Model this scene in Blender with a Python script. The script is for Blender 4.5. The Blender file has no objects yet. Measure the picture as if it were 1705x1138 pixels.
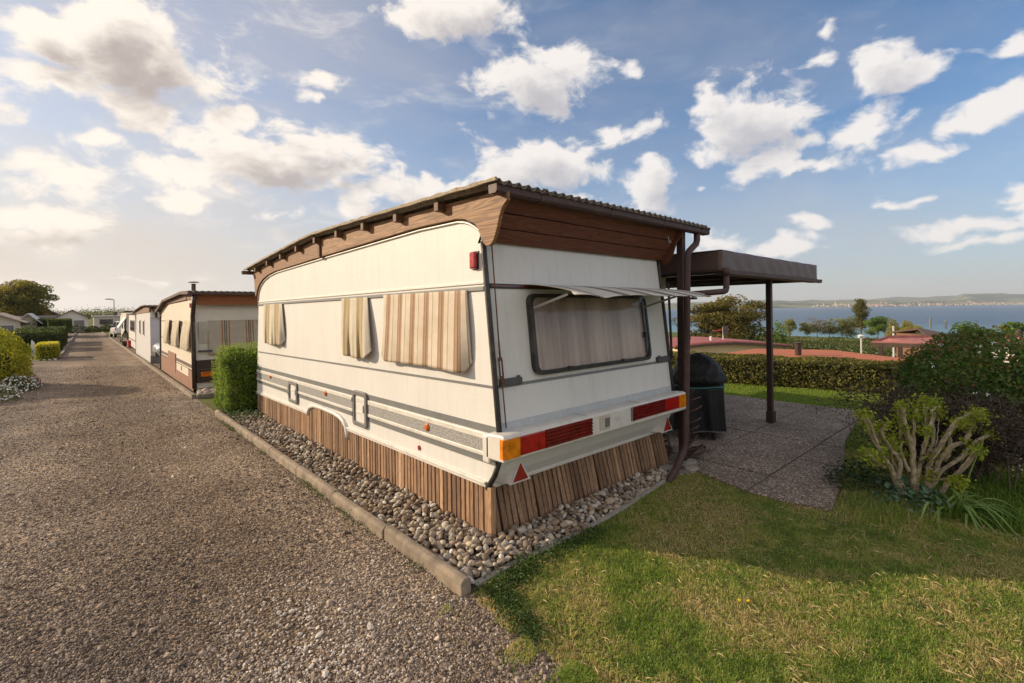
import bpy, math, random
import numpy as np
from mathutils import Vector, Matrix
random.seed(7)
RNG = np.random.default_rng(11)
sc = bpy.context.scene
col = sc.collection
R = math.radians

# ------------------------------------------------------------------ camera model (world metres, z up; +Y runs away along the drive)
F, CX, HY, ROLL, YAW, EYE = 793.0, 852.5, 514.0, R(0.65), R(41.9), 1.7
_s, _c = math.sin(YAW), math.cos(YAW)
def ray(px, py):
    u = (px - CX) / F; v = -(py - HY) / F
    u2 = u * math.cos(ROLL) + v * math.sin(ROLL); v2 = -u * math.sin(ROLL) + v * math.cos(ROLL)
    return (_c * u2 + _s, -_s * u2 + _c, v2)
def at(px, py, axis, val):            # point of the photo's sight line on the plane axis = val
    d = ray(px, py); o = (0, 0, EYE); t = (val - o[axis]) / d[axis]
    return Vector((o[0] + d[0] * t, o[1] + d[1] * t, o[2] + d[2] * t))
def far(px, py, D):                   # point at depth D
    d = ray(px, py); return Vector((d[0] * D, d[1] * D, EYE + d[2] * D))
def gz(y): return -0.01 * min(max(0.0, y - 2.7), 85.0)
def H(x, y):
    b = gz(y)
    if x < 11.7: return b
    pts = [(11.7, b), (12.8, -2.75), (28, -3.1), (50, -8.2), (240, -12.3), (330, -27), (420, -45), (1e9, -45)]
    for (a, za), (c, zc) in zip(pts, pts[1:]):
        if x <= c: return za + (zc - za) * (x - a) / (c - a)
def ong(px, py):
    p = at(px, py, 2, 0)
    for _ in range(60):
        q = at(px, py, 2, gz(p.y)); p = Vector((p.x * .5 + q.x * .5, p.y * .5 + q.y * .5, q.z))
    return p
def lin(r, g, b):
    f = lambda c: (c / 255) / 12.92 if c <= 10 else ((c / 255 + .055) / 1.055) ** 2.4
    return (f(r), f(g), f(b), 1)

# ------------------------------------------------------------------ materials
def nm(name):
    m = bpy.data.materials.new(name); m.use_nodes = True
    nt = m.node_tree; b = nt.nodes['Principled BSDF']
    return m, nt, b
def N(nt, t, **k):
    n = nt.nodes.new(t)
    for a, v in k.items():
        if a in n.inputs.keys() if isinstance(a, str) else False: n.inputs[a].default_value = v
        else: setattr(n, a, v)
    return n
def ramp(nt, stops, interp='LINEAR'):
    r = nt.nodes.new('ShaderNodeValToRGB'); r.color_ramp.interpolation = interp
    e = r.color_ramp.elements
    while len(e) < len(stops): e.new(0.5)
    for i, (p, c) in enumerate(stops): e[i].position = p; e[i].color = c if len(c) == 4 else (*c, 1)
    return r
def noise(nt, scale, detail=4, rough=.55, vec=None, dist=0):
    n = nt.nodes.new('ShaderNodeTexNoise'); n.inputs['Scale'].default_value = scale
    n.inputs['Detail'].default_value = detail; n.inputs['Roughness'].default_value = rough; n.inputs['Distortion'].default_value = dist
    if vec is not None: nt.links.new(vec, n.inputs['Vector'])
    return n
def bump(nt, b, h, strength, dist):
    n = nt.nodes.new('ShaderNodeBump'); n.inputs['Strength'].default_value = strength; n.inputs['Distance'].default_value = dist
    nt.links.new(h, n.inputs['Height']); nt.links.new(n.outputs[0], b.inputs['Normal']); return n
def coords(nt, scale=(1, 1, 1), kind='Object'):
    t = nt.nodes.new('ShaderNodeTexCoord'); m = nt.nodes.new('ShaderNodeMapping'); m.inputs['Scale'].default_value = scale
    nt.links.new(t.outputs[kind], m.inputs['Vector']); return m.outputs[0]
def mixc(nt, fac, a, b, mode='MIX'):
    n = nt.nodes.new('ShaderNodeMix'); n.data_type = 'RGBA'; n.blend_type = mode
    for s, v in ((n.inputs[0], fac), (n.inputs[6], a), (n.inputs[7], b)):
        if hasattr(v, 'is_linked'): nt.links.new(v, s)
        else: s.default_value = v
    return n.outputs[2]
def math_(nt, op, a, b=None, c=None, clamp=False):
    n = nt.nodes.new('ShaderNodeMath'); n.operation = op; n.use_clamp = clamp
    for i, v in enumerate((a, b, c)):
        if v is None: continue
        if hasattr(v, 'is_linked'): nt.links.new(v, n.inputs[i])
        else: n.inputs[i].default_value = v
    return n.outputs[0]
def plain(name, c, rough=.5, metal=0, var=.12, scale=6, bmp=0, bscale=200, bdist=.002, stretch=(1, 1, 1), dirt=None, spec=.5):
    m, nt, b = nm(name)
    v = coords(nt, stretch)
    n = noise(nt, scale, 5, .6, v)
    lo = tuple(x * (1 - var) for x in c[:3]); hi = tuple(min(1, x * (1 + var)) for x in c[:3])
    r = ramp(nt, [(.3, lo), (.7, hi)]); nt.links.new(n.outputs[0], r.inputs[0])
    out = r.outputs[0]
    if dirt:
        n2 = noise(nt, dirt[1], 6, .7, v); r2 = ramp(nt, [(dirt[2], (0, 0, 0)), (dirt[2] + .18, (1, 1, 1))]); nt.links.new(n2.outputs[0], r2.inputs[0])
        out = mixc(nt, math_(nt, 'MULTIPLY', r2.outputs[0], dirt[3]), out, dirt[0])
    nt.links.new(out, b.inputs['Base Color'])
    b.inputs['Roughness'].default_value = rough; b.inputs['Metallic'].default_value = metal
    b.inputs['Specular IOR Level'].default_value = spec
    if bmp:
        nb = noise(nt, bscale, 2, .5, v); bump(nt, b, nb.outputs[0], bmp, bdist)
    return m
def wood(name, dark, light, axis, scale=1.0, rough=.6, tint=False, spec=.3):
    # axis = direction of the grain (0 X, 1 Y, 2 Z)
    m, nt, b = nm(name)
    st = [14 * scale] * 3; st[axis] = .7 * scale
    v = coords(nt, st)
    n1 = noise(nt, 1.6, 3, .5, v, 1.2)
    w = math_(nt, 'FRACT', math_(nt, 'MULTIPLY', n1.outputs[0], 9))
    w = math_(nt, 'ABSOLUTE', math_(nt, 'SUBTRACT', w, .5))
    n2 = noise(nt, 12, 4, .7, v)
    f = math_(nt, 'ADD', math_(nt, 'MULTIPLY', w, .9), math_(nt, 'MULTIPLY', n2.outputs[0], .55))
    r = ramp(nt, [(.15, dark), (.85, light)]); nt.links.new(f, r.inputs[0])
    out = r.outputs[0]
    if tint:
        a = N(nt, 'ShaderNodeAttribute', attribute_name='tint')
        rr = ramp(nt, [(0, (.55, .50, .46)), (.45, (1.05, 1.0, .95)), (.75, (1.5, 1.42, 1.28)), (1, (1.9, 2.0, 2.05))]); nt.links.new(a.outputs['Fac'], rr.inputs[0])
        out = mixc(nt, 1.0, out, rr.outputs[0], 'MULTIPLY')
        n3 = noise(nt, 2.2, 5, .75, coords(nt, (6, 6, 1.3))); r3 = ramp(nt, [(.56, (0, 0, 0)), (.72, (1, 1, 1))]); nt.links.new(n3.outputs[0], r3.inputs[0])
        out = mixc(nt, math_(nt, 'MULTIPLY', r3.outputs[0], .45), out, (.33, .28, .23, 1))
    nt.links.new(out, b.inputs['Base Color']); b.inputs['Roughness'].default_value = rough; b.inputs['Specular IOR Level'].default_value = spec
    bump(nt, b, f, .35, .002)
    return m
def leafm(name, cols, trans=.35, rough=.5):
    m, nt, b = nm(name)
    a = N(nt, 'ShaderNodeAttribute', attribute_name='tint')
    r = ramp(nt, [(i / max(1, len(cols) - 1), c) for i, c in enumerate(cols)]); nt.links.new(a.outputs['Fac'], r.inputs[0])
    nt.links.new(r.outputs[0], b.inputs['Base Color']); b.inputs['Roughness'].default_value = rough; b.inputs['Specular IOR Level'].default_value = .3
    t = nt.nodes.new('ShaderNodeBsdfTranslucent')
    nt.links.new(mixc(nt, 1.0, r.outputs[0], (1.25, 1.3, .7, 1), 'MULTIPLY'), t.inputs[0])
    mx = nt.nodes.new('ShaderNodeMixShader'); mx.inputs[0].default_value = trans
    nt.links.new(b.outputs[0], mx.inputs[1]); nt.links.new(t.outputs[0], mx.inputs[2])
    nt.links.new(mx.outputs[0], nt.nodes['Material Output'].inputs[0])
    return m
def stripes(name, stops, n, rough=.85, wear=.0):
    m, nt, b = nm(name)
    t = nt.nodes.new('ShaderNodeTexCoord'); s = nt.nodes.new('ShaderNodeSeparateXYZ'); nt.links.new(t.outputs['UV'], s.inputs[0])
    f = math_(nt, 'FRACT', math_(nt, 'MULTIPLY', s.outputs[0], n))
    r = ramp(nt, stops, 'CONSTANT'); nt.links.new(f, r.inputs[0])
    v = coords(nt); nz = noise(nt, 5, 5, .7, v); r2 = ramp(nt, [(.3, (.82, .78, .72)), (.7, (1, 1, 1))]); nt.links.new(nz.outputs[0], r2.inputs[0])
    o = mixc(nt, 1.0, r.outputs[0], r2.outputs[0], 'MULTIPLY')
    nt.links.new(o, b.inputs['Base Color']); b.inputs['Roughness'].default_value = rough; b.inputs['Specular IOR Level'].default_value = .2
    nb = noise(nt, 700, 2, .5, v); bump(nt, b, nb.outputs[0], .25, .001)
    tr = nt.nodes.new('ShaderNodeBsdfTranslucent'); nt.links.new(o, tr.inputs[0])
    mx = nt.nodes.new('ShaderNodeMixShader'); mx.inputs[0].default_value = .12
    nt.links.new(b.outputs[0], mx.inputs[1]); nt.links.new(tr.outputs[0], mx.inputs[2]); nt.links.new(mx.outputs[0], nt.nodes['Material Output'].inputs[0])
    return m

# aluminium skin: hammered texture, faint streaks of dirt
def skin(name, c, sx):
    m, nt, b = nm(name)
    v = coords(nt)
    n = noise(nt, 1.7, 6, .65, v); r = ramp(nt, [(.3, tuple(x * .93 for x in c[:3])), (.7, c)]); nt.links.new(n.outputs[0], r.inputs[0])
    vs = coords(nt, sx); n2 = noise(nt, 3.0, 5, .7, vs); r2 = ramp(nt, [(.5, (0, 0, 0)), (.8, (1, 1, 1))]); nt.links.new(n2.outputs[0], r2.inputs[0])
    n3 = noise(nt, 38, 3, .6, v); r3 = ramp(nt, [(.70, (0, 0, 0)), (.76, (1, 1, 1))]); nt.links.new(n3.outputs[0], r3.inputs[0])
    o = mixc(nt, math_(nt, 'MULTIPLY', r2.outputs[0], .24), r.outputs[0], (.33, .29, .23, 1))
    o = mixc(nt, math_(nt, 'MULTIPLY', r3.outputs[0], .22), o, (.28, .24, .19, 1))
    nt.links.new(o, b.inputs['Base Color']); b.inputs['Roughness'].default_value = .5; b.inputs['Specular IOR Level'].default_value = .25
    vb = nt.nodes.new('ShaderNodeTexVoronoi'); vb.inputs['Scale'].default_value = 85; nt.links.new(v, vb.inputs['Vector'])
    nb = noise(nt, 3.2, 2, .5, v)
    hsum = math_(nt, 'ADD', vb.outputs[0], math_(nt, 'MULTIPLY', nb.outputs[0], 5))
    bump(nt, b, hsum, .35, .0022)
    return m
M = {}
M['cream'] = skin('cream aluminium skin', (.70, .69, .665), (5, 5, .35))
M['cream2'] = skin('cream skin older', (.72, .655, .55), (5, 5, .35))
M['white'] = plain('white weathered plastic', (.66, .63, .58), .4, var=.06, dirt=((.28, .25, .21, 1), 9, .52, .45))
M['stripe'] = plain('grey stripe film', (.17, .175, .175), .45, var=.12, dirt=((.4, .38, .34, 1), 14, .6, .4))
M['stripe_pale'] = plain('pale blue grey stripe film', (.42, .45, .47), .45, var=.08, dirt=((.6, .57, .5, 1), 10, .5, .6))
def ribbed():
    m, nt, b = nm('ribbed grey band'); v = coords(nt)
    w = nt.nodes.new('ShaderNodeTexVoronoi'); w.inputs['Scale'].default_value = 60; nt.links.new(v, w.inputs['Vector'])
    r = ramp(nt, [(.1, (.17, .17, .17)), (.6, (.34, .335, .325))]); nt.links.new(w.outputs[0], r.inputs[0])
    nt.links.new(r.outputs[0], b.inputs['Base Color']); b.inputs['Roughness'].default_value = .5; bump(nt, b, w.outputs[0], .6, .004); return m
M['ribbed'] = ribbed()
M['rubber'] = plain('black rubber trim', (.025, .022, .02), .5, var=.3, dirt=((.11, .09, .075, 1), 8, .5, .5))
M['darkplastic'] = plain('dark grey plastic', (.07, .065, .065), .5, var=.2)
M['greyplastic'] = plain('grey hatch plastic', (.16, .155, .15), .5, var=.15)
M['silver'] = plain('aluminium moulding', (.42, .41, .39), .55, .6, var=.12)
M['rust'] = plain('rusty iron', (.16, .075, .035), .75, .3, var=.5, scale=40)
M['fascia'] = wood('oiled wood fascia', (.095, .038, .016), (.34, .175, .08), 1)
M['bracket'] = wood('light pine with grain', (.085, .034, .014), (.42, .235, .115), 1, .5)
M['rafter'] = wood('brown rafter', (.07, .035, .02), (.2, .11, .06), 0)
M['browntboard'] = wood('dark brown stained board', (.075, .026, .015), (.20, .075, .042), 0)
M['slat'] = wood('weathered slat', (.14, .08, .048), (.40, .265, .17), 2, 1, .75, True)
M['gutter'] = plain('brown plastic gutter', (.085, .052, .048), .55, spec=.25, var=.15, dirt=((.2, .14, .11, 1), 12, .55, .35))
M['eternit'] = plain('fibre cement sheet', (.17, .145, .115), .9, var=.3, scale=14, bmp=.4, bscale=120, dirt=((.42, .36, .26, 1), 30, .5, .55))
M['lichen'] = plain('lichen crusted sheet edge', (.36, .30, .22), .9, var=.4, scale=60, bmp=.8, bscale=90, bdist=.006, dirt=((.12, .09, .06, 1), 26, .55, .8))
M['fabric'] = stripes('striped blind cloth', [(0, (.70, .62, .51)), (.30, (.36, .235, .155)), (.36, (.47, .33, .225)), (.50, (.13, .08, .055)), (.525, (.44, .305, .205)), (.66, (.72, .64, .53)), (.9, (.33, .21, .14)), (.93, (.70, .62, .51))], 6)
M['fabric_olive'] = stripes('faded olive striped cloth', [(0, (.66, .6, .49)), (.22, (.42, .34, .2)), (.40, (.5, .41, .26)), (.62, (.36, .29, .17)), (.68, (.66, .61, .52))], 2.0)
M['fabric_awn'] = stripes('striped awning cloth', [(0, (.72, .69, .64)), (.36, (.12, .11, .10)), (.40, (.36, .31, .24)), (.47, (.11, .10, .09)), (.54, (.36, .31, .24)), (.62, (.12, .11, .10)), (.66, (.72, .69, .64))], 6)
M['fabric_v2'] = stripes('striped cloth of the older caravan', [(0, (.56, .49, .39)), (.55, (.42, .19, .09)), (.60, (.56, .47, .36)), (.66, (.08, .07, .055)), (.685, (.42, .36, .28)), (.74, (.08, .07, .055)), (.765, (.56, .47, .36)), (.83, (.42, .19, .09)), (.88, (.56, .49, .39))], 4)
M['plaincloth'] = stripes('plain cream cloth', [(0, (.66, .59, .47)), (.8, (.58, .50, .38))], 2)
def curtain():
    m, nt, b = nm('pale curtain'); v = coords(nt, (3.2, .4, .12)); n = noise(nt, 3, 3, .55, v, .2)
    r = ramp(nt, [(.3, (.48, .42, .39)), (.5, (.70, .63, .59)), (.7, (.85, .79, .74))]); nt.links.new(n.outputs[0], r.inputs[0]); nt.links.new(r.outputs[0], b.inputs['Base Color']); b.inputs['Roughness'].default_value = .9
    return m
M['curtain'] = curtain()
def glass(name, tint=(.9, .9, .9), rough=.03):
    m, nt, b = nm(name); nt.nodes.remove(b)
    g = nt.nodes.new('ShaderNodeBsdfGlossy'); g.inputs['Roughness'].default_value = rough
    t = nt.nodes.new('ShaderNodeBsdfTransparent'); t.inputs[0].default_value = (*tint, 1)
    fr = nt.nodes.new('ShaderNodeFresnel'); fr.inputs[0].default_value = 1.45
    mx = nt.nodes.new('ShaderNodeMixShader'); nt.links.new(fr.outputs[0], mx.inputs[0]); nt.links.new(t.outputs[0], mx.inputs[1]); nt.links.new(g.outputs[0], mx.inputs[2])
    nt.links.new(mx.outputs[0], nt.nodes['Material Output'].inputs[0]); return m
M['glass'] = glass('acrylic pane', (.84, .80, .79))
M['darkglass'] = plain('dark window glass', (.035, .035, .04), .08, var=.2)
def lens(name, c, ridge=0, axis=2):
    m, nt, b = nm(name); v = coords(nt)
    n = noise(nt, 40, 3, .6, v); r = ramp(nt, [(.3, tuple(x * .55 for x in c)), (.7, tuple(min(1, x * 1.15) for x in c))]); n.inputs['Scale'].default_value = 14; nt.links.new(n.outputs[0], r.inputs[0]); nt.links.new(r.outputs[0], b.inputs['Base Color'])
    b.inputs['Roughness'].default_value = .22; b.inputs['Coat Weight'].default_value = .4
    s = nt.nodes.new('ShaderNodeTexVoronoi'); s.inputs['Scale'].default_value = 70; s.distance = 'CHEBYCHEV'; nt.links.new(v, s.inputs['Vector']); bump(nt, b, s.outputs[0], .25, .003); return m
M['amber'] = lens('amber lens', (.80, .24, .008))
M['red'] = lens('red lens', (.42, .012, .012))
M['darkred'] = lens('dark red lens', (.19, .016, .014))
M['reflex'] = lens('reflector red', (.38, .035, .025))
M['orange'] = lens('orange marker', (.70, .16, .015))
def vinyl():
    m, nt, b = nm('black vinyl cover'); v = coords(nt, (1, 1, .35)); n = noise(nt, 7, 4, .6, v, .6)
    b.inputs['Base Color'].default_value = (.016, .016, .017, 1); b.inputs['Specular IOR Level'].default_value = .3; b.inputs['Roughness'].default_value = .6; bump(nt, b, n.outputs[0], .9, .035); return m
M['vinyl'] = vinyl()
M['hose'] = plain('brown hose', (.075, .04, .025), .5, var=.2)
M['teal'] = plain('teal cord', (.07, .3, .27), .7)
M['tarp'] = plain('brown tarpaulin', (.12, .075, .062), .5, var=.22, scale=3, bmp=.35, bscale=5, bdist=.012, stretch=(1, 1, 2.2))
M['brownpost'] = plain('brown painted post', (.045, .024, .018), .5, var=.25, dirt=((.11, .07, .05, 1), 20, .6, .4))
M['bluegrey'] = plain('blue grey panel', (.30, .35, .42), .6, var=.08)
M['beige'] = plain('beige board', (.50, .44, .36), .7, var=.1)
M['concrete'] = plain('kerb concrete', (.25, .20, .148), .9, var=.38, scale=7, bmp=.6, bscale=160, bdist=.004, dirt=((.46, .27, .10, 1), 5, .60, .5))
M['greyconcrete'] = plain('pale concrete', (.32, .29, .25), .9, var=.2, scale=9, bmp=.5, bscale=160, bdist=.003)
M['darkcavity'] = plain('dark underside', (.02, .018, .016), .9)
M['bark'] = plain('dark bark', (.10, .075, .055), .9, var=.35, scale=8, bmp=.6, bscale=30, bdist=.02)
M['palebark'] = plain('pale rough bark', (.40, .325, .22), .85, var=.4, scale=30, bmp=.9, bscale=120, bdist=.008, dirt=((.12, .10, .06, 1), 14, .52, .6))
M['cutwood'] = plain('cut wood end', (.62, .53, .40), .8)
M['redroof'] = plain('red sheet roof', (.36, .105, .085), .6, var=.2, scale=3, bmp=.2, bscale=20)
M['beigeroof'] = plain('light brown roof', (.40, .30, .22), .8, var=.15)
M['pinkroof'] = plain('faded pink red roof', (.42, .17, .145), .6, var=.2, scale=3)
M['orangeroof'] = plain('orange felt roof', (.45, .135, .06), .85, var=.15, scale=2, dirt=((.62, .45, .36, 1), 3.5, .585, .7))
M['yellowwall'] = plain('cream yellow wall', (.66, .53, .31), .6, var=.06)
M['pinkwall'] = plain('pale wall', (.56, .5, .43), .7, var=.08)
M['whitewall'] = plain('off white wall', (.60, .57, .53), .6, var=.08, dirt=((.4, .36, .3, 1), 2, .55, .4))
M['greywall'] = plain('pale grey boarded wall', (.50, .49, .50), .7, var=.06, scale=3, stretch=(1, 1, .1), dirt=((.35, .32, .3, 1), 3, .6, .3))
M['browncloth'] = plain('faded brown skirt sheet', (.25, .12, .075), .8, var=.12, scale=3)
M['orangewood'] = wood('orange brown planks', (.20, .06, .02), (.40, .15, .06), 0)
M['brownroof'] = plain('brown roof', (.10, .065, .05), .8, var=.25)
M['greyroof'] = plain('grey roof', (.2, .19, .18), .8, var=.2)
M['chalet'] = wood('chalet boards', (.12, .055, .03), (.28, .15, .09), 2)
M['silverpaint'] = plain('silver car paint', (.55, .56, .58), .25, .6, var=.04)
M['whitepaint'] = plain('white car paint', (.70, .70, .70), .25, 0, var=.03)
M['tyre'] = plain('tyre', (.02, .02, .02), .8)
M['lampwhite'] = plain('white painted steel', (.66, .66, .64), .4, var=.04)
M['bluesteel'] = plain('blue painted stake', (.12, .35, .46), .5)
M['redplastic'] = plain('red plastic', (.48, .04, .025), .5)
M['greystone'] = plain('grey stone', (.28, .27, .26), .85, var=.25, scale=12)
M['yellowpetal'] = plain('yellow petals', (.80, .55, .01), .6)

# ------------------------------------------------------------------ mesh helpers
ROOT = {}
def tag(o, label=None, cat=None, group=None, kind=None):
    for k, v in (('label', label), ('category', cat), ('group', group), ('kind', kind)):
        if v: o[k] = v
    return o
def thing(name, label, cat, loc, group=None):
    o = bpy.data.objects.new(name, None); col.objects.link(o); o.location = loc; o.empty_display_size = .1
    ROOT[o.name] = Vector(loc); return tag(o, label, cat, group)
def origin_of(p):
    v = Vector((0, 0, 0))
    while p is not None: v += Vector(p.location); p = p.parent
    return v
class MB:
    def __init__(s): s.v = []; s.f = []; s.m = []; s.t = []; s.uv = {}; s.mi = 0; s.tint = .5
    def face(s, idx): s.f.append(tuple(idx)); s.m.append(s.mi); s.t.append(s.tint); return len(s.f) - 1
    def vs(s, pts): n = len(s.v); s.v.extend(tuple(p) for p in pts); return list(range(n, n + len(pts)))
    def hexa(s, p):           # p: 8 points, bottom 4 ccw then top 4
        i = s.vs(p)
        for q in ((3, 2, 1, 0), (4, 5, 6, 7), (0, 1, 5, 4), (1, 2, 6, 5), (2, 3, 7, 6), (3, 0, 4, 7)): s.face([i[k] for k in q])
    def box(s, a, b):
        x0, y0, z0 = a; x1, y1, z1 = b
        s.hexa([(x0, y0, z0), (x1, y0, z0), (x1, y1, z0), (x0, y1, z0), (x0, y0, z1), (x1, y0, z1), (x1, y1, z1), (x0, y1, z1)]); return s
    def bar(s, p, q, w, h, up=(0, 0, 1)):
        p, q = Vector(p), Vector(q); d = (q - p).normalized(); u = Vector(up); r = d.cross(u).normalized(); u = r.cross(d)
        r *= w / 2; u *= h / 2
        s.hexa([p - r - u, p + r - u, q + r - u, q - r - u, p - r + u, p + r + u, q + r + u, q - r + u]); return s
    def prism(s, pts, axis, a, b):   # pts 2-D outline in the other two axes
        def P(u, v, w):
            q = [u, v]; q.insert(axis, w); return q
        n = len(pts); i = s.vs([P(u, v, a) for u, v in pts]); j = s.vs([P(u, v, b) for u, v in pts])
        s.face(i[::-1]); s.face(j)
        for k in range(n): s.face((i[k], i[(k + 1) % n], j[(k + 1) % n], j[k]))
        return s
    def tube(s, pts, r, n=10, cap=True):
        pts = [Vector(p) for p in pts]; rings = []
        rr = r if isinstance(r, (list, tuple)) else [r] * len(pts)
        ref = None
        for k, p in enumerate(pts):
            d = (pts[min(k + 1, len(pts) - 1)] - pts[max(k - 1, 0)]).normalized()
            if ref is None: ref = d.orthogonal().normalized()
            ref = (ref - d * ref.dot(d)).normalized(); bi = d.cross(ref)
            rings.append(s.vs([p + (ref * math.cos(2 * math.pi * a / n) + bi * math.sin(2 * math.pi * a / n)) * rr[k] for a in range(n)]))
        for A, B in zip(rings, rings[1:]):
            for a in range(n): s.face((A[a], A[(a + 1) % n], B[(a + 1) % n], B[a]))
        if cap: s.face(rings[0][::-1]); s.face(rings[-1])
        return s
    def cyl(s, a, b, r, n=16, r2=None): return s.tube([a, b], [r, r if r2 is None else r2], n)
    def lathe(s, prof, c, n=24):
        rings = [s.vs([(c[0] + r * math.cos(2 * math.pi * k / n), c[1] + r * math.sin(2 * math.pi * k / n), c[2] + z) for k in range(n)]) for r, z in prof]
        for A, B in zip(rings, rings[1:]):
            for a in range(n): s.face((A[a], A[(a + 1) % n], B[(a + 1) % n], B[a]))
        s.face(rings[0][::-1]); s.face(rings[-1]); return s
    def grid(s, fn, nu, nv):
        ids = s.vs([fn(i / nu, j / nv) for j in range(nv + 1) for i in range(nu + 1)])
        for j in range(nv):
            for i in range(nu):
                a = j * (nu + 1) + i
                k = s.face((ids[a], ids[a + 1], ids[a + nu + 2], ids[a + nu + 1]))
                s.uv[k] = [(i / nu, j / nv), ((i + 1) / nu, j / nv), ((i + 1) / nu, (j + 1) / nv), (i / nu, (j + 1) / nv)]
        return s
    def extrude_profile(s, prof, axis, a, b):     # open profile with thickness handled by solidify
        def P(u, v, w):
            q = [u, v]; q.insert(axis, w); return q
        i = s.vs([P(u, v, a) for u, v in prof]); j = s.vs([P(u, v, b) for u, v in prof])
        for k in range(len(prof) - 1): s.face((i[k], i[k + 1], j[k + 1], j[k]))
        return s
    def build(s, name, mats, parent=None, smooth=False, bevel=0, solid=0, fix=True):
        o0 = origin_of(parent)
        me = bpy.data.meshes.new(name)
        me.from_pydata([tuple(Vector(p) - o0) for p in s.v], [], s.f)
        for m in (mats if isinstance(mats, (list, tuple)) else [mats]): me.materials.append(m)
        me.polygons.foreach_set('material_index', s.m)
        if s.uv:
            uv = me.uv_layers.new(name='UVMap')
            for k, q in s.uv.items():
                for li, c in zip(me.polygons[k].loop_indices, q): uv.data[li].uv = c
        at_ = me.attributes.new('tint', 'FLOAT_COLOR', 'CORNER')
        arr = np.repeat(np.array(s.t, np.float32), [len(f) for f in s.f]); arr = np.stack([arr] * 3 + [np.ones_like(arr)], 1)
        at_.data.foreach_set('color', arr.ravel())
        if fix:
            import bmesh
            bm = bmesh.new(); bm.from_mesh(me); bmesh.ops.recalc_face_normals(bm, faces=bm.faces); bm.to_mesh(me); bm.free()
        if smooth: me.polygons.foreach_set('use_smooth', [True] * len(me.polygons))
        o = bpy.data.objects.new(name, me); col.objects.link(o)
        if parent is not None: o.parent = parent
        if solid:
            md = o.modifiers.new('solid', 'SOLIDIFY'); md.thickness = solid; md.offset = 0
        if bevel:
            md = o.modifiers.new('bevel', 'BEVEL'); md.width = bevel; md.segments = 2; md.limit_method = 'ANGLE'; md.angle_limit = R(35)
        return o
def npmesh(name, V, Fa, mats, tint=None, parent=None, smooth=False, mi=None):
    V = np.asarray(V, np.float32).reshape(-1, 3) - np.array(origin_of(parent), np.float32)
    Fa = np.asarray(Fa, np.int32); k = Fa.shape[1]
    me = bpy.data.meshes.new(name)
    me.vertices.add(len(V)); me.vertices.foreach_set('co', V.ravel())
    me.loops.add(Fa.size); me.loops.foreach_set('vertex_index', Fa.ravel())
    me.polygons.add(len(Fa)); me.polygons.foreach_set('loop_start', np.arange(0, Fa.size, k, dtype=np.int32))
    for m in (mats if isinstance(mats, (list, tuple)) else [mats]): me.materials.append(m)
    if mi is not None: me.polygons.foreach_set('material_index', mi)
    if tint is not None:
        a = me.attributes.new('tint', 'FLOAT_COLOR', 'POINT')
        t = np.asarray(tint, np.float32); a.data.foreach_set('color', np.stack([t, t, t, np.ones_like(t)], 1).ravel())
    me.polygons.foreach_set('use_smooth', [bool(smooth)] * len(Fa))
    me.update(calc_edges=True); me.validate()
    o = bpy.data.objects.new(name, me); col.objects.link(o)
    if parent is not None: o.parent = parent
    return o
def hash2(ix, iy, seed):
    n = (ix.astype(np.int64) * 374761393 + iy.astype(np.int64) * 668265263 + seed * 69069) & 0x7fffffff
    n = ((n ^ (n >> 13)) * 1274126177) & 0x7fffffff
    return ((n ^ (n >> 16)) & 0xffff) / 65535.0
def vnoise(x, y, seed=0, oct=3):
    x = np.asarray(x, float); y = np.asarray(y, float); out = 0; amp = .5; tot = 0
    for o in range(oct):
        ix = np.floor(x).astype(int); iy = np.floor(y).astype(int); fx = x - ix; fy = y - iy
        fx = fx * fx * (3 - 2 * fx); fy = fy * fy * (3 - 2 * fy)
        a = hash2(ix, iy, seed + o); b = hash2(ix + 1, iy, seed + o); c = hash2(ix, iy + 1, seed + o); d = hash2(ix + 1, iy + 1, seed + o)
        out = out + amp * ((a * (1 - fx) + b * fx) * (1 - fy) + (c * (1 - fx) + d * fx) * fy); tot += amp; amp *= .5; x = x * 2.03 + 7; y = y * 2.03 + 3
    return out / tot
def unit(v): return v / np.maximum(np.linalg.norm(v, axis=1, keepdims=True), 1e-9)
def leaf_arrays(P, Nn, size, aspect=.55, spread=.9, fold=.25, droop=0):
    n = len(P)
    d = unit(Nn + RNG.normal(0, spread, (n, 3)))                 # leaf normal
    a = unit(np.cross(d, RNG.normal(0, 1, (n, 3)))); 
    if droop: a = unit(a * (1 - droop) + np.array([0, 0, -1.0]) * droop); 
    b = np.cross(a, d); b = unit(b); d = np.cross(b, a)
    L = (size * RNG.uniform(.6, 1.3, n))[:, None]; W = L * aspect
    V = np.stack([P - a * L * .5, P + b * W * .5 + d * L * fold * .4, P + a * L * .5, P - b * W * .5 + d * L * fold * .4], 1).reshape(-1, 3)
    i = np.arange(n)[:, None] * 4
    Fa = np.concatenate([i + np.array([0, 1, 2]), i + np.array([0, 2, 3])], 0)
    return V, Fa
def leaves(name, P, Nn, size, mat, parent=None, tint=None, **k):
    V, Fa = leaf_arrays(P, Nn, size, **k)
    if tint is None: tint = RNG.uniform(0, 1, len(P))
    return npmesh(name, V, Fa, mat, np.repeat(np.clip(tint, 0, 1), 4), parent)

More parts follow.
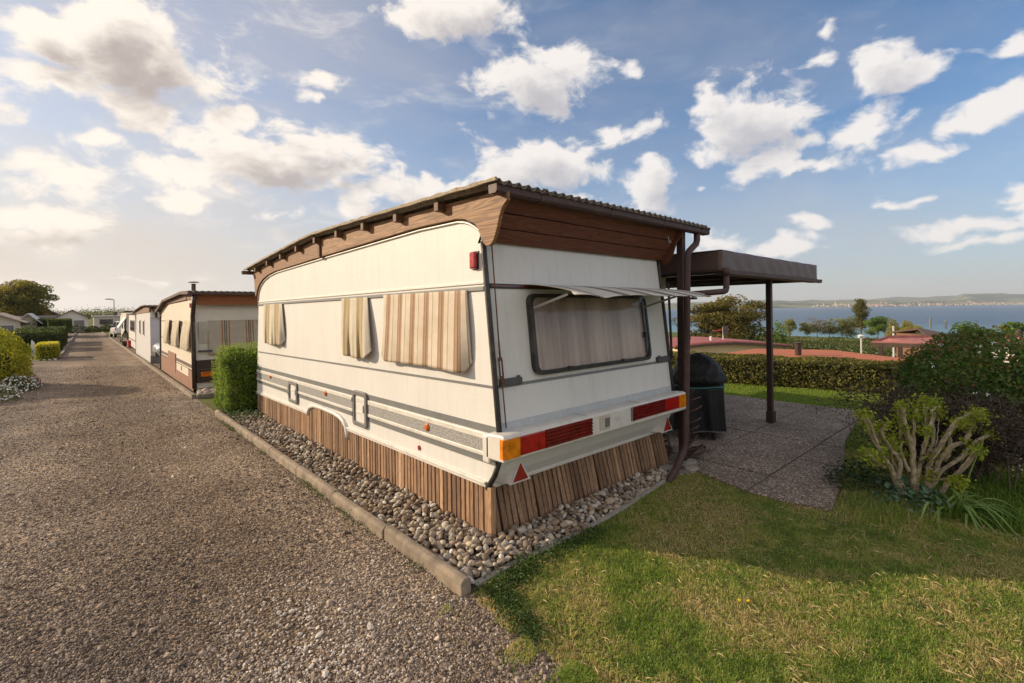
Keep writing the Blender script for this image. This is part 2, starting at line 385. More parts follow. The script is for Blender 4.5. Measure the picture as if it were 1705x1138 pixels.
# =================================================================== SETTING: ground, drive, lawn, patio, lake, hills
def sheet(name, x0, x1, y0, y1, dz, mat, nx=8, ys=None, poly=None):
    ys = sorted(set([y0, y1] + [y for y in (ys or [2.7, 10, 20, 40, 60, 87.7]) if y0 < y < y1]))
    mb = MB(); xs = [x0 + (x1 - x0) * i / nx for i in range(nx + 1)]
    ids = mb.vs([(x, y, gz(y) + dz) for y in ys for x in xs]); w = nx + 1
    for j in range(len(ys) - 1):
        for i in range(nx): a = j * w + i; mb.face((ids[a], ids[a + 1], ids[a + w + 1], ids[a + w]))
    return tag(mb.build(name, mat, fix=False), kind='structure')
def m_ground():
    m, nt, b = nm('meadow'); v = coords(nt); n = noise(nt, .15, 8, .7, v); n2 = noise(nt, 6, 6, .7, v)
    r = ramp(nt, [(.3, (.07, .09, .022)), (.7, (.19, .19, .06))]); nt.links.new(math_(nt, 'ADD', math_(nt, 'MULTIPLY', n.outputs[0], .6), math_(nt, 'MULTIPLY', n2.outputs[0], .4)), r.inputs[0])
    nt.links.new(r.outputs[0], b.inputs['Base Color']); b.inputs['Roughness'].default_value = .95; b.inputs['Specular IOR Level'].default_value = .1; return m
def m_gravel():
    m, nt, b = nm('gravel'); v = coords(nt)
    vo = nt.nodes.new('ShaderNodeTexVoronoi'); vo.inputs['Scale'].default_value = 62; nt.links.new(v, vo.inputs['Vector'])
    sp = nt.nodes.new('ShaderNodeSeparateColor'); nt.links.new(vo.outputs['Color'], sp.inputs[0])
    r = ramp(nt, [(0, (.10, .078, .062)), (.35, (.20, .16, .13)), (.7, (.29, .24, .195)), (1, (.46, .39, .33))]); nt.links.new(sp.outputs[0], r.inputs[0])
    big = noise(nt, .9, 6, .65, v); rb = ramp(nt, [(.3, (.55, .50, .45)), (.55, (1, .97, .92)), (.75, (1.25, 1.16, 1.05))]); nt.links.new(big.outputs[0], rb.inputs[0])
    # compacted wheel tracks along Y are paler, the strip between is mossy and darker
    s = nt.nodes.new('ShaderNodeSeparateXYZ'); nt.links.new(v, s.inputs[0])
    wob = math_(nt, 'ADD', s.outputs[0], math_(nt, 'MULTIPLY', noise(nt, .35, 3, .5, v).outputs[0], .5))
    tr = ramp(nt, [(.0, (.95, .93, .9)), (.22, (1.2, 1.14, 1.06)), (.38, (.86, .79, .70)), (.60, (.84, .77, .67)), (.72, (1.22, 1.17, 1.1)), (.84, (1.15, 1.1, 1.02)), (1, (.8, .75, .66))]); nt.links.new(math_(nt, 'DIVIDE', math_(nt, 'ADD', wob, .8), 3.2), tr.inputs[0])
    o = mixc(nt, 1, mixc(nt, 1, r.outputs[0], rb.outputs[0], 'MULTIPLY'), tr.outputs[0], 'MULTIPLY')
    ms = noise(nt, 2.6, 7, .75, v); rm = ramp(nt, [(.60, (0, 0, 0)), (.70, (1, 1, 1))]); nt.links.new(ms.outputs[0], rm.inputs[0])
    o = mixc(nt, math_(nt, 'MULTIPLY', rm.outputs[0], .55), o, (.27, .165, .06, 1))
    nt.links.new(o, b.inputs['Base Color']); b.inputs['Roughness'].default_value = .9; b.inputs['Specular IOR Level'].default_value = .25
    hh = math_(nt, 'ADD', math_(nt, 'MULTIPLY', vo.outputs[0], -1.0), math_(nt, 'MULTIPLY', noise(nt, 9, 5, .7, v).outputs[0], 1.6))
    bump(nt, b, hh, 1.0, .014); return m
def m_lawn():
    m, nt, b = nm('lawn soil'); v = coords(nt); n = noise(nt, 2.2, 7, .7, v); n2 = noise(nt, 60, 4, .7, v)
    r = ramp(nt, [(.25, (.10, .12, .03)), (.5, (.19, .19, .055)), (.6, (.29, .23, .10)), (.8, (.42, .30, .17))])
    nt.links.new(math_(nt, 'ADD', math_(nt, 'MULTIPLY', n.outputs[0], .65), math_(nt, 'MULTIPLY', n2.outputs[0], .35)), r.inputs[0])
    nt.links.new(r.outputs[0], b.inputs['Base Color']); b.inputs['Roughness'].default_value = .95; b.inputs['Specular IOR Level'].default_value = .1; bump(nt, b, n2.outputs[0], 1, .02); return m
def m_patio():
    m, nt, b = nm('exposed aggregate slabs'); v = coords(nt)
    vo = nt.nodes.new('ShaderNodeTexVoronoi'); vo.inputs['Scale'].default_value = 75; nt.links.new(v, vo.inputs['Vector'])
    sp = nt.nodes.new('ShaderNodeSeparateColor'); nt.links.new(vo.outputs['Color'], sp.inputs[0])
    r = ramp(nt, [(0, (.12, .09, .066)), (.55, (.265, .205, .158)), (.85, (.42, .34, .27)), (1, (.72, .64, .53))]); nt.links.new(sp.outputs[0], r.inputs[0])
    n = noise(nt, 1.1, 6, .7, v); rn = ramp(nt, [(.3, (.55, .53, .5)), (.7, (1.1, 1.05, 1.02))]); nt.links.new(n.outputs[0], rn.inputs[0])
    nt.links.new(mixc(nt, 1, r.outputs[0], rn.outputs[0], 'MULTIPLY'), b.inputs['Base Color']); b.inputs['Roughness'].default_value = .85; bump(nt, b, vo.outputs[0], .8, .008); return m
M['ground'] = m_ground(); M['gravel'] = m_gravel(); M['lawn'] = m_lawn(); M['patio'] = m_patio()
M['soil'] = plain('garden soil', (.075, .055, .038), .95, var=.4, scale=12, bmp=1, bscale=40, bdist=.02)

xs = [-4000, -1500, -600, -200, -60, -20, -6, 0, 6, 11.7, 12.8, 20, 28, 50, 90, 140, 190, 240, 285, 330, 420, 700]
ys = [-1500, -600, -200, -60, -20, -5, 2.7, 10, 20, 40, 60, 87.7, 140, 250, 500, 1500, 5000]
mb = MB(); ids = mb.vs([(x, y, H(x, y)) for y in ys for x in xs]); w = len(xs)
for j in range(len(ys) - 1):
    for i in range(w - 1): a = j * w + i; mb.face((ids[a], ids[a + 1], ids[a + w + 1], ids[a + w]))
tag(mb.build('ground', M['ground'], fix=False), kind='structure')
sheet('gravel_road', -1.9, 1.70, -8, 95, .008, M['gravel'])
sheet('side_lane', -14, -1.9, 19.5, 27.2, .008, M['gravel'])
sheet('front_gravel', -8, -1.9, -8, 13.0, .008, M['gravel'])
sheet('plot_gravel', 1.78, 9.0, 11.6, 60, .006, M['gravel'])
# lawn outline on this terrace (edge towards the drive is ragged)
lawn_poly = [(1.66, -4), (1.70, -2), (1.64, -.5), (1.70, .6), (1.72, 1.05), (1.66, 1.25), (1.72, 1.45), (1.67, 1.62), (1.73, 1.75), (1.69, 1.92), (1.72, 2.05), (1.69, 2.14), (1.75, 2.27), (2.15, 2.33), (2.75, 2.32), (3.31, 2.35), (3.92, 2.42), (4.6, 2.46), (4.62, 5.5), (11.7, 5.5), (11.7, -4)]
mb = MB(); mb.face(mb.vs([(x, y, .010) for x, y in lawn_poly])); tag(mb.build('lawn', M['lawn'], fix=False), kind='structure')
mb = MB(); mb.face(mb.vs([(x, y, .014) for x, y in [(1.70, 2.28), (2.15, 2.345), (2.75, 2.335), (3.31, 2.365), (3.92, 2.435), (4.75, 2.48), (4.75, 2.75), (1.70, 2.75)]]))
tag(mb.build('stone_bed', M['soil'], fix=False), kind='structure')
sheet('stone_strip', 1.70, 2.3, 2.75, 9.6, .012, M['soil'], 2)
# patio of washed concrete slabs, each slab cut to the curved front edge
patio_poly = [(4.25, 2.47), (4.62, 2.36), (4.52, 2.05), (4.43, 1.76), (4.44, 1.42), (4.52, 1.16), (5.44, 1.30), (6.87, 1.62), (9.05, 1.90), (8.99, 4.05), (4.62, 4.6), (4.62, 2.5)]
def clip(poly, x0, x1, y0, y1):
    for ax, val, sg in ((0, x0, 1), (0, x1, -1), (1, y0, 1), (1, y1, -1)):
        out = []
        for p, q in zip(poly, poly[1:] + poly[:1]):
            a = (p[ax] - val) * sg; b = (q[ax] - val) * sg
            if a >= 0: out.append(p)
            if a * b < 0: t = a / (a - b); out.append((p[0] + (q[0] - p[0]) * t, p[1] + (q[1] - p[1]) * t))
        poly = out
        if not poly: return []
    return poly
mb = MB(); ph = random.Random(4)
for i in range(7):
    for j in range(5):
        x0 = 4.2 + i * .78; y0 = 1.02 + j * .78
        p = clip(patio_poly, x0 + .008, x0 + .772, y0 + .008, y0 + .772)
        if len(p) > 2:
            dz = ph.uniform(-.004, .004); n = len(p); a = mb.vs([(x, y, .0) for x, y in p]); t = mb.vs([(x, y, .034 + dz) for x, y in p]); mb.face(t)
            for k in range(n): mb.face((a[k], a[(k + 1) % n], t[(k + 1) % n], t[k]))
tag(mb.build('patio', M['patio']), kind='structure')
mb = MB(); mb.face(mb.vs([(x, y, .027) for x, y in patio_poly])); tag(mb.build('patio_bed', M['soil'], fix=False), kind='structure')

# kerb of concrete edging stones along the drive
mb = MB(); kr = random.Random(2)
y = 2.29; k = 0
while y < 9.35:
    L = .98; y1 = min(y + L, 9.4); dx = kr.uniform(-.006, .006); dz = kr.uniform(-.006, .004); x0, x1 = 1.625 + dx, 1.70 + dx
    a = [(x0, y, gz(y) - .1), (x1, y, gz(y) - .1), (x1, y1 - .008, gz(y1) - .1), (x0, y1 - .008, gz(y1) - .1)]
    mb.prism([(x0, -.1), (x1, -.1), (x1, .085 + dz), (x1 - .02, .10 + dz), (x0 + .02, .10 + dz), (x0, .082 + dz)], 1, y, y1 - .008)
    i0 = len(mb.v) - 12
    for q in range(12): v = mb.v[i0 + q]; mb.v[i0 + q] = (v[0], v[1], v[2] + gz(v[1]))
    y = y1
def kerb_run(mb, x0, x1, ya, yb, h):
    y = ya
    while y < yb:
        y1 = min(y + 1.0, yb); mb.hexa([(x0, y, gz(y) - .1), (x1, y, gz(y) - .1), (x1, y1 - .02, gz(y1) - .1), (x0, y1 - .02, gz(y1) - .1), (x0, y, gz(y) + h), (x1, y, gz(y) + h), (x1, y1 - .02, gz(y1) + h), (x0, y1 - .02, gz(y1) + h)]); y = y1
kerb_run(mb, 1.62, 1.70, 11.7, 88, .09)
kerb_run(mb, -.86, -.78, 30.5, 80, .12)
mb.box((1.70, 11.62, -.2), (2.6, 11.70, .0))
tag(mb.build('kerb', M['concrete'], bevel=.008), kind='structure')
mb = MB(); e = [(1.76, 2.33), (2.15, 2.34), (2.75, 2.33), (3.31, 2.36), (3.92, 2.43), (4.55, 2.5)]
for p, q in zip(e, e[1:]): mb.bar((*p, -.01), (*q, -.01), .05, .075)
tag(mb.build('lawn_edging', M['greyconcrete'], bevel=.006), kind='structure')

# lake
def m_water():
    m, nt, b = nm('lake water'); t = nt.nodes.new('ShaderNodeTexCoord'); mp = nt.nodes.new('ShaderNodeMapping'); nt.links.new(t.outputs['Object'], mp.inputs[0]); mp.inputs['Scale'].default_value = (1, 1, 1)
    n = noise(nt, .05, 6, .65, mp.outputs[0]); n2 = noise(nt, .0022, 5, .6, mp.outputs[0])
    r = ramp(nt, [(.3, (.018, .062, .125)), (.7, (.035, .095, .165))]); nt.links.new(n2.outputs[0], r.inputs[0])
    # shallow turquoise water near this shore
    s = nt.nodes.new('ShaderNodeSeparateXYZ'); nt.links.new(t.outputs['Object'], s.inputs[0])
    f = ramp(nt, [(0, (1, 1, 1)), (1, (0, 0, 0))]); nt.links.new(math_(nt, 'DIVIDE', math_(nt, 'SUBTRACT', s.outputs[0], 380), 500, clamp=True), f.inputs[0])
    o = mixc(nt, math_(nt, 'MULTIPLY', f.outputs[0], .85), r.outputs[0], (.13, .30, .33, 1))
    nt.links.new(o, b.inputs['Base Color']); b.inputs['Roughness'].default_value = .35; b.inputs['Specular IOR Level'].default_value = .28
    bump(nt, b, n.outputs[0], 1.0, 2.2); return m
mb = MB(); mb.face(mb.vs([(280, -9000, -25), (15500, -9000, -25), (15500, 15500, -25), (280, 15500, -25)])); tag(mb.build('lake', m_water(), fix=False), kind='structure')

# far shore: ridge of fields, then wooded hills
def far_r(th):                         # distance of the far waterline per azimuth (deg from +Y towards +X)
    return np.interp(th, [40, 62, 69, 80, 92, 120], [5200, 5200, 5400, 6600, 9500, 11500])
def far_z(t, th):
    n = vnoise(th * .55, t * .0006, 3, 4); n2 = vnoise(th * 1.7 + 9, t * .0012, 8, 4)
    low = 55 * np.clip(t / 2200, 0, 1) ** .8 * (.5 + n) + 30 * n2 * np.clip(t / 800, 0, 1)
    top = np.interp(th, [40, 62, 70, 80, 86, 95, 120], [60, 62, 92, 112, 130, 150, 140])
    hi = (top - 20) * np.clip((t - 2600) / 3600, 0, 1) ** 1.2 * (.72 + .5 * n)
    return -26 + low + hi
ths = np.linspace(38, 122, 180); ts = np.array([-60, 0, 120, 300, 600, 1000, 1500, 2100, 2700, 3300, 4000, 4800, 5600, 6300])
TH, TT = np.meshgrid(ths, ts); RR = far_r(TH) + TT * (.55 + .45 * (TH < 85)) ; ZZ = far_z(np.maximum(TT, 0), TH); ZZ[0] -= 8
V = np.stack([RR * np.sin(np.radians(TH)), RR * np.cos(np.radians(TH)), ZZ], -1).reshape(-1, 3)
w = len(ths); i = np.arange(len(ts) - 1)[:, None] * w + np.arange(w - 1)[None, :]; i = i.ravel()[:, None]
def m_hills():
    m, nt, b = nm('far hills'); v = coords(nt, (1, 1, 2)); 
    vo = nt.nodes.new('ShaderNodeTexVoronoi'); vo.inputs['Scale'].default_value = .0045; nt.links.new(v, vo.inputs['Vector']); sp = nt.nodes.new('ShaderNodeSeparateColor'); nt.links.new(vo.outputs['Color'], sp.inputs[0])
    r = ramp(nt, [(0, (.13, .16, .055)), (.4, (.20, .21, .085)), (.75, (.25, .23, .12)), (1, (.10, .145, .045))]); nt.links.new(sp.outputs[0], r.inputs[0])
    n = noise(nt, .0016, 7, .65, v); rf = ramp(nt, [(.47, (0, 0, 0)), (.53, (1, 1, 1))]); nt.links.new(n.outputs[0], rf.inputs[0])
    nt.links.new(mixc(nt, rf.outputs[0], r.outputs[0], (.022, .042, .02, 1)), b.inputs['Base Color']); b.inputs['Roughness'].default_value = 1; b.inputs['Specular IOR Level'].default_value = 0; return m
M['hills'] = m_hills()
tag(npmesh('far_hills', V, np.concatenate([i, i + 1, i + w + 1, i + w], 1), M['hills'], smooth=True), kind='structure')
# the town on the far shore, a mass of pale houses with red roofs
Vt, Ft, Mt = [], [], []
def add_house(x, y, z, a, l, wd, h, rh):
    ca, sa = math.cos(a), math.sin(a); b0 = len(Vt)
    for (u, v, q) in [(-1, -1, 0), (1, -1, 0), (1, 1, 0), (-1, 1, 0), (-1, -1, 1), (1, -1, 1), (1, 1, 1), (-1, 1, 1)]:
        Vt.append((x + ca * u * l / 2 - sa * v * wd / 2, y + sa * u * l / 2 + ca * v * wd / 2, z - 4 + q * (h + 4)))
    for u in (-1, 1): Vt.append((x + ca * u * l / 2, y + sa * u * l / 2, z + h + rh))
    for q, mi in (((0, 1, 5, 4), 0), ((1, 2, 6, 5), 0), ((2, 3, 7, 6), 0), ((3, 0, 4, 7), 0), ((4, 5, 9, 8), 1), ((6, 7, 8, 9), 1), ((5, 6, 9, 9), 0), ((7, 4, 8, 8), 0)):
        Ft.append([b0 + k for k in q]); Mt.append(mi)
hr = random.Random(5)
for k in range(330):
    th = hr.choice([hr.gauss(84.5, 2.6), hr.gauss(79.5, 2.4), hr.uniform(74, 92), hr.gauss(87.5, 1.2)])
    if th < 60: continue
    t = abs(hr.gauss(0, 260)) + 25 + 40 * hr.random(); rr = float(far_r(th)) + t * (.55 + .45 * (th < 85)); z = float(far_z(np.array(t), np.array(th)))
    sz = hr.uniform(.8, 1.5) * (1.6 if hr.random() < .1 else 1)
    add_house(rr * math.sin(R(th)), rr * math.cos(R(th)), z, hr.uniform(0, 3.1), 12 * sz, 9 * sz, 6.5 * sz, 4.5 * sz)
me = bpy.data.meshes.new('far_town'); me.from_pydata(Vt, [], [tuple(dict.fromkeys(f)) for f in Ft]); 
for m_ in (plain('town walls', (.5, .44, .37), .8, var=.2, scale=.02), plain('town roofs', (.33, .13, .085), .8, var=.3, scale=.02)): me.materials.append(m_)
me.polygons.foreach_set('material_index', Mt)
o = bpy.data.objects.new('far_town', me); col.objects.link(o); tag(o, 'distant town of pale houses with red roofs along the far shore of the lake', 'town', kind='stuff')

# =================================================================== CARAVAN
BX = 2.2; BR = 4.6
car = thing('caravan', 'cream static caravan with brown wooden roof cover and striped blinds standing beside the gravel drive', 'caravan', (3.4, 5.8, 0))
def ry(z): return 2.612 + .116 * (z - .814)                # rear wall plane
outline = [(2.743, .383), (2.66, .49), (2.605, .60), (2.612, .814), (2.67, 1.327), (2.73, 1.852), (2.772, 2.19), (2.782, 2.225), (2.806, 2.272), (2.85, 2.312), (2.92, 2.345), (2.99, 2.365), (3.07, 2.378), (3.645, 2.387), (5.94, 2.335), (7.815, 2.283), (8.2, 2.25), (8.5, 2.19), (8.70, 2.115), (8.82, 2.03), (8.875, 1.93), (8.9, 1.80), (9.03, .65), (9.05, .291),
           (6.495, .334), (6.46, .40), (6.40, .44), (6.25, .472), (6.0, .482), (5.60, .478), (5.46, .462), (5.36, .435), (5.29, .39), (5.26, .352)]
mb = MB(); mb.prism(outline, 0, BX, BR); mb.build('body', M['cream'], car, bevel=.006)
def sline(y, z0, k): return z0 - k * (y - 2.66)
def strip(name, mat, z0, z1, k, y0=2.63, y1=9.0, x=.004, parent=car, bevel=0):
    mb = MB(); mb.hexa([(BX - x, y0, sline(y0, z0, k)), (BX + .01, y0, sline(y0, z0, k)), (BX + .01, y1, sline(y1, z0, k)), (BX - x, y1, sline(y1, z0, k)),
                        (BX - x, y0, sline(y0, z1, k)), (BX + .01, y0, sline(y0, z1, k)), (BX + .01, y1, sline(y1, z1, k)), (BX - x, y1, sline(y1, z1, k))])
    return mb.build(name, mat, parent, bevel=bevel)
strip('side_stripe', M['stripe'], .790, .845, .0128, 2.63)
strip('side_stripe', M['stripe'], .562, .606, .0132, 2.62, 9.0)
strip('side_stripe', M['stripe'], 1.120, 1.140, .0190, 2.66, 8.95)
strip('side_moulding', M['white'], .738, .784, .0125, 2.60, 9.02, .014, bevel=.005)
strip('side_moulding', M['white'], .612, .644, .0130, 2.60, 9.02, .014, bevel=.005)
strip('side_band', M['ribbed'], .645, .737, .0128, 2.60, 9.02, .009)
strip('belt_moulding', M['white'], 1.885, 1.905, .006, 2.75, 8.88, .012, bevel=.004)
strip('belt_rail', M['stripe'], 1.835, 1.868, .0062, 2.745, 8.88, .016, bevel=.004)
for y0, y1 in ((2.75, 5.25), (6.50, 9.04)):
    mb = MB()
    for zz, hh, xx in ((.385, .034, .016), (.408, .018, .024)):
        z0 = sline(y0, zz, .0152); z1 = sline(y1, zz, .0152)
        mb.hexa([(BX - xx, y0, z0), (BX + .01, y0, z0), (BX + .01, y1, z1), (BX - xx, y1, z1), (BX - xx, y0, z0 + hh), (BX + .01, y0, z0 + hh), (BX + .01, y1, z1 + hh), (BX - xx, y1, z1 + hh)])
    mb.build('sill_moulding', M['white'], car, bevel=.004)
mb = MB(); mb.tube([(BX - .008, y, z) for y, z in [(6.51, .33), (6.48, .395), (6.42, .44), (6.27, .476), (6.0, .487), (5.60, .483), (5.45, .467), (5.35, .438), (5.28, .39), (5.245, .32), (5.24, .26)]], .027, 10)
mb.build('wheel_arch_trim', M['white'], car, smooth=True)
# rounded edge trims
top = outline[6:22]
mb = MB(); mb.tube([(BX - .006, y - (.02 if z < 2.3 and y < 4 else 0), z + .006) for y, z in top], .012, 8); mb.build('roof_edge_trim', M['silver'], car, smooth=True)
mb = MB(); mb.tube([(BX - .004, y - (.03 if z < 2.3 and y < 4 else 0), z + .026) for y, z in top[3:]], .010, 8); mb.build('roof_edge_gasket', M['rubber'], car, smooth=True)
mb = MB(); mb.tube([(BX + .002, ry(z) - .006, z) for z in (.80, 1.0, 1.3, 1.6, 1.9, 2.1, 2.2)], .021, 8)
mb.build('corner_trim', M['rubber'], car, smooth=True); mb = MB(); mb.tube([(BR + .0, ry(z) - .006, z) for z in (.80, 1.0, 1.3, 1.6, 1.9, 2.1, 2.2)], .021, 8)
mb.build('corner_trim', M['rubber'], car, smooth=True); mb = MB(); mb.tube([(BX + .002, 2.598, .63), (BX + .002, 2.66, .49), (BX + .004, 2.75, .372)], .021, 8)
mb.build('corner_trim', M['rubber'], car, smooth=True); mb = MB(); mb.tube([(BR, 2.598, .63), (BR, 2.66, .49), (BR, 2.75, .372)], .021, 8)
mb.build('corner_trim', M['rubber'], car, smooth=True)
# hatches
def hatch(y0, y1, z0, z1):
    mb = MB(); x = BX - .03; w = .045
    def rr(a, b, c, d, r, n=5):
        pts = []
        for cx, cy, s in ((b - r, d - r, 0), (a + r, d - r, 90), (a + r, c + r, 180), (b - r, c + r, 270)):
            for k in range(n + 1): pts.append((cx + r * math.cos(R(s + 90 * k / n)), cy + r * math.sin(R(s + 90 * k / n))))
        return pts
    o_, i_ = rr(y0, y1, z0, z1, .05), rr(y0 + w, y1 - w, z0 + w, z1 - w, .025)
    n = len(o_)
    rings = [mb.vs([(xx, a, b) for a, b in pp]) for xx, pp in ((BX, o_), (x, o_), (x, i_), (BX, i_))]
    for A, B in zip(rings, rings[1:]):
        for k in range(n): mb.face((A[k], A[(k + 1) % n], B[(k + 1) % n], B[k]))
    h = mb.build('service_hatch', M['greyplastic'], car, bevel=.004)
    m2 = MB(); m2.prism(i_, 0, BX - .012, BX); m2.build('hatch_door', M['cream'], h)
    m3 = MB(); m3.box((BX - .026, y0 + w * .9, (z0 + z1) / 2 - .03), (BX - .012, y0 + w * 2.0, (z0 + z1) / 2 + .05)); m3.build('latch', M['darkplastic'], h, bevel=.004)
    m4 = MB()
    for zz in (z0 + .09, z1 - .13): m4 = MB(); m4.box((BX - .034, y1 - .014, zz), (BX, y1 + .012, zz + .045)); m4.build('hinge', M['darkplastic'], h, bevel=.003)
hatch(6.90, 7.27, .40, .70); hatch(4.715, 5.06, .455, .83)
for py, pz in ((8.19, .665), (5.87, .688), (3.553, .686)):
    mb = MB(); mb.tube([(BX - .008, py, pz), (BX - .018, py, pz), (BX - .026, py, pz)], [.034, .034, .022], 16); mb.build('side_marker', M['orange'], car, smooth=False)
mb = MB(); mb.tube([(BX, 3.70, .475), (BX - .008, 3.70, .475)], .022, 14); mb.build('round_reflector', M['reflex'], car)
mb = MB(); mb.box((BX - .008, 2.815, 1.995), (BX, 2.895, 2.135)); ml = mb.build('marker_lamp', M['darkplastic'], car)
mb = MB(); mb.box((BX - .04, 2.82, 2.0), (BX - .008, 2.89, 2.13)); mb.build('red_lens', M['red'], ml, bevel=.012)
# rear wall trims
def rquad(name, mat, x0, x1, z0, z1, off0, off1, parent=car, bevel=0):
    mb = MB(); mb.hexa([(x0, ry(z0) - off1, z0), (x1, ry(z0) - off1, z0), (x1, ry(z0) + off0, z0), (x0, ry(z0) + off0, z0), (x0, ry(z1) - off1, z1), (x1, ry(z1) - off1, z1), (x1, ry(z1) + off0, z1), (x0, ry(z1) + off0, z1)])
    return mb.build(name, mat, parent, bevel=bevel)
rquad('rear_stripe', M['stripe'], 2.225, 4.575, 1.118, 1.142, .005, .003)
rquad('rear_stripe', M['stripe_pale'], 2.225, 4.575, .815, .872, .005, .004)
rquad('rear_belt_rail', M['rubber'], 2.225, 4.575, 1.852, 1.888, .005, .014, bevel=.004)
rquad('rear_belt_inlay', M['darkred'], 2.235, 4.57, 1.867, 1.876, .0, .0165)
for xx, s in ((2.24, 1), (4.56, -1)):
    mb = MB()
    a, b = (xx, xx + .21) if s > 0 else (xx - .21, xx)
    mb.hexa([(a, ry(1.15) - .035, 1.135), (b, ry(1.15) - .035, 1.135), (b, ry(1.15), 1.135), (a, ry(1.15), 1.135), (a, ry(1.19) - .035, 1.185), (b, ry(1.19) - .035, 1.185), (b, ry(1.19), 1.185), (a, ry(1.19), 1.185)])
    mb.cyl((a + .18 if s > 0 else a + .03, ry(1.16) - .022, 1.13), (a + .18 if s > 0 else a + .03, ry(1.16) - .022, 1.20), .014, 10)
    mb.build('grab_handle', M['darkplastic'], car, bevel=.008)
# rear window: frame, pane, pleated curtain, stays
def rrect(x0, x1, z0, z1, r, n=6):
    pts = []
    for cx, cz, s in ((x1 - r, z1 - r, 0), (x0 + r, z1 - r, 90), (x0 + r, z0 + r, 180), (x1 - r, z0 + r, 270)):
        for k in range(n + 1): pts.append((cx + r * math.cos(R(s + 90 * k / n)), cz + r * math.sin(R(s + 90 * k / n))))
    return pts
wo, wi = rrect(2.585, 4.215, 1.178, 1.815, .075), rrect(2.618, 4.182, 1.211, 1.785, .055)
mb = MB(); n = len(wo)
rings = [mb.vs([(a, ry(b) - off, b) for a, b in pp]) for off, pp in ((0, wo), (.050, wo), (.054, wi), (0, wi))]
for A, B in zip(rings, rings[1:]):
    for k in range(n): mb.face((A[k], A[(k + 1) % n], B[(k + 1) % n], B[k]))
win = mb.build('rear_window', M['rubber'], car, bevel=.003)
mb = MB(); mb.face(mb.vs([(a, ry(b) - .047, b) for a, b in rrect(2.61, 4.19, 1.203, 1.793, .055)])); mb.build('pane', M['glass'], win, fix=False)
cr = random.Random(3); ph_ = [cr.uniform(0, 6) for _ in range(6)]
def curt(u, v):
    x = 2.615 + u * 1.57; z = 1.208 + v * .58
    w_ = .75 * math.sin(u * 70 + 1.7 * math.sin(u * 9 + ph_[0]) + .5 * math.sin(v * 2 + u * 20)) * (.8 + .4 * math.sin(u * 13 + ph_[1])) + .35 * math.sin(u * 171 + ph_[2])
    return (x, ry(z) - .022 - .0115 * w_ * (1.1 - .35 * v), z)
mb = MB(); mb.grid(curt, 320, 10); mb.build('curtain', M['curtain'], win, smooth=True, fix=False)
mb = MB(); mb.bar((4.12, ry(1.25) - .056, 1.24), (4.12, ry(1.75) - .056, 1.75), .018, .012, (0, 1, 0)); mb.box((4.105, ry(1.42) - .075, 1.40), (4.14, ry(1.42) - .04, 1.45)); mb.build('window_stay', M['rubber'], win)
for xx in (2.95, 3.7): mb = MB(); mb.box((xx, ry(1.2) - .066, 1.2), (xx + .04, ry(1.2) - .045, 1.222)); mb.build('window_catch', M['rubber'], win, bevel=.003)
# bumper moulding with light units
mb = MB(); mb.prism([(2.455, .650), (2.47, .640), (2.66, .636), (2.66, .812), (2.49, .826), (2.458, .818)], 0, 2.118, 4.60)
bum = mb.build('bumper', M['white'], car, bevel=.012)
mb = MB(); mb.box((2.118, 2.62, .60), (2.2, 2.70, .80)); mb.build('bumper_end', M['white'], bum, bevel=.014)
def lensbox(name, mat, x0, x1, z0, z1, y=2.447, parent=None, ridges=0):
    mb = MB()
    if ridges:
        pr = []; hh = (z1 - z0) / ridges
        for k in range(ridges): a = z0 + k * hh; pr += [(y + .006, a), (y - .004, a + hh * .25), (y - .004, a + hh * .8), (y + .006, a + hh * .98)]
        mb.prism([(y + .05, z0)] + pr + [(y + .05, z1)], 0, x0, x1)
    else: mb.box((x0, y, z0), (x1, y + .05, z1))
    return mb.build(name, mat, parent, bevel=0 if ridges else .006)
tl = lensbox('tail_light', M['red'], 2.262, 2.515, .668, .800, parent=bum)
mb = MB(); mb.prism([(2.115, 2.50), (2.108, 2.46), (2.125, 2.445), (2.258, 2.445), (2.258, 2.49)], 2, .666, .802); mb.build('indicator_lens', M['amber'], tl)
lensbox('ridged_lens', M['darkred'], 2.518, 3.06, .666, .802, parent=tl, ridges=5)
tl = lensbox('tail_light', M['red'], 4.18, 4.44, .680, .806, parent=bum)
mb = MB(); mb.prism([(4.445, 2.49), (4.445, 2.445), (4.575, 2.445), (4.60, 2.462), (4.603, 2.50)], 2, .680, .806); mb.build('indicator_lens', M['amber'], tl)
lensbox('ridged_lens', M['darkred'], 3.64, 4.177, .680, .806, parent=tl, ridges=5)
lensbox('lens_end_cap', M['greyplastic'], 3.612, 3.638, .682, .804, parent=tl)
mb = MB(); mb.box((3.16, 2.446, .68), (3.30, 2.48, .80)); mb.build('plate_lamp', M['beige'], bum, bevel=.01)
mb = MB(); mb.box((3.225, 2.440, .70), (3.285, 2.452, .775)); mb.build('lamp_recess', M['greyplastic'], bum, bevel=.003)
for xx in (3.0, 3.75): mb = MB(); mb.box((xx, 2.47, .8265), (xx + .004, 2.63, .8285)); mb.build('bumper_joint', M['stripe'], bum)
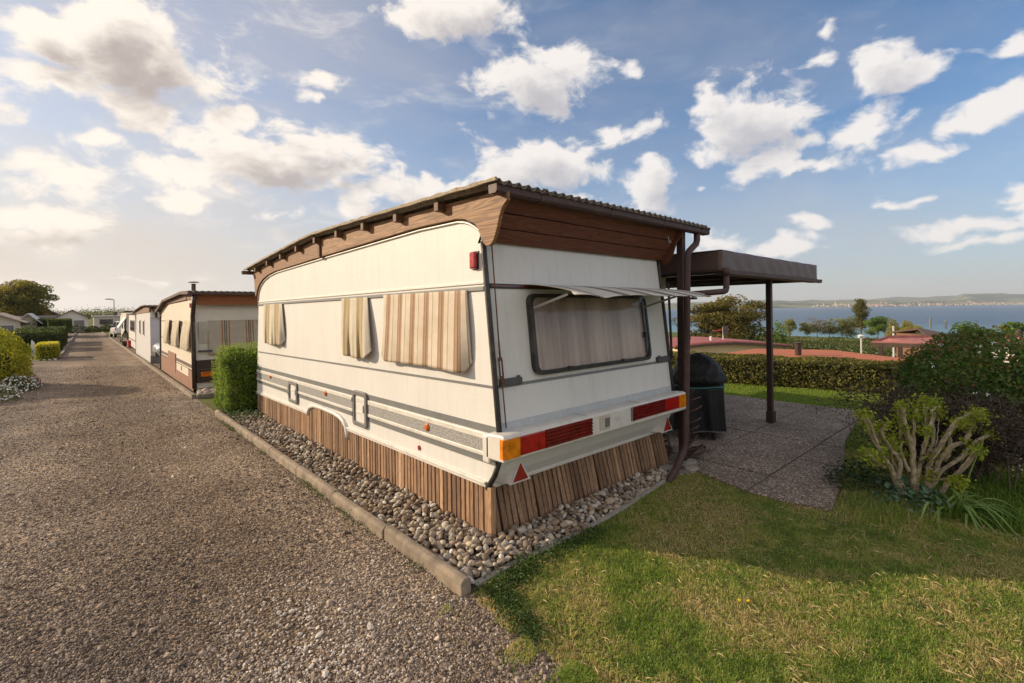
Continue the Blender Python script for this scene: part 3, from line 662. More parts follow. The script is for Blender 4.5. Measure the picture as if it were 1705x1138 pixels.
# triangular reflectors on wedge brackets
def tri(cx, tilt):
    y = 2.625; a = .085
    mb = MB(); t = [(cx - a - .02, .405), (cx + a + .02, .405), (cx, .565)]
    mb.prism(t, 1, y - .012, y); br = mb.build('triangle_bracket', M['white'], car)
    m2 = MB(); m2.hexa([(cx - .10, y, .41), (cx + .10, y, .41), (cx + .10, 2.76, .41), (cx - .16, 2.76, .41), (cx - .01, y, .56), (cx + .01, y, .56), (cx + .01, 2.7, .5), (cx - .03, 2.7, .5)]); m2.build('wedge', M['white'], br)
    m3 = MB(); m3.prism([(cx - a + .012, .420), (cx + a - .012, .420), (cx, .545)], 1, y - .02, y - .0125); m3.build('reflector', M['reflex'], br)
tri(2.41, 0); tri(4.49, 0)
rq = MB(); rq.hexa([(2.23, 2.72, .375), (4.57, 2.72, .375), (4.57, 2.75, .36), (2.23, 2.75, .36), (2.23, 2.722, .402), (4.57, 2.722, .402), (4.57, 2.77, .402), (2.23, 2.77, .402)]); rq.build('rear_sill', M['white'], car, bevel=.004)
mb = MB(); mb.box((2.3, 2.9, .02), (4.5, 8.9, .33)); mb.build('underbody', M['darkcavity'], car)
# tie rod with turnbuckle down the rear corner
mb = MB()
x = BX + .05
pr = lambda z, o=.03: (x, ry(z) - o, z)
mb.tube([pr(2.18, .045), pr(1.45)], .0055, 6); mb.tube([pr(1.45), pr(1.33)], .008, 6); mb.tube([pr(1.20), pr(.84)], .0055, 6); mb.tube([pr(1.20, .04), pr(1.16, .04)], .012, 6)
for s in (-.014, .014): mb.bar((x + s, ry(1.33) - .03, 1.33), (x + s, ry(1.20) - .03, 1.20), .007, .010, (0, 1, 0))
mb.tube([pr(1.345), pr(1.32)], .015, 8); mb.tube([pr(1.21), pr(1.19)], .015, 8)
mb.build('tie_rod', M['rust'], car, smooth=True)
mb = MB(); mb.bar((4.66, ry(2.0) - .07, 1.95), (4.64, ry(1.2) - .02, 1.15), .03, .012, (0, 1, 0)); mb.build('tie_strap', M['rubber'], car)

# ---- wooden roof cover
roof_prof = [(2.43, 2.56), (3.19, 2.577), (4.5, 2.602), (5.3, 2.615), (5.97, 2.620), (6.4, 2.60), (6.84, 2.572), (7.94, 2.503), (9.18, 2.412)]
def rz(y): return float(np.interp(y, [p[0] for p in roof_prof], [p[1] for p in roof_prof]))
X0, X1 = 2.055, 5.06
nx = int((X1 - X0) / .092 * 8)
def rf(u, v):
    k = v * (len(roof_prof) - 1); i = min(int(k), len(roof_prof) - 2); f = k - i
    y = roof_prof[i][0] * (1 - f) + roof_prof[i + 1][0] * f
    x = X0 + u * (X1 - X0); return (x, y, rz(y) + .017 * math.sin(2 * math.pi * (x - X0) / .092) + .004 * math.sin(y * 5 + x * 2))
mb = MB(); mb.grid(rf, nx, 2 * (len(roof_prof) - 1)); roof = mb.build('roof_sheet', M['eternit'], car, smooth=True, solid=.009)
mb = MB(); vp_ = [(y, rz(y)) for y in np.linspace(2.43, 9.18, 60)]; mb.prism([(y, z - .004 + .003 * math.sin(y * 40)) for y, z in vp_] + [(y, z + .020 + .004 * math.sin(y * 31) + .003 * math.sin(y * 83)) for y, z in vp_[::-1]], 0, 2.043, 2.062); mb.build('roof_verge', M['lichen'], car)
for k in range(10):
    y = 3.218 + k * .6795; mb = MB(); z = rz(y) - .026
    if y > 8.9: continue
    mb.box((2.085, y - .03, z - .072), (4.9, y + .03, z)); mb.build('rafter', M['rafter'], car, bevel=.004)
mb = MB(); mb.box((2.0, 9.10, 2.335), (4.95, 9.16, 2.395)); mb.build('rafter', M['rafter'], car, bevel=.004)
bd = [(2.450, 2.52), (2.445, 2.445), (2.475, 2.425), (2.51, 2.387), (2.535, 2.33), (2.555, 2.27), (2.58, 2.215), (2.605, 2.175), (2.64, 2.152), (2.68, 2.152), (2.712, 2.175), (2.735, 2.215), (2.757, 2.262), (2.80, 2.318), (2.87, 2.36), (2.96, 2.388), (3.07, 2.402), (3.645, 2.412), (5.94, 2.36), (7.815, 2.308), (8.21, 2.275), (8.52, 2.215), (8.73, 2.135), (8.85, 2.045), (8.90, 1.95), (8.95, 1.97), (8.985, 2.08), (9.0, 2.2), (9.05, 2.30), (9.09, 2.36)]
tp = [(y, rz(y) - .035) for y in (9.09, 7.94, 6.84, 6.4, 5.97, 5.3, 4.5, 3.19, 2.45)]
i0 = next(i for i, p in enumerate(bd) if p[0] > 5.93)
near = bd[:i0] + [(5.93, 2.36)] + [p for p in tp if p[0] < 5.93 and p[0] > 2.46]
near = [(2.450, 2.525)] + bd[1:i0] + [(5.93, 2.36), (5.93, 2.583)] + [p for p in tp if 2.46 < p[0] < 5.93]
farb = [(5.93, 2.36)] + bd[i0:] + [p for p in tp if p[0] > 5.93] + [(5.93, 2.585)]
mb = MB(); mb.prism(near, 0, 2.160, 2.192); fb = mb.build('fascia_board', M['bracket'], car, bevel=.005)
mb = MB(); mb.prism(farb, 0, 2.162, 2.192); mb.build('fascia_board', M['fascia'], car, bevel=.005)
mb = MB(); mb.box((2.135, 5.89, 2.345), (2.160, 5.96, 2.58)); mb.build('fascia_batten', M['rafter'], car, bevel=.004)
mb = MB(); mb.prism([(x_ + .07, z_) for x_, z_ in bd[:14]] + [(3.3, 2.40), (3.3, 2.53), (2.52, 2.52)], 0, 4.66, 4.69); mb.build('fascia_board', M['browntboard'], car, bevel=.004)
mb = MB(); mb.hexa([(2.2, 2.80, 2.19), (4.65, 2.80, 2.19), (4.65, 2.83, 2.19), (2.2, 2.83, 2.19), (2.2, 2.62, 2.52), (4.65, 2.62, 2.52), (4.65, 2.65, 2.52), (2.2, 2.65, 2.52)]); mb.build('light_block_board', M['darkcavity'], car)  # dark board added behind the soffit to stop light through the gaps
lo, hi = Vector((0, ry(2.19) - .012, 2.20)), Vector((0, 2.575, 2.515))
for k in range(3):
    a = lo.lerp(hi, k / 3 + .012); b = lo.lerp(hi, (k + 1) / 3 - .012); nrm = Vector((0, -(hi - lo).z, (hi - lo).y)).normalized(); th = .018; o_ = .007 * k
    mb = MB(); xa, xb = 2.195, 4.655
    P = lambda x, p, d: (x, p.y + nrm.y * d, p.z + nrm.z * d)
    mb.hexa([P(xa, a, o_), P(xb, a, o_), P(xb, a, o_ + th), P(xa, a, o_ + th), P(xa, b, o_), P(xb, b, o_), P(xb, b, o_ + th), P(xa, b, o_ + th)]); mb.build('soffit_board', M['browntboard'], car, bevel=.004)
gp = [(2.445, 2.563), (2.437, 2.555), (2.437, 2.545), (2.45, 2.54), (2.452, 2.50), (2.462, 2.488), (2.52, 2.488), (2.53, 2.50), (2.53, 2.56)]
mb = MB(); mb.extrude_profile(gp, 0, 2.075, 5.13); gut = mb.build('gutter', M['gutter'], car, solid=.006)
mb = MB(); mb.prism([(2.446, 2.50), (2.46, 2.486), (2.53, 2.486), (2.535, 2.55), (2.446, 2.555)], 0, 2.068, 2.078); mb.build('gutter_end', M['gutter'], gut); mb = MB(); mb.prism([(2.446, 2.50), (2.46, 2.486), (2.53, 2.486), (2.535, 2.55), (2.446, 2.555)], 0, 5.126, 5.136); mb.build('gutter_end', M['gutter'], gut)
for xx in (2.5, 3.35, 4.2, 4.95): mb = MB(); mb.prism([(2.432, 2.575), (2.430, 2.54), (2.444, 2.53), (2.446, 2.49), (2.46, 2.478), (2.53, 2.478), (2.53, 2.482), (2.455, 2.486), (2.448, 2.53), (2.436, 2.545), (2.44, 2.572)], 0, xx, xx + .03); mb.build('gutter_clip', M['gutter'], gut)
mb = MB(); mb.tube([(4.93, 2.49, 2.50), (4.93, 2.49, 2.42), (4.91, 2.49, 2.375), (4.78, 2.50, 2.29), (4.745, 2.50, 2.25), (4.735, 2.50, 2.18), (4.70, 2.5, 1.2), (4.66, 2.50, .30), (4.63, 2.50, .22), (4.40, 2.455, .10), (4.16, 2.42, .0)], .034, 14)
dp = mb.build('downpipe', M['gutter'], car, smooth=True)
for z, xx in ((2.16, 4.735), (.38, 4.664), (1.35, 4.706)): mb = MB(); mb.cyl((xx, 2.50, z), (xx, 2.50, z + .05), .038, 14); mb.build('pipe_collar', M['gutter'], dp)
mb = MB(); mb.box((4.745, 2.56, .0), (4.815, 2.63, 2.53)); mb.build('roof_post', M['brownpost'], car, bevel=.005)
mb = MB(); mb.tube([(4.35, 2.50, 2.40), (4.35, 2.49, 2.365)] + [(4.35 + .018 - .018 * math.cos(a), 2.49, 2.355 - .018 * math.sin(a)) for a in np.linspace(0, 4.4, 12)], .003, 6); mb.build('hook', M['silver'], car)

# ---- blinds hanging outside the side windows (each its own thing)
def blind(name, label, y_left, y_right, ztop, zbot, bulge, mat, seed, fl=.0, wav=1.0, X=BX, group='striped blinds hanging on the caravan side', turn=.06, ky=.75):
    r_ = random.Random(seed); p = [r_.uniform(0, 6) for _ in range(6)]
    def fn(u, v):      # u from the far edge (left in view) to the near edge, v from bottom to top
        w_ = (1 - v)
        y = y_left + (y_right - y_left) * u + fl * (w_ ** 2) * (1 - u)
        edge = min(u, 1 - u)
        x = .02 + bulge * math.sin(min(1, w_ * 1.15) * math.pi / 2) + wav * .010 * w_ * math.sin(u * 15 + p[0] + v) + wav * .006 * w_ * math.sin(u * 33 + p[1]) + .012 * w_ ** 3 * math.sin(u * 7 + p[2])
        lift = 0
        for c_ in (u, 1 - u):
            L = abs(y_right - y_left) * c_
            if L < .09: lift = max(lift, (.09 - L) ** 2 / .09 * 1.0)
        z = zbot + (ztop - zbot) * v + lift * max(0, 1 - v * 6) + .006 * w_ * math.sin(u * 7 + p[3])
        y *= 1 - ky * (x - .02) / 2.2
        if u > .93: x -= turn * (u - .93) / .07 * w_
        return (X - x, y, z)
    mb = MB(); mb.grid(fn, 60, 24)
    o = mb.build(name, mat, smooth=True, solid=.005, fix=False); return tag(o, label, 'blind', group)
a0, a1, a2 = at(436, 507, 0, BX - .05), at(466, 507, 0, BX - .05), at(466, 577, 0, BX - .07)
blind('window_blind', 'narrow olive striped blind at the far end of the big caravan side', a0.y, a1.y, 1.81, 1.19, .05, M['fabric_olive'], 1)
blind('window_blind', 'narrow olive striped blind with crumpled hem between two others on caravan side', at(563, 495, 0, BX - .06).y, at(606, 493, 0, BX - .06).y, 1.835, 1.20, .06, M['fabric_olive'], 2, -.02, 1.2)
blind('window_blind', 'wide brown and cream striped blind nearest the corner of the big caravan', at(634, 487, 0, BX - .05).y, at(772, 480, 0, BX - .05).y, 1.845, 1.215, .05, M['fabric'], 3, .05, .5)
# propped awning over the rear window
def awn(u, v):     # u along X, v from hinge (0) to outer hem (1)
    x = 2.58 + u * 1.99; y = 2.725 - v * .60
    c_ = min(u, 1 - u) * 1.99
    if c_ < .10: y += (.10 - c_) ** 2 / .10 * max(0, (v - .8) / .2) * .9
    sag = .002 * math.sin(u * 19 + 1) * v + .002 * math.sin(u * 43) * v * v
    return (x, y, 1.888 - .095 * v ** 1.15 + .012 * math.sin(v * math.pi) + sag - (.02 * v * math.exp(-((u - .12) / .07) ** 2)))
mb = MB(); mb.grid(awn, 80, 20); o = mb.build('window_awning', M['fabric_awn'], smooth=True, solid=.006, fix=False)
tag(o, 'striped cloth awning propped out over the caravan rear window', 'awning')
mb = MB()
for xx in (2.61, 4.16):
    mb = MB(); mb.bar((xx, ry(1.70) - .055, 1.70), (xx, 2.30, 1.80), .02, .006, (1, 0, 0)); mb.build('awning_strut', M['silver'], o, bevel=.002)
for xx in (3.3, 4.2): mb = MB(); mb.box((xx, 2.15, 1.765), (xx + .05, 2.20, 1.785)); mb.build('awning_clip', M['rubber'], o)

# ---- slatted skirts
def slats_side():
    mb = MB(); sr = random.Random(8); y = 2.735; k = 0
    mb.mi = 1; mb.tint = .3
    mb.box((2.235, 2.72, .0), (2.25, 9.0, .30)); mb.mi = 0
    while y < 9.0:
        w_ = sr.uniform(.036, .050); top = .40 - .0152 * (y - 2.66)
        if 5.27 < y + w_ / 2 < 6.48: top = float(np.interp(y, [5.27, 5.4, 5.6, 6.25, 6.42, 6.48], [.36, .44, .475, .47, .42, .36]))
        mb.tint = min(1, max(0, sr.gauss(.42, .22))); x = 2.188 + sr.uniform(0, .006); bz = gz(y) - .02
        ln = sr.uniform(-.004, .004)
        mb.hexa([(x, y + ln, bz), (x + .022, y + ln, bz), (x + .022, y + w_ + ln, bz), (x, y + w_ + ln, bz), (x, y, top), (x + .022, y, top), (x + .022, y + w_, top), (x, y + w_, top)])
        y += w_ + sr.uniform(.012, .020)
    mb.tint = .7; mb.box((2.186, 2.688, -.02), (2.232, 2.732, .392))
    o = mb.build('slatted_skirt', [M['slat'], M['darkcavity']], bevel=.002); return tag(o, 'sunlit skirt of upright weathered wooden slats along the long caravan side', 'skirting', 'slatted wooden skirts under the big caravan')
slats_side()
def slats_rear():
    mb = MB(); sr = random.Random(12); mb.mi = 1
    T = lambda x, v, o=0: Vector((x, 2.752 + (2.668 - 2.752) * v - o, .372 + (-.02 - .372) * v))
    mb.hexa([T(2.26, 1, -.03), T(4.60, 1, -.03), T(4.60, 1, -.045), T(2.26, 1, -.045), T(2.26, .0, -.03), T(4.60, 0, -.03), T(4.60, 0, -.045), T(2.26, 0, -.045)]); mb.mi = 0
    x = 2.235
    while x < 4.61:
        w_ = sr.uniform(.038, .047); mb.tint = min(1, max(0, sr.gauss(.36, .17))); o = sr.uniform(-.003, .004); sl = .02 + sr.uniform(-.012, .012); tv = sr.uniform(0, .02)
        mb.hexa([T(x + sl, 1, o), T(x + w_ + sl, 1, o), T(x + w_ + sl, 1, o - .022), T(x + sl, 1, o - .022), T(x, tv, o), T(x + w_, tv, o), T(x + w_, tv, o - .022), T(x, tv, o - .022)])
        x += w_ + sr.uniform(.010, .017)
    o = mb.build('slatted_skirt', [M['slat'], M['darkcavity']], bevel=.002); return tag(o, 'leaning skirt of brown wooden slats in shade below the caravan tail lights', 'skirting', 'slatted wooden skirts under the big caravan')
slats_rear()

# =================================================================== river pebbles and loose gravel
def ico(sub):
    import bmesh
    bm = bmesh.new(); bmesh.ops.create_icosphere(bm, subdivisions=sub, radius=1)
    V = np.array([v.co[:] for v in bm.verts]); Fa = np.array([[v.index for v in f.verts] for f in bm.faces]); bm.free(); return V, Fa
def stones(name, P, size, sub, mat, tint=None, flat=.62, rough=.12, smooth=True):
    V0, F0 = ico(sub); n = len(P); k = len(V0)
    ax = np.stack([RNG.uniform(.75, 1.35, n), RNG.uniform(.65, 1.0, n), RNG.uniform(flat * .75, flat * 1.2, n)], 1)
    ph = RNG.uniform(0, 6.28, (n, 3, 1)); fr = RNG.uniform(1.2, 2.6, (n, 3, 1))
    V = np.repeat(V0[None], n, 0)
    bumpf = 1 + rough * (np.sin(V[:, :, 0] * fr[:, 0] + V[:, :, 1] * 2 + ph[:, 0]) + np.sin(V[:, :, 1] * fr[:, 1] * 1.3 + V[:, :, 2] * 1.5 + ph[:, 1])) + (RNG.normal(0, rough * .7, (n, k)) if sub == 1 else 0)
    V = V * bumpf[:, :, None] * ax[:, None, :] * size[:, None, None]
    yaw = RNG.uniform(0, 6.28, n); tl = RNG.normal(0, .35, n); tl2 = RNG.normal(0, .35, n)
    def rot(V, a, i, j):
        c, s = np.cos(a)[:, None], np.sin(a)[:, None]; W = V.copy(); W[:, :, i] = V[:, :, i] * c - V[:, :, j] * s; W[:, :, j] = V[:, :, i] * s + V[:, :, j] * c; return W
    V = rot(rot(rot(V, tl, 1, 2), tl2, 0, 2), yaw, 0, 1) + P[:, None, :]
    Fa = (F0[None] + (np.arange(n) * k)[:, None, None]).reshape(-1, 3)
    t = RNG.uniform(0, 1, n) if tint is None else tint
    return npmesh(name, V.reshape(-1, 3), Fa, mat, np.repeat(t, k), smooth=smooth)
def m_stone(name, stops, bs, spec=.4):
    m, nt, b = nm(name); a = N(nt, 'ShaderNodeAttribute', attribute_name='tint')
    r = ramp(nt, stops); nt.links.new(a.outputs['Fac'], r.inputs[0])
    v = coords(nt); n = noise(nt, bs, 5, .7, v); rn = ramp(nt, [(.3, (.72, .70, .68)), (.7, (1.12, 1.1, 1.08))]); nt.links.new(n.outputs[0], rn.inputs[0])
    nt.links.new(mixc(nt, 1, r.outputs[0], rn.outputs[0], 'MULTIPLY'), b.inputs['Base Color']); b.inputs['Roughness'].default_value = .7; b.inputs['Specular IOR Level'].default_value = spec; return m
M['pebble'] = m_stone('river pebble', [(0, (.12, .095, .075)), (.15, (.22, .17, .13)), (.3, (.33, .23, .14)), (.42, (.25, .22, .19)), (.55, (.42, .33, .23)), (.7, (.33, .31, .28)), (.8, (.48, .40, .29)), (.92, (.52, .48, .42)), (1, (.66, .62, .56))], 60)
M['grit'] = m_stone('loose gravel', [(0, (.09, .066, .052)), (.3, (.20, .152, .118)), (.55, (.31, .242, .188)), (.8, (.43, .345, .27)), (.93, (.56, .47, .39)), (1, (.72, .65, .57))], 90)
def in_poly(x, y, poly):
    c = np.zeros(len(x), bool); n = len(poly)
    for i in range(n):
        (x0, y0), (x1, y1) = poly[i], poly[i - 1]
        c ^= ((y0 > y) != (y1 > y)) & (x < (x1 - x0) * (y - y0) / ((y1 - y0) or 1e-9) + x0)
    return c
bed = [(1.71, 2.34), (2.15, 2.36), (2.75, 2.35), (3.31, 2.38), (3.92, 2.45), (4.35, 2.50), (4.30, 2.66), (2.19, 2.66), (2.185, 9.2), (1.71, 9.2)]
pts = []; cell = {}
def dart(n, poly, rmin, zf, sz):
    out = []; grid = {}
    for _ in range(n):
        x, y = RNG.uniform(1.7, 4.4), RNG.uniform(2.3, 9.2)
        if RNG.random() < .8 and x > 2.2: y = RNG.uniform(2.3, 2.7)
        if x > 2.2 and y > 2.7: continue
        out.append((x, y))
    A = np.array(out); A = A[in_poly(A[:, 0], A[:, 1], poly)]
    keep = []
    for x, y in A:
        r = rmin * (1 + .3 * (y > 4)); k = (int(x / .05), int(y / .05)); ok = True
        for a in (-1, 0, 1):
            for b in (-1, 0, 1):
                for (qx, qy) in grid.get((k[0] + a, k[1] + b), ()):
                    if (qx - x) ** 2 + (qy - y) ** 2 < r * r: ok = False; break
        if ok: grid.setdefault(k, []).append((x, y)); keep.append((x, y))
    return np.array(keep)
K1 = dart(60000, bed, .036, 0, 0); K2 = dart(40000, bed, .050, 0, 0)
K = np.concatenate([K1, K2]); lay = np.concatenate([np.zeros(len(K1)), np.ones(len(K2))])
hp = .016 + .03 * vnoise(K[:, 0] * 4, K[:, 1] * 4, 5) + lay * .024 + np.array([gz(y) for y in K[:, 1]])
sz = RNG.uniform(.015, .030, len(K)) * (1 + .3 * (RNG.random(len(K)) < .12))
o = stones('river_pebbles', np.stack([K[:, 0], K[:, 1], hp], 1), sz, 3 if len(K) < 5000 else 2, M['pebble'])
tag(o, 'bed of rounded river pebbles between the kerb and the wooden skirts', 'pebbles', kind='stuff')
# loose gravel lying on the drive, dense near the camera
n = 165000; D = 1.9 + 15 * RNG.random(n) ** 2.1; u = RNG.uniform(-1.3, .35, n)
gx = D * (_c * u + _s); gy = D * (-_s * u + _c)
ok = (gx < 1.64 + .05 * vnoise(gx * 9, gy * 9, 2) - .02) & (gy > .3) ; gx, gy, D = gx[ok], gy[ok], D[ok]
sz = RNG.uniform(.0035, .0085, len(gx)) * (1 + (RNG.random(len(gx)) < .02) * RNG.uniform(.4, 1.6, len(gx))) * (1 + .03 * D)
trk = np.exp(-((gx - .72 - .12 * vnoise(gy * .3, gy * 0, 3)) / .30) ** 2) + .8 * np.exp(-((gx + .62) / .30) ** 2)
pat = vnoise(gx * 1.1, gy * .8, 14, 4)
tn = np.clip(RNG.random(len(gx)) * .92 + .16 * (trk - .35) + .75 * (pat - .47), 0, 1)
ok = RNG.random(len(gx)) < np.clip(1.25 - .55 * trk - 1.2 * np.maximum(0, vnoise(gx * 2.3, gy * 2.3, 44, 3) - .55), .25, 1)
gx, gy, D, sz, tn = gx[ok], gy[ok], D[ok], sz[ok], tn[ok]
o = stones('loose_gravel', np.stack([gx, gy, .008 + sz * .3 + np.array([gz(y) for y in gy])], 1), sz, 1, M['grit'], tn, flat=.7, rough=.16, smooth=False)
tag(o, 'loose crushed gravel scattered over the drive', 'gravel', kind='stuff')
M['moss'] = leafm('dry moss and straw', [(.20, .12, .035), (.34, .22, .07), (.30, .27, .08), (.12, .17, .03)], .2)
n = 60000; D = 1.9 + 14 * RNG.random(n) ** 1.5; u = RNG.uniform(-1.3, .3, n); mx_ = D * (_c * u + _s); my_ = D * (-_s * u + _c)
ok = (vnoise(mx_ * 2.1, my_ * 1.3, 71, 4) > .60) & (mx_ < 1.6) & (RNG.random(n) < .5) & (my_ > .3); mx_, my_, D = mx_[ok], my_[ok], D[ok]
o = leaves('moss_flecks', np.stack([mx_, my_, .014 + np.array([gz(y) for y in my_])], 1), np.tile([0, 0, 1.], (len(mx_), 1)), .011, M['moss'], spread=.5, tint=RNG.beta(2, 3, len(mx_))); tag(o, 'ochre flecks of dry moss and straw among the gravel', 'moss', kind='stuff')
n = 5200; k_ = RNG.integers(0, 26, n); ky_ = RNG.uniform(2.6, 9.3, 26) ; kx_ = np.where(RNG.random(26) < .5, 1.60, 1.73); P = np.stack([kx_[k_] + RNG.normal(0, .03, n), ky_[k_] + RNG.normal(0, .08, n), .015 + np.abs(RNG.normal(0, .02, n))], 1); P[:, 2] += np.array([gz(y) for y in P[:, 1]])
KW = P

# =================================================================== grass
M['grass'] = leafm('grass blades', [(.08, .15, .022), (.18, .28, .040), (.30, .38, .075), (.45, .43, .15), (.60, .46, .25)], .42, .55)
def grass(name, X, Y, Z, hgt, wid, tint, mat, lean=.45):
    n = len(X); a = RNG.uniform(0, 6.28, n); l = np.abs(RNG.normal(0, lean, n)) + .1
    d = np.stack([np.cos(a), np.sin(a), np.zeros(n)], 1); s = np.stack([-np.sin(a), np.cos(a), np.zeros(n)], 1)
    b = np.stack([X, Y, Z], 1); h = hgt[:, None]; w_ = wid[:, None]
    mid = b + d * h * l[:, None] * .35 + np.array([0, 0, 1]) * h * .6; tip = b + d * h * l[:, None] * 1.1 + np.array([0, 0, 1]) * h * np.maximum(.35, 1 - l[:, None] * .5)
    V = np.stack([b - s * w_, b + s * w_, mid - s * w_ * .8, mid + s * w_ * .8, tip], 1).reshape(-1, 3); i = np.arange(n)[:, None] * 5
    Fa = np.concatenate([i + [0, 1, 3], i + [0, 3, 2], i + [2, 3, 4]], 0)
    return npmesh(name, V, Fa, mat, np.repeat(np.clip(tint, 0, 1), 5))
n = 300000; D = 1.8 + 5.2 * RNG.random(n) ** 1.25; u = RNG.uniform(-.15, 1.3, n)
gx = D * (_c * u + _s); gy = D * (-_s * u + _c)
lp = np.array(lawn_poly); ok = in_poly(gx + .30 * (vnoise(gx * 4, gy * 4, 4, 4) - .47), gy + .10 * (vnoise(gx * 6, gy * 6, 9) - .5), lawn_poly) & ~in_poly(gx, gy, patio_poly)
dry = vnoise(gx * 2.3 + 3, gy * 2.3, 21, 5); fine = vnoise(gx * 14, gy * 14, 31, 3)
ok &= RNG.random(n) < np.where(dry > .60, .45, 1.0)
gx, gy, dry, fine, D = gx[ok], gy[ok], dry[ok], fine[ok], D[ok]
t = np.maximum(.30, .47 + 1.7 * (dry - .47)) + .7 * (fine - .5) + RNG.normal(0, .15, len(gx)) + (RNG.random(len(gx)) < .05) * .5
edge = (np.abs(gy - 2.3) < .14) & (gx < 2.9)
hg = RNG.uniform(.012, .034, len(gx)) * (.5 + 1.0 * fine)
o = grass('lawn_grass', gx, gy, np.full(len(gx), .01), hg, RNG.uniform(.0012, .0024, len(gx)) * (.7 + .12 * D), t, M['grass'], .8)
tag(o, 'short sunlit lawn grass with dry straw coloured patches', 'grass', kind='stuff')
n = 9000; D = 1.8 + 4.5 * RNG.random(n) ** 1.2; u = RNG.uniform(-.1, 1.25, n); sx_ = D * (_c * u + _s); sy_ = D * (-_s * u + _c); ok = in_poly(sx_, sy_, lawn_poly) & ~in_poly(sx_, sy_, patio_poly) & (vnoise(sx_ * 2.3 + 3, sy_ * 2.3, 21, 5) > .44); sx_, sy_ = sx_[ok], sy_[ok]
M['straw'] = leafm('dead straw', [(.34, .24, .12), (.52, .40, .22), (.66, .54, .33)], .2)
o = leaves('dead_straw', np.stack([sx_, sy_, .016 + .022 * RNG.random(len(sx_))], 1), np.tile([0, 0, 1.], (len(sx_), 1)), .05, M['straw'], aspect=.05, spread=.35); tag(o, 'dead straw and clippings lying in the lawn', 'straw', kind='stuff')
n = 26000; gy = RNG.uniform(.2, 2.3, n); gx = 1.72 - np.abs(RNG.normal(0, .09, n)); ok = vnoise(gx * 7, gy * 7, 91, 3) > .50; gx, gy = gx[ok], gy[ok]
o = grass('edge_grass', gx, gy, np.full(len(gx), .008), RNG.uniform(.012, .04, len(gx)), RNG.uniform(.0012, .0022, len(gx)), np.clip(.45 + 1.2 * (vnoise(gx * 5, gy * 5, 17) - .5) + RNG.normal(0, .15, len(gx)), 0, 1), M['grass'], .8); tag(o, 'ragged tufts of grass creeping from the lawn over the gravel edge', 'grass', kind='stuff')
n = 3600; k_ = RNG.integers(0, 40, n); cx_ = RNG.uniform(1.8, 5.2, 40); cy_ = RNG.uniform(-.4, 2.2, 40); P = np.stack([cx_[k_] + RNG.normal(0, .07, n), cy_[k_] + RNG.normal(0, .07, n), .018 + .016 * RNG.random(n)], 1); ok = in_poly(P[:, 0], P[:, 1], lawn_poly) & ~in_poly(P[:, 0], P[:, 1], patio_poly); P = P[ok]
M['clover'] = leafm('clover leaves', [(.06, .12, .025), (.11, .19, .04), (.17, .26, .06)], .3)
o = leaves('clover', P, np.tile([0, 0, 1.], (len(P), 1)), .014, M['clover'], aspect=.85, spread=.4); tag(o, 'patches of small round clover leaves in the lawn', 'clover', kind='stuff')
n = 42000; gx = RNG.uniform(8.6, 11.4, n); gy = RNG.uniform(1.6, 5.4, n); ok = ~in_poly(gx, gy, patio_poly); gx, gy = gx[ok], gy[ok]
o = grass('back_lawn_grass', gx, gy, np.full(len(gx), .01), RNG.uniform(.02, .05, len(gx)), RNG.uniform(.003, .006, len(gx)), RNG.normal(.36, .12, len(gx)), M['grass'])
tag(o, 'green strip of mown grass between patio and hedge', 'grass', kind='stuff')
n = 60000; gx = RNG.uniform(1.8, 11.0, n); gy = RNG.uniform(-3.9, 1.8, n); ok = in_poly(gx, gy, lawn_poly) & ~in_poly(gx, gy, patio_poly) & (((gx - 4) ** 2 + gy ** 2 > 6.2) | (gy < -1.2)); gx, gy = gx[ok], gy[ok]
o = grass('rear_lawn_grass', gx, gy, np.full(len(gx), .01), RNG.uniform(.015, .04, len(gx)), RNG.uniform(.003, .006, len(gx)), np.clip(.44 + 1.9 * (vnoise(gx * 2.3 + 3, gy * 2.3, 21, 5) - .47) + RNG.normal(0, .15, len(gx)), 0, 1), M['grass'], .8); tag(o, 'mown grass of the lawn running on behind the bushes', 'grass', kind='stuff')
# dark low weeds along the lawn corner by the kerb
M['weed'] = leafm('weed leaves', [(.025, .055, .012), (.05, .095, .02), (.085, .14, .03)], .3)
n = 5200; s_ = RNG.random(n); px = np.interp(s_, [0, .3, .65, 1], [1.66, 1.78, 2.15, 2.85]); py = np.interp(s_, [0, .3, .65, 1], [1.75, 2.20, 2.28, 2.28])
px = px + RNG.normal(0, .045, n) + .03; py = py + RNG.normal(0, .055, n) - .02
hh = np.abs(RNG.normal(0, .022, n)) * (1.3 - .5 * s_)
ok = RNG.random(len(KW)) < .55; o = leaves('kerb_weeds', KW[ok], np.tile([0, 0, 1.0], (ok.sum(), 1)), .016, M['weed'], aspect=.4, spread=.8); tag(o, 'tiny green weeds sprouting along both sides of the kerb', 'weeds', kind='stuff')
o = leaves('edge_weeds', np.stack([px, py, .015 + hh], 1), np.tile([0, 0, 1.0], (n, 1)), .017, M['weed'], aspect=.6, spread=.7); tag(o, 'low dark green weeds along the lawn corner beside the kerb end', 'weeds', kind='stuff')
n = 1500; s_ = RNG.random(n); px = 1.72 + .45 * RNG.random(n); py = 8.3 + 1.3 * RNG.random(n) ** .7
o = leaves('weeds', np.stack([px, py, gz(9) + .03 + np.abs(RNG.normal(0, .05, n))], 1), np.tile([0, 0, 1.0], (n, 1)), .035, M['weed'], spread=.7); tag(o, 'fresh green weeds growing among pebbles at foot of the box shrub', 'weeds', kind='stuff')
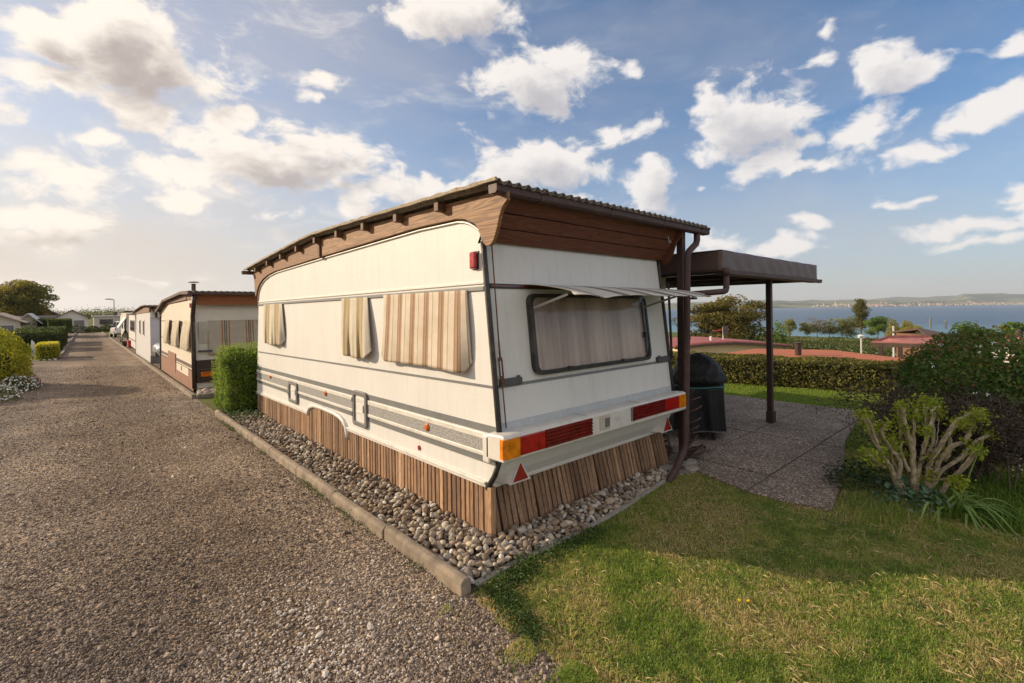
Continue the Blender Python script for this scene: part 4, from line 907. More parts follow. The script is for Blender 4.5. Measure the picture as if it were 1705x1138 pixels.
# two dandelions in the lawn
for q, (px_, py_, lab) in enumerate(((1231, 1001, 'left of the two yellow dandelion heads in the lawn'), (1246, 1002, 'right of the two yellow dandelion heads in the lawn'))):
    p = at(px_, py_, 2, .03); d = thing('dandelion', lab, 'flower', (p.x, p.y, .01), 'dandelions in the lawn')
    mb = MB(); mb.tube([(p.x, p.y, .0), (p.x + .004, p.y, .03)], .0018, 6); mb.build('stem', M['weed'], d)
    mb = MB()
    for k in range(26):
        a = k * 2.4; rr = .003 + .0085 * (k / 26); mb.tube([(p.x + .004, p.y, .030), (p.x + .004 + rr * math.cos(a), p.y + rr * math.sin(a), .038 - k * .0002)], [.0012, .0022], 4)
    mb.build('petals', M['yellowpetal'], d)

# =================================================================== vegetation builders
def box_points(x0, x1, y0, y1, z0, z1, dens, rough=.06, rnd=.12, seed=1):
    P, Q = [], []
    dims = [((1, 0, 0), (y1 - y0) * (z1 - z0)), ((-1, 0, 0), (y1 - y0) * (z1 - z0)), ((0, 1, 0), (x1 - x0) * (z1 - z0)), ((0, -1, 0), (x1 - x0) * (z1 - z0)), ((0, 0, 1), (x1 - x0) * (y1 - y0))]
    for nrm, area in dims:
        n = int(area * dens); p = np.stack([RNG.uniform(x0, x1, n), RNG.uniform(y0, y1, n), RNG.uniform(z0, z1, n)], 1)
        for ax, lo_, hi_ in ((0, x0, x1), (1, y0, y1), (2, z0, z1)):
            if nrm[ax]: p[:, ax] = hi_ if nrm[ax] > 0 else lo_
        P.append(p); Q.append(np.tile(np.array(nrm, float), (n, 1)))
    P = np.concatenate(P); Q = np.concatenate(Q)
    c = np.array([(x0 + x1) / 2, (y0 + y1) / 2, (z0 + z1) / 2]); hs = np.array([x1 - x0, y1 - y0, z1 - z0]) / 2
    inner = np.clip(P - c, -(hs - rnd), hs - rnd) ; dlt = P - c - inner; L = np.linalg.norm(dlt, axis=1, keepdims=True)
    dn = np.where(L > 1e-6, dlt / np.maximum(L, 1e-6), Q); P = c + inner + dn * np.minimum(L, rnd)
    d = rough * 2.2 * (vnoise(P[:, 0] * 3 + P[:, 2] * 2, P[:, 1] * 3 + P[:, 2] * 1.5, seed, 3) - .5) - np.abs(RNG.normal(0, rough * .6, len(P)))
    return P + dn * d[:, None], dn
def hedge(name, label, x0, x1, y0, y1, z0, z1, leaf, mat, dens, seed=1, cat='hedge', group=None, rough=.06, rnd=.12, tintf=None, aspect=.6, spread=.8, parent=None):
    P, Q = box_points(x0, x1, y0, y1, z0, z1, dens, rough, rnd, seed)
    t = .5 + .9 * (vnoise(P[:, 0] * 5 + P[:, 2] * 4, P[:, 1] * 5 - P[:, 2] * 3, seed + 5, 3) - .5) + RNG.normal(0, .2, len(P))
    if tintf is not None: t = tintf(P, t)
    V, Fa = leaf_arrays(P, Q, leaf, aspect, spread)
    root = thing(name, label, cat, ((x0 + x1) / 2, (y0 + y1) / 2, z0), group)
    npmesh('foliage', V, Fa, mat, np.repeat(np.clip(t, 0, 1), 4), root)
    i = min(rnd, (x1 - x0) / 3, (y1 - y0) / 3, (z1 - z0) / 3) * .8 + rough
    mb = MB(); mb.box((x0 + i, y0 + i, z0), (x1 - i, y1 - i, z1 - i)); mb.build('light_block_core', M['hedgecore'], root, bevel=.05)  # solid dark box added inside the leaves to block light
    return root
M['hedgecore'] = plain('dark core blocking light', (.022, .022, .012), .95, var=.5, scale=30)  # near-black colour stands in for shade deep inside the foliage
def ell_points(c, r, n, seed, lob=.22, zmin=None, shell=.16):
    d = unit(RNG.normal(0, 1, (n, 3)))
    k = 1 + lob * 2 * (vnoise(d[:, 0] * 2.6 + d[:, 2] * 1.7 + seed, d[:, 1] * 2.6 - d[:, 2] * 1.3, seed, 3) - .5)
    k = k * (1 - np.abs(RNG.normal(0, shell, n)))
    P = np.array(c) + d * np.array(r) * k[:, None]
    if zmin is not None: ok = P[:, 2] > zmin; P, d = P[ok], d[ok]
    return P, d
def tree(name, label, cat, base, h, r, crown0, cols, nclump, nleaf, leaf, seed, group=None, shape='round', trunk_r=None, droop=0, trans=.35, gap=.5):
    rr = random.Random(seed); root = thing(name, label, cat, base, group); b = Vector(base)
    zc = b.z + (crown0 + h) / 2; hz = (h - crown0) / 2; cl = []
    for k in range(nclump):
        while True:
            d = Vector((rr.gauss(0, 1), rr.gauss(0, 1), rr.gauss(0, 1))).normalized() * (rr.random() ** gap)
            if shape == 'round' and d.z < -.75: continue
            break
        w = 1.0
        if shape == 'poplar': w = .95 - .35 * abs(d.z) 
        if shape == 'flat': d.z = abs(d.z) ** .8 * (1 if rr.random() < .7 else -.6)
        cl.append(Vector((b.x + d.x * r * .86 * w, b.y + d.y * r * .86 * w, zc + d.z * hz * .9)))
    mb = MB(); tr = trunk_r or h * .022; top = Vector((b.x + rr.uniform(-.03, .03) * h, b.y, zc))
    mb.tube([b - Vector((0, 0, .3)), b + Vector((0, 0, crown0 * .5)), b.lerp(top, .6), top], [tr * 1.3, tr, tr * .8, tr * .4], 8)
    for c_ in cl[:: max(1, nclump // 26)]:
        st = b.lerp(top, rr.uniform(.35, .95)); mid = st.lerp(c_, .5) + Vector((0, 0, h * .02)); mb.tube([st, mid, c_], [tr * .38, tr * .24, tr * .08], 5, False)
    mb.build('trunk', M['bark'], root, smooth=True)
    cr_ = min(r, hz) * (.36 if shape != 'poplar' else .55)
    P, Q, T = [], [], []
    for c_ in cl:
        n = max(6, int(nleaf / nclump)); g = RNG.normal(0, 1, (n, 3)); g = g / np.maximum(1, np.linalg.norm(g, axis=1, keepdims=True) / 1.6)
        s_ = cr_ * rr.uniform(.6, 1.15); sc3 = np.array([s_, s_, s_ * (.62 if shape != 'willow' else 1.1)]) * .62
        if shape == 'flat': sc3 = np.array([s_ * 1.15, s_ * 1.15, s_ * .42]) * .62
        P.append(np.array(c_) + g * sc3); Q.append(unit(g + np.array([0, 0, .5]))); T.append(np.clip(rr.gauss(.5, .2) + .12 * g[:, 2] + RNG.normal(0, .13, n), 0, 1))
    P = np.concatenate(P); Q = np.concatenate(Q); T = np.concatenate(T)
    V, Fa = leaf_arrays(P, Q, leaf, .6 if shape != 'willow' else .3, .8, .25, droop)
    npmesh('crown', V, Fa, leafm(name + ' leaves', cols, trans), np.repeat(T, 4), root); return root

# ---- long hedge at the edge of the terrace
M['hedge_leaf'] = leafm('hedge leaves', [(.05, .06, .013), (.11, .11, .023), (.19, .175, .04), (.28, .25, .07)], .35)
hr_ = thing('hedge', 'long trimmed yellow green hedge at the edge of the lawn above the lower plots', 'hedge', (10.8, 2.5, 0))
Pn, Qn = [], []
P, Q = box_points(0, .95, -3.2, 6.2, 0, .60, 1500, .05, .10, 3)
sh = lambda P: np.stack([P[:, 0] + np.interp(P[:, 1], [-3.2, 2.17, 4.7, 6.2], [11.6, 10.98, 10.25, 9.9]), P[:, 1], P[:, 2]], 1)
P = sh(P); t = .5 + .9 * (vnoise(P[:, 1] * 4, P[:, 2] * 5, 5, 3) - .5) + RNG.normal(0, .2, len(P)) + .1 * (P[:, 2] - .3)
V, Fa = leaf_arrays(P, Q, .05, .62, .8); npmesh('foliage', V, Fa, M['hedge_leaf'], np.repeat(np.clip(t, 0, 1), 4), hr_)
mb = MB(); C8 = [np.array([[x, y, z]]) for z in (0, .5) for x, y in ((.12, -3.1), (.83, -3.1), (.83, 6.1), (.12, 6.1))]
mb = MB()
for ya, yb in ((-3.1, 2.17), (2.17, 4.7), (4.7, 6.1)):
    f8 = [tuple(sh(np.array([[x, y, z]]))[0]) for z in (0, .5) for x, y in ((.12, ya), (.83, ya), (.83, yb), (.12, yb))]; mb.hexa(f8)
mb.build('light_block_core', M['hedgecore'], hr_)  # added dark filling, stops light passing through the leaves

# ---- box shrub between the two caravans
M['box_leaf'] = leafm('box leaves', [(.05, .085, .012), (.11, .18, .024), (.19, .27, .045), (.30, .36, .09)], .45)
hedge('box_shrub', 'clipped bright green cube shaped shrub at the far end of the big caravan', 1.76, 2.95, 9.20, 10.30, gz(9.7), gz(9.7) + 1.06, .032, M['box_leaf'], 7500, 3, 'shrub', None, .085, .18)

bsh = bpy.data.objects['box_shrub']; P, Q = box_points(1.78, 2.93, 9.22, 10.28, gz(9.7) + .3, gz(9.7) + 1.08, 330, .02, .16, 8)
P = np.concatenate([P + Q * t_ + np.array([0, 0, .4]) * t_ for t_ in (.03, .055, .08)]); leaves('shoots', P, np.tile([0, 0, 1.], (len(P), 1)), .028, M['box_leaf'], bsh, tint=np.clip(RNG.normal(.85, .12, len(P)), 0, 1), spread=1.0)
# ---- big leafy bush on the right
M['bush_leaf'] = leafm('glossy bush leaves', [(.045, .085, .018), (.085, .15, .030), (.145, .225, .05), (.24, .31, .09)], .4, .4)
br_c = far(1632, 690, 5.5)
root = thing('leafy_bush', 'big round dark green bush with glossy leaves and few white flowers at right', 'bush', (br_c.x, br_c.y, 0))
P, Q = ell_points((br_c.x, br_c.y, .55), (.82, .82, .80), 17000, 4, .18, .02, .12)
P2, Q2 = ell_points((br_c.x + .55, br_c.y - .55, .40), (.75, .75, .70), 9000, 9, .2, .02, .12)
P = np.concatenate([P, P2]); Q = np.concatenate([Q, Q2])
t = .38 + .35 * (vnoise(P[:, 0] * 4, P[:, 1] * 4 + P[:, 2] * 4, 8, 3) - .5) * 2 + RNG.normal(0, .18, len(P)) + .25 * np.clip(P[:, 2] - .95, 0, 1)
V, Fa = leaf_arrays(P, Q, .048, .58, .75, .2); npmesh('foliage', V, Fa, M['bush_leaf'], np.repeat(np.clip(t, 0, 1), 4), root)
# young shoots on top, reddish tips
M['shoot_leaf'] = leafm('young bush shoots', [(.07, .11, .025), (.16, .17, .05), (.30, .13, .07)], .4)
n = 1700; th_ = RNG.uniform(0, 6.28, n); rr_ = .78 * np.sqrt(RNG.random(n)); x_ = br_c.x + rr_ * np.cos(th_); y_ = br_c.y + rr_ * np.sin(th_); z_ = .53 + .80 * np.sqrt(np.clip(1 - (rr_ / .82) ** 2, 0, 1)) + np.abs(RNG.normal(0, .05, n))
leaves('young_shoots', np.stack([x_, y_, z_], 1), np.tile([0, 0, 1.], (n, 1)), .045, M['shoot_leaf'], root, spread=1.0)
mb = MB(); rb = random.Random(4)
for k in range(14):
    a = rb.uniform(0, 6.28); e_ = Vector((br_c.x + .8 * math.cos(a) * rb.random(), br_c.y + .8 * math.sin(a) * rb.random(), rb.uniform(.6, 1.2))); mb.tube([(br_c.x + .1 * math.cos(a), br_c.y + .1 * math.sin(a), 0), (br_c.x + (e_.x - br_c.x) * .4, br_c.y + (e_.y - br_c.y) * .4, e_.z * .6), e_], [.022, .015, .005], 6, False)
mb.build('stems', M['bark'], root)
M['whiteflower'] = plain('white blossom', (.78, .78, .74), .6, var=.05)
P, Q = ell_points((br_c.x, br_c.y, .55), (.84, .84, .82), 8, 4, .18, .3, .02)
for p in [far(1553, 610, 4.75), far(1632, 577, 4.8), far(1629, 586, 4.75), far(1655, 572, 4.8), far(1625, 655, 4.5), far(1645, 657, 4.45), far(1566, 574, 4.8)]: P = np.concatenate([P, [tuple(p)]]); Q = np.concatenate([Q, [(-.7, -.5, .5)]])
for p_, q_ in zip(P, Q): leaves('blossom', np.tile(p_, (9, 1)) + RNG.normal(0, .010, (9, 3)), np.tile(q_, (9, 1)), .014, M['whiteflower'], root, spread=.6)

# ---- dark purple twiggy shrub
M['purple_leaf'] = leafm('dark purple leaves', [(.03, .018, .018), (.065, .038, .036), (.12, .085, .06)], .2)
pc = far(1572, 745, 4.75)
root = thing('purple_shrub', 'low dark purple twiggy shrub spreading in front of the big green bush', 'shrub', (pc.x, pc.y, 0))
mb = MB(); rb = random.Random(9); tips = []
for k in range(150):
    a = rb.uniform(0, 6.28); L = rb.uniform(.4, .78); q0 = Vector((pc.x + rb.gauss(0, .18), pc.y + rb.gauss(0, .18), .02)); hz_ = rb.uniform(.35, .85)
    q1 = q0 + Vector((math.cos(a) * L * .3, math.sin(a) * L * .3, hz_ * .62)); q2 = q0 + Vector((math.cos(a) * L * .62, math.sin(a) * L * .62, hz_ * .92)); q3 = q0 + Vector((math.cos(a) * L * .95, math.sin(a) * L * .95, hz_ * rb.uniform(.8, 1.05)))
    mb.tube([q0, q1, q2, q3], [.008, .006, .004, .002], 5, False); tips += [q0.lerp(q1, .6), q1, q1.lerp(q2, .5), q2, q2.lerp(q3, .5), q3]
    for _ in range(3):
        s0 = q1.lerp(q3, rb.random()); s1 = s0 + Vector((rb.gauss(0, .12), rb.gauss(0, .12), rb.uniform(0, .1))); mb.tube([s0, s1], [.003, .0015], 4, False); tips.append(s1)
mb.build('branches', M['bark'], root, smooth=True)
tp_ = np.array([tuple(t_) for t_ in tips]); n = 24000; P = tp_[RNG.integers(0, len(tp_), n)] + RNG.normal(0, .05, (n, 3)); ok = P[:, 2] > .02
leaves('foliage', P[ok], np.tile([0, 0, 1.], (ok.sum(), 1)), .030, M['purple_leaf'], root, aspect=.45, spread=1.0)

# ---- pollarded shrub with pale branches and fresh buds
M['bud_leaf'] = leafm('fresh bud leaves', [(.15, .20, .015), (.29, .34, .03), (.43, .46, .06)], .4)
DP = 4.05
def zp(x, y, D=DP): return far(1380 + x * .2549, 640 + y * .2549, D)
pb = zp(600, 760); root = thing('pollarded_shrub', 'cut back shrub of pale knobbly branches with fresh yellow green buds', 'shrub', (pb.x, pb.y, 0))
chains = [([(440, 640), (385, 510), (310, 380), (250, 225)], .022, -.15), ([(380, 550), (320, 510), (250, 455)], .014, -.2), ([(450, 640), (465, 500), (410, 430), (340, 300), (368, 268)], .020, -.05),
          ([(470, 640), (430, 520), (432, 350)], .013, .1), ([(550, 680), (550, 450), (515, 330), (492, 220), (480, 150)], .026, 0), ([(552, 460), (552, 330), (555, 190), (575, 160)], .017, .1),
          ([(565, 680), (610, 480), (645, 330), (640, 200), (632, 120)], .021, .12), ([(600, 500), (685, 400), (683, 260), (690, 140)], .017, .2), ([(640, 300), (610, 255)], .011, .1), ([(660, 300), (670, 180), (700, 150)], .014, .1),
          ([(640, 700), (660, 520), (740, 385), (830, 240), (940, 195)], .026, -.08), ([(650, 690), (720, 500), (785, 420), (900, 365), (955, 230), (1000, 210)], .025, -.2), ([(640, 700), (745, 560), (860, 480), (960, 370), (1040, 325)], .020, .12),
          ([(700, 750), (780, 640), (870, 560), (980, 435)], .024, -.22), ([(520, 570), (465, 430), (470, 330), (458, 230)], .015, .15), ([(760, 500), (800, 420), (780, 300), (850, 250)], .018, .2), ([(640, 640), (760, 620), (850, 650)], .012, -.3), ([(520, 560), (480, 470), (410, 425)], .014, .05)]
mb = MB(); ends = []; along = []; pr_ = random.Random(31)
xr_ = random.Random(90)
for pts_, r0, dd in list(chains): chains.append(([(x + xr_.uniform(-8, 8) + (k / (len(pts_) - 1)) * dx_, y + (k / (len(pts_) - 1)) * dy_) for dx_, dy_ in [(xr_.uniform(-45, 45), xr_.uniform(-20, 70))] for k, (x, y) in enumerate(pts_)], r0 * .42, dd + xr_.uniform(-.22, .22)))
for pts_, r0, dd in chains:
    q = []; m_ = len(pts_)
    base0 = zp(560 + (pts_[0][0] - 560) * .9, pts_[0][1], DP)
    for k, (x, y) in enumerate(pts_): q.append(zp(x, y, DP + dd * k / (m_ - 1)))
    if pts_[0][1] > 600: q = [Vector((q[0].x * .6 + pb.x * .4, q[0].y * .6 + pb.y * .4, .0))] + q
    fine_ = []
    for a, b in zip(q, q[1:]):
        for s in range(4): fine_.append(a.lerp(b, s / 4) + Vector((pr_.gauss(0, .004), pr_.gauss(0, .004), pr_.gauss(0, .004))))
    fine_.append(q[-1]); L = len(fine_)
    rad = [r0 * .80 * (1.18 - .55 * k / (L - 1)) * (1 + pr_.uniform(-.08, .18)) for k in range(L)]; rad[-1] *= 1.5; rad[-2] *= 1.45; rad[-3] *= 1.15
    mb.tube(fine_, rad, 9); ends.append(q[-1]); along += fine_[L // 4:]
    if pr_.random() < .75:
        d_ = (fine_[-1] - fine_[-2]).normalized(); m2 = MB(); m2.cyl(fine_[-1] + d_ * .001, fine_[-1] + d_ * .004, rad[-1] * .85, 10); m2.build('cut_end', M['cutwood'], root)
mb.build('branches', M['palebark'], root, smooth=True)
P = []
for e_ in ends: P.append(np.array(e_) + RNG.normal(0, .030, (95, 3)) + np.array([0, 0, .012]))
for e_ in along:
    if pr_.random() < .13: P.append(np.array(e_) + np.array([pr_.gauss(0, .018), pr_.gauss(0, .018), .012]) + RNG.normal(0, .016, (30, 3)))
P = np.concatenate(P); leaves('bud_leaves', P, np.tile([-.2, -.3, 1.], (len(P), 1)), .026, M['bud_leaf'], root, aspect=.6, spread=1.0)

# ---- plants at its foot
M['columbine'] = leafm('blue green leaves', [(.05, .10, .06), (.09, .16, .10), (.16, .25, .17)], .25)
M['darkleaf'] = leafm('dark ferny leaves', [(.016, .034, .012), (.03, .06, .018), (.05, .085, .026)], .2)
def clump(name, label, px_, py_, rad, h, n, leaf, mat, asp=.7, seed=1):
    c_ = at(px_, py_, 2, 0); root = thing(name, label, 'plant', (c_.x, c_.y, 0)); 
    P, Q = ell_points((c_.x, c_.y, .02), (rad, rad, h), n, seed, .25, .01, .25); leaves('foliage', P, Q + np.array([0, 0, .8]), leaf, mat, root, aspect=asp, spread=.6)
    mb = MB(); rb = random.Random(seed)
    for k in range(24):
        a = rb.uniform(0, 6.28); f_ = rb.random() * .8; mb.tube([(c_.x, c_.y, 0), (c_.x + rad * f_ * math.cos(a) * .6, c_.y + rad * f_ * math.sin(a) * .6, h * .6), (c_.x + rad * f_ * math.cos(a), c_.y + rad * f_ * math.sin(a), h * .85)], [.003, .002, .0015], 4, False)
    mb.build('stems', M['weed'], root)
clump('leafy_plant', 'blue green rounded leafed plant at the foot of the pollarded shrub', 1512, 842, .30, .20, 900, .042, M['columbine'], .8, 2)
clump('leafy_plant', 'dark ferny plant left of the pollarded shrub at the patio edge', 1437, 812, .34, .24, 1900, .034, M['darkleaf'], .55, 4)
M['strap'] = leafm('strap leaves', [(.16, .26, .07), (.26, .38, .11), (.38, .50, .19)], .4, .4)
def straps(name, label, c_, n, L, seed, spread=1, wd=.010):
    rb = random.Random(seed); root = thing(name, label, 'plant', (c_.x, c_.y, 0)); V, Fa, T = [], [], []
    for k in range(n):
        a = rb.gauss(-.9, 1.1) if spread == 1 else rb.uniform(0, 6.28); l_ = L * rb.uniform(.6, 1.15); up = rb.uniform(.5, 1.0); b0 = c_ + Vector((rb.gauss(0, .05), rb.gauss(0, .05), 0)); d = Vector((math.cos(a), math.sin(a), 0)); s_ = Vector((-d.y, d.x, 0)); t_ = rb.random(); m_ = 9
        i0 = len(V)
        for j in range(m_ + 1):
            f = j / m_; r_ = l_ * (.75 * f + .25 * f * f) * .85; z = l_ * up * (1.5 * f - 1.75 * f * f * (1.0 if f < .5 else 1.0)) ; z = max(z, .012 + .004 * rb.random()); w_ = wd * (1 - f ** 3) + .0008; p = b0 + d * r_ + Vector((0, 0, z))
            V += [p - s_ * w_, p + Vector((0, 0, -.003)), p + s_ * w_]; T += [t_] * 3
        for j in range(m_):
            q = i0 + j * 3; Fa += [(q, q + 1, q + 4, q + 3), (q + 1, q + 2, q + 5, q + 4)]
    npmesh('leaves', np.array([tuple(v) for v in V]), np.array(Fa), M['strap'], np.array(T), root); return root
c_ = at(1590, 858, 2, 0); rt = straps('strap_plant', 'clump of long bright strap leaves arching over the lawn with one tall stalk', c_, 64, .52, 3)
mb = MB(); e_ = far(1642, 722, 3.75); mb.tube([c_, c_.lerp(e_, .5) + Vector((.0, 0, .02)), e_], [.006, .005, .003], 6); mb.build('stalk', M['strap'], rt)
n = 5000; q = at(1460, 850, 2, 0); gx = RNG.normal(q.x + .25, .30, n); gy = RNG.normal(q.y - .05, .13, n)
ok = (~in_poly(gx, gy, patio_poly)); gx, gy = gx[ok], gy[ok]; o = grass('rough_grass', gx, gy, np.full(len(gx), .01), RNG.uniform(.03, .13, len(gx)), RNG.uniform(.0012, .0024, len(gx)), RNG.normal(.45, .30, len(gx)), M['grass'], .95); tag(o, 'tall rough dry grass around the foot of the pollarded shrub', 'grass', kind='stuff')
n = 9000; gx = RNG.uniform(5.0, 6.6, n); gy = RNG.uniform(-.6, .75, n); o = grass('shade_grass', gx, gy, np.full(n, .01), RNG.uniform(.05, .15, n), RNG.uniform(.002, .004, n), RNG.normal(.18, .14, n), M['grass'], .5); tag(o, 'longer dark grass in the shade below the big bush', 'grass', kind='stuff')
P = np.array([tuple(at(1690 + RNG.normal(0, 9), 770 + RNG.normal(0, 16), 2, .12)) for _ in range(26)]); root = thing('white_flower_plant', 'small plant with white star flowers in grass at the right edge', 'plant', (P[0][0], P[0][1], 0))
for p in P:
    mb = MB(); mb.tube([(p[0], p[1], 0), p], .0018, 4); st_ = mb.build('stem', M['weed'], root); leaves('flower', np.tile(p, (5, 1)) + RNG.normal(0, .008, (5, 3)), np.tile([0, 0, 1.], (5, 1)), .018, M['whiteflower'], st_)

# =================================================================== patio things: covered grill, coiled hose, canopy
gb = Vector((6.03, 3.06, .034)); gr = thing('covered_grill', 'barbecue grill under a black vinyl cover tied with teal cord on the patio', 'grill', gb)
def cover(u, v):           # closed skirt, v 0 bottom to 1 top
    a = u * 2 * math.pi; hw, hd = .45, .33
    # superellipse section, dome above .62
    e_ = 2.0 / 3.2; ca, sa = math.cos(a), math.sin(a)
    x = hw * math.copysign(abs(ca) ** e_, ca); y = hd * math.copysign(abs(sa) ** e_, sa)
    z = .13 + v * .95
    sk = min(1, (z - .13) / .57)
    if z < .70: k = 1.0 - .06 * sk + (.05 * math.sin(a * 9 + 1 + sk) + .035 * math.sin(a * 17 + 2 * sk)) * (1 - .75 * sk)
    else:
        t = (z - .70) / .38; bul = 1.0 + .13 * math.sin(min(1, t * 2.2) * math.pi) * (.6 + .4 * math.sin(a * 2 + .5)); k = (.94 + (bul - 1)) * max(0.03, 1 - t ** 3.2) ** .62 * (1 + .018 * math.sin(a * 7 + t * 9) + .014 * math.sin(a * 12 - t * 14))
        x += .05 * t * hw; z -= .05 * t * max(0, math.cos(a - .3)) * (1 - t)
    if abs(z - .70) < .025: k *= .96
    if v == 0: z += .02 * math.sin(a * 2 + .6) + .012 * math.sin(a * 6)
    return (gb.x + x * k * .88 - y * k * .48, gb.y + x * k * .48 + y * k * .88 , z)
mb = MB(); mb.grid(cover, 110, 56); mb.build('cover', M['vinyl'], gr, smooth=True, fix=False)
mb = MB(); cx = [cover(u, (.70 - .13) / .95) for u in np.linspace(0, 1, 49)]; mb.tube([(gb.x + (p[0] - gb.x) * 1.03, gb.y + (p[1] - gb.y) * 1.06, p[2] - .01 + .012 * math.sin(k * .5)) for k, p in enumerate(cx)], .006, 6); mb.build('cord', M['teal'], gr, smooth=True)
cx = [cover(u, .0) for u in np.linspace(0, 1, 49)]
mb = MB(); mb.tube([(gb.x + (p[0] - gb.x) * 1.01, gb.y + (p[1] - gb.y) * 1.01, p[2] + .005) for p in cx], .006, 6); mb.build('hem', M['greyplastic'], gr, smooth=True)
for dx, dy in ((-.30, -.17), (-.30, .17), (.30, .17), (.30, -.17)):
    X_, Y_ = gb.x + dx * .88 - dy * .48, gb.y + dx * .48 + dy * .88
    mb = MB(); mb.box((X_ - .02, Y_ - .02, .034), (X_ + .02, Y_ + .02, .3)); mb.build('leg', M['rubber'], gr, bevel=.004)
for dy in (-.21, .21):
    X_, Y_ = gb.x + .33 * .88 - dy * .48, gb.y + .33 * .48 + dy * .88
    mb = MB(); d_ = Vector((-.48, .88, 0)); mb.cyl(Vector((X_, Y_, .114)) - d_ * .02, Vector((X_, Y_, .114)) + d_ * .02, .08, 20); mb.build('wheel', M['greyplastic'], gr, bevel=.006)
# coiled brown hose hanging beside the post
hs = thing('coiled_hose', 'brown spiral hose coiled beside the downpipe on the patio edge', 'hose', (4.95, 2.62, 0))
pts_ = []
for k in range(300):
    f = k / 299; a = f * 2 * math.pi * 10; z = .06 + .68 * max(0, 1 - f * 1.6) ** 1.0 + (.05 * ((f * 13) % 3) / 3 if f > .62 else 0); r_ = .075 + .025 * math.sin(f * 9) + (.03 if f > .6 else 0); z += .055 * math.cos(a + 1) + .012 * math.sin(f * 40); z = max(z, .045)
    pts_.append((4.97 + .05 * f + r_ * math.cos(a), 2.60 + r_ * math.sin(a), z))
mb = MB(); mb.tube(pts_, .009, 6); mb.build('hose', M['hose'], hs, smooth=True)
pts_ = []
for k in range(200):
    f = k / 199; a = f * 2 * math.pi * 9; z = .10 + .40 * max(0, 1 - f * 1.5) + .05 * math.cos(a); r_ = .075 + .02 * math.sin(f * 11)
    pts_.append((4.72 + r_ * math.cos(a), 2.80 + r_ * math.sin(a), z))
hs2 = thing('coiled_hose', 'second thinner spiral hose in the shade behind the downpipe', 'hose', (4.72, 2.80, 0)); mb = MB(); mb.tube(pts_, .008, 6); mb.build('hose', M['hose'], hs2, smooth=True)
mb = MB(); mb.box((4.66, 2.70, .60), (4.70, 2.74, .72)); mb.build('red_plug', M['redplastic'], hs2, bevel=.008)
# flagstones and concrete pad near the post
for k, (x, y, s, lab) in enumerate(((4.80, 2.55, .11, 'pale flat concrete pad under the brown roof post'), (4.45, 2.58, .13, 'flat grey stone beside the end of the leaning slatted skirt'), (4.62, 2.42, .09, 'small flat stone at the foot of the downpipe'))):
    mb = MB(); rb = random.Random(k); mb.prism([(x + s * math.cos(a) * rb.uniform(.7, 1.1), y + s * math.sin(a) * rb.uniform(.6, .9)) for a in np.linspace(0, 6.28, 8)[:-1]], 2, 0, .05); tag(mb.build('flat_stone', M['greyconcrete'], bevel=.01), lab, 'stone')

cn = thing('patio_canopy', 'brown tarpaulin patio canopy on one slim dark post with gutter', 'canopy', (7.25, 2.6, 0))
def fas(u, v): return (5.21 + u * 3.29, 2.352 + .003 * math.sin(u * 24) * (v - .2) + .002 * math.sin(u * 61 + v * 4), 2.085 + .235 * v + .002 * math.sin(u * 37) - .004 * math.sin(u * math.pi) * v)
mb = MB(); mb.grid(fas, 90, 8)
def fas2(u, v): return (5.21 + .01 * math.sin(u * 20), 2.352 + u * 3.3, 2.085 + (.235 + .03 * math.sin(u * math.pi * 3) * u) * v + .0 * u)
mb.grid(fas2, 60, 8)
mb.build('tarp_fascia', M['tarp'], cn, smooth=True, solid=.006)
mb = MB(); mb.grid(lambda u, v: (5.2 + u * 3.3, 2.35 + v * 3.3, 2.318 + .012 * math.sin(u * 14) * math.sin(v * 9) - .012 * math.sin(u * math.pi)), 40, 40); mb.build('tarp_roof', M['tarp'], cn, smooth=True, solid=.006)
for ya, yb in ((2.37, 2.43), (5.55, 5.62)): mb = MB(); mb.box((5.23, ya, 2.045), (8.47, yb, 2.13)); mb.build('canopy_beam', M['brownpost'], cn, bevel=.004)
for xx in (5.24, 6.3, 7.35, 8.4): mb = MB(); mb.box((xx, 2.431, 2.06), (xx + .06, 5.549, 2.128)); mb.build('canopy_joist', M['brownpost'], cn, bevel=.004)
mb = MB(); mb.extrude_profile([(2.30, 2.095), (2.302, 2.055), (2.315, 2.045), (2.345, 2.045), (2.352, 2.06), (2.352, 2.09)], 0, 5.25, 8.58); mb.build('canopy_gutter', M['gutter'], cn, solid=.005)
mb = MB(); mb.box((7.215, 2.565, .034), (7.285, 2.635, 2.06)); mb.build('canopy_post', M['brownpost'], cn, bevel=.005)
mb = MB(); mb.box((7.205, 2.555, .03), (7.335, 2.645, .20)); mb.build('post_shoe', M['brownpost'], cn, bevel=.006)
mb = MB(); mb.tube([(5.27, 2.33, 2.10), (5.27, 2.33, 1.90), (5.25, 2.33, 1.87), (5.22, 2.34, 1.86), (4.80, 2.48, 1.83)], .033, 12); mb.tube([(5.27, 2.33, 2.12), (5.27, 2.33, 2.04)], .045, 12); mb.build('canopy_downpipe', M['gutter'], cn, smooth=True)
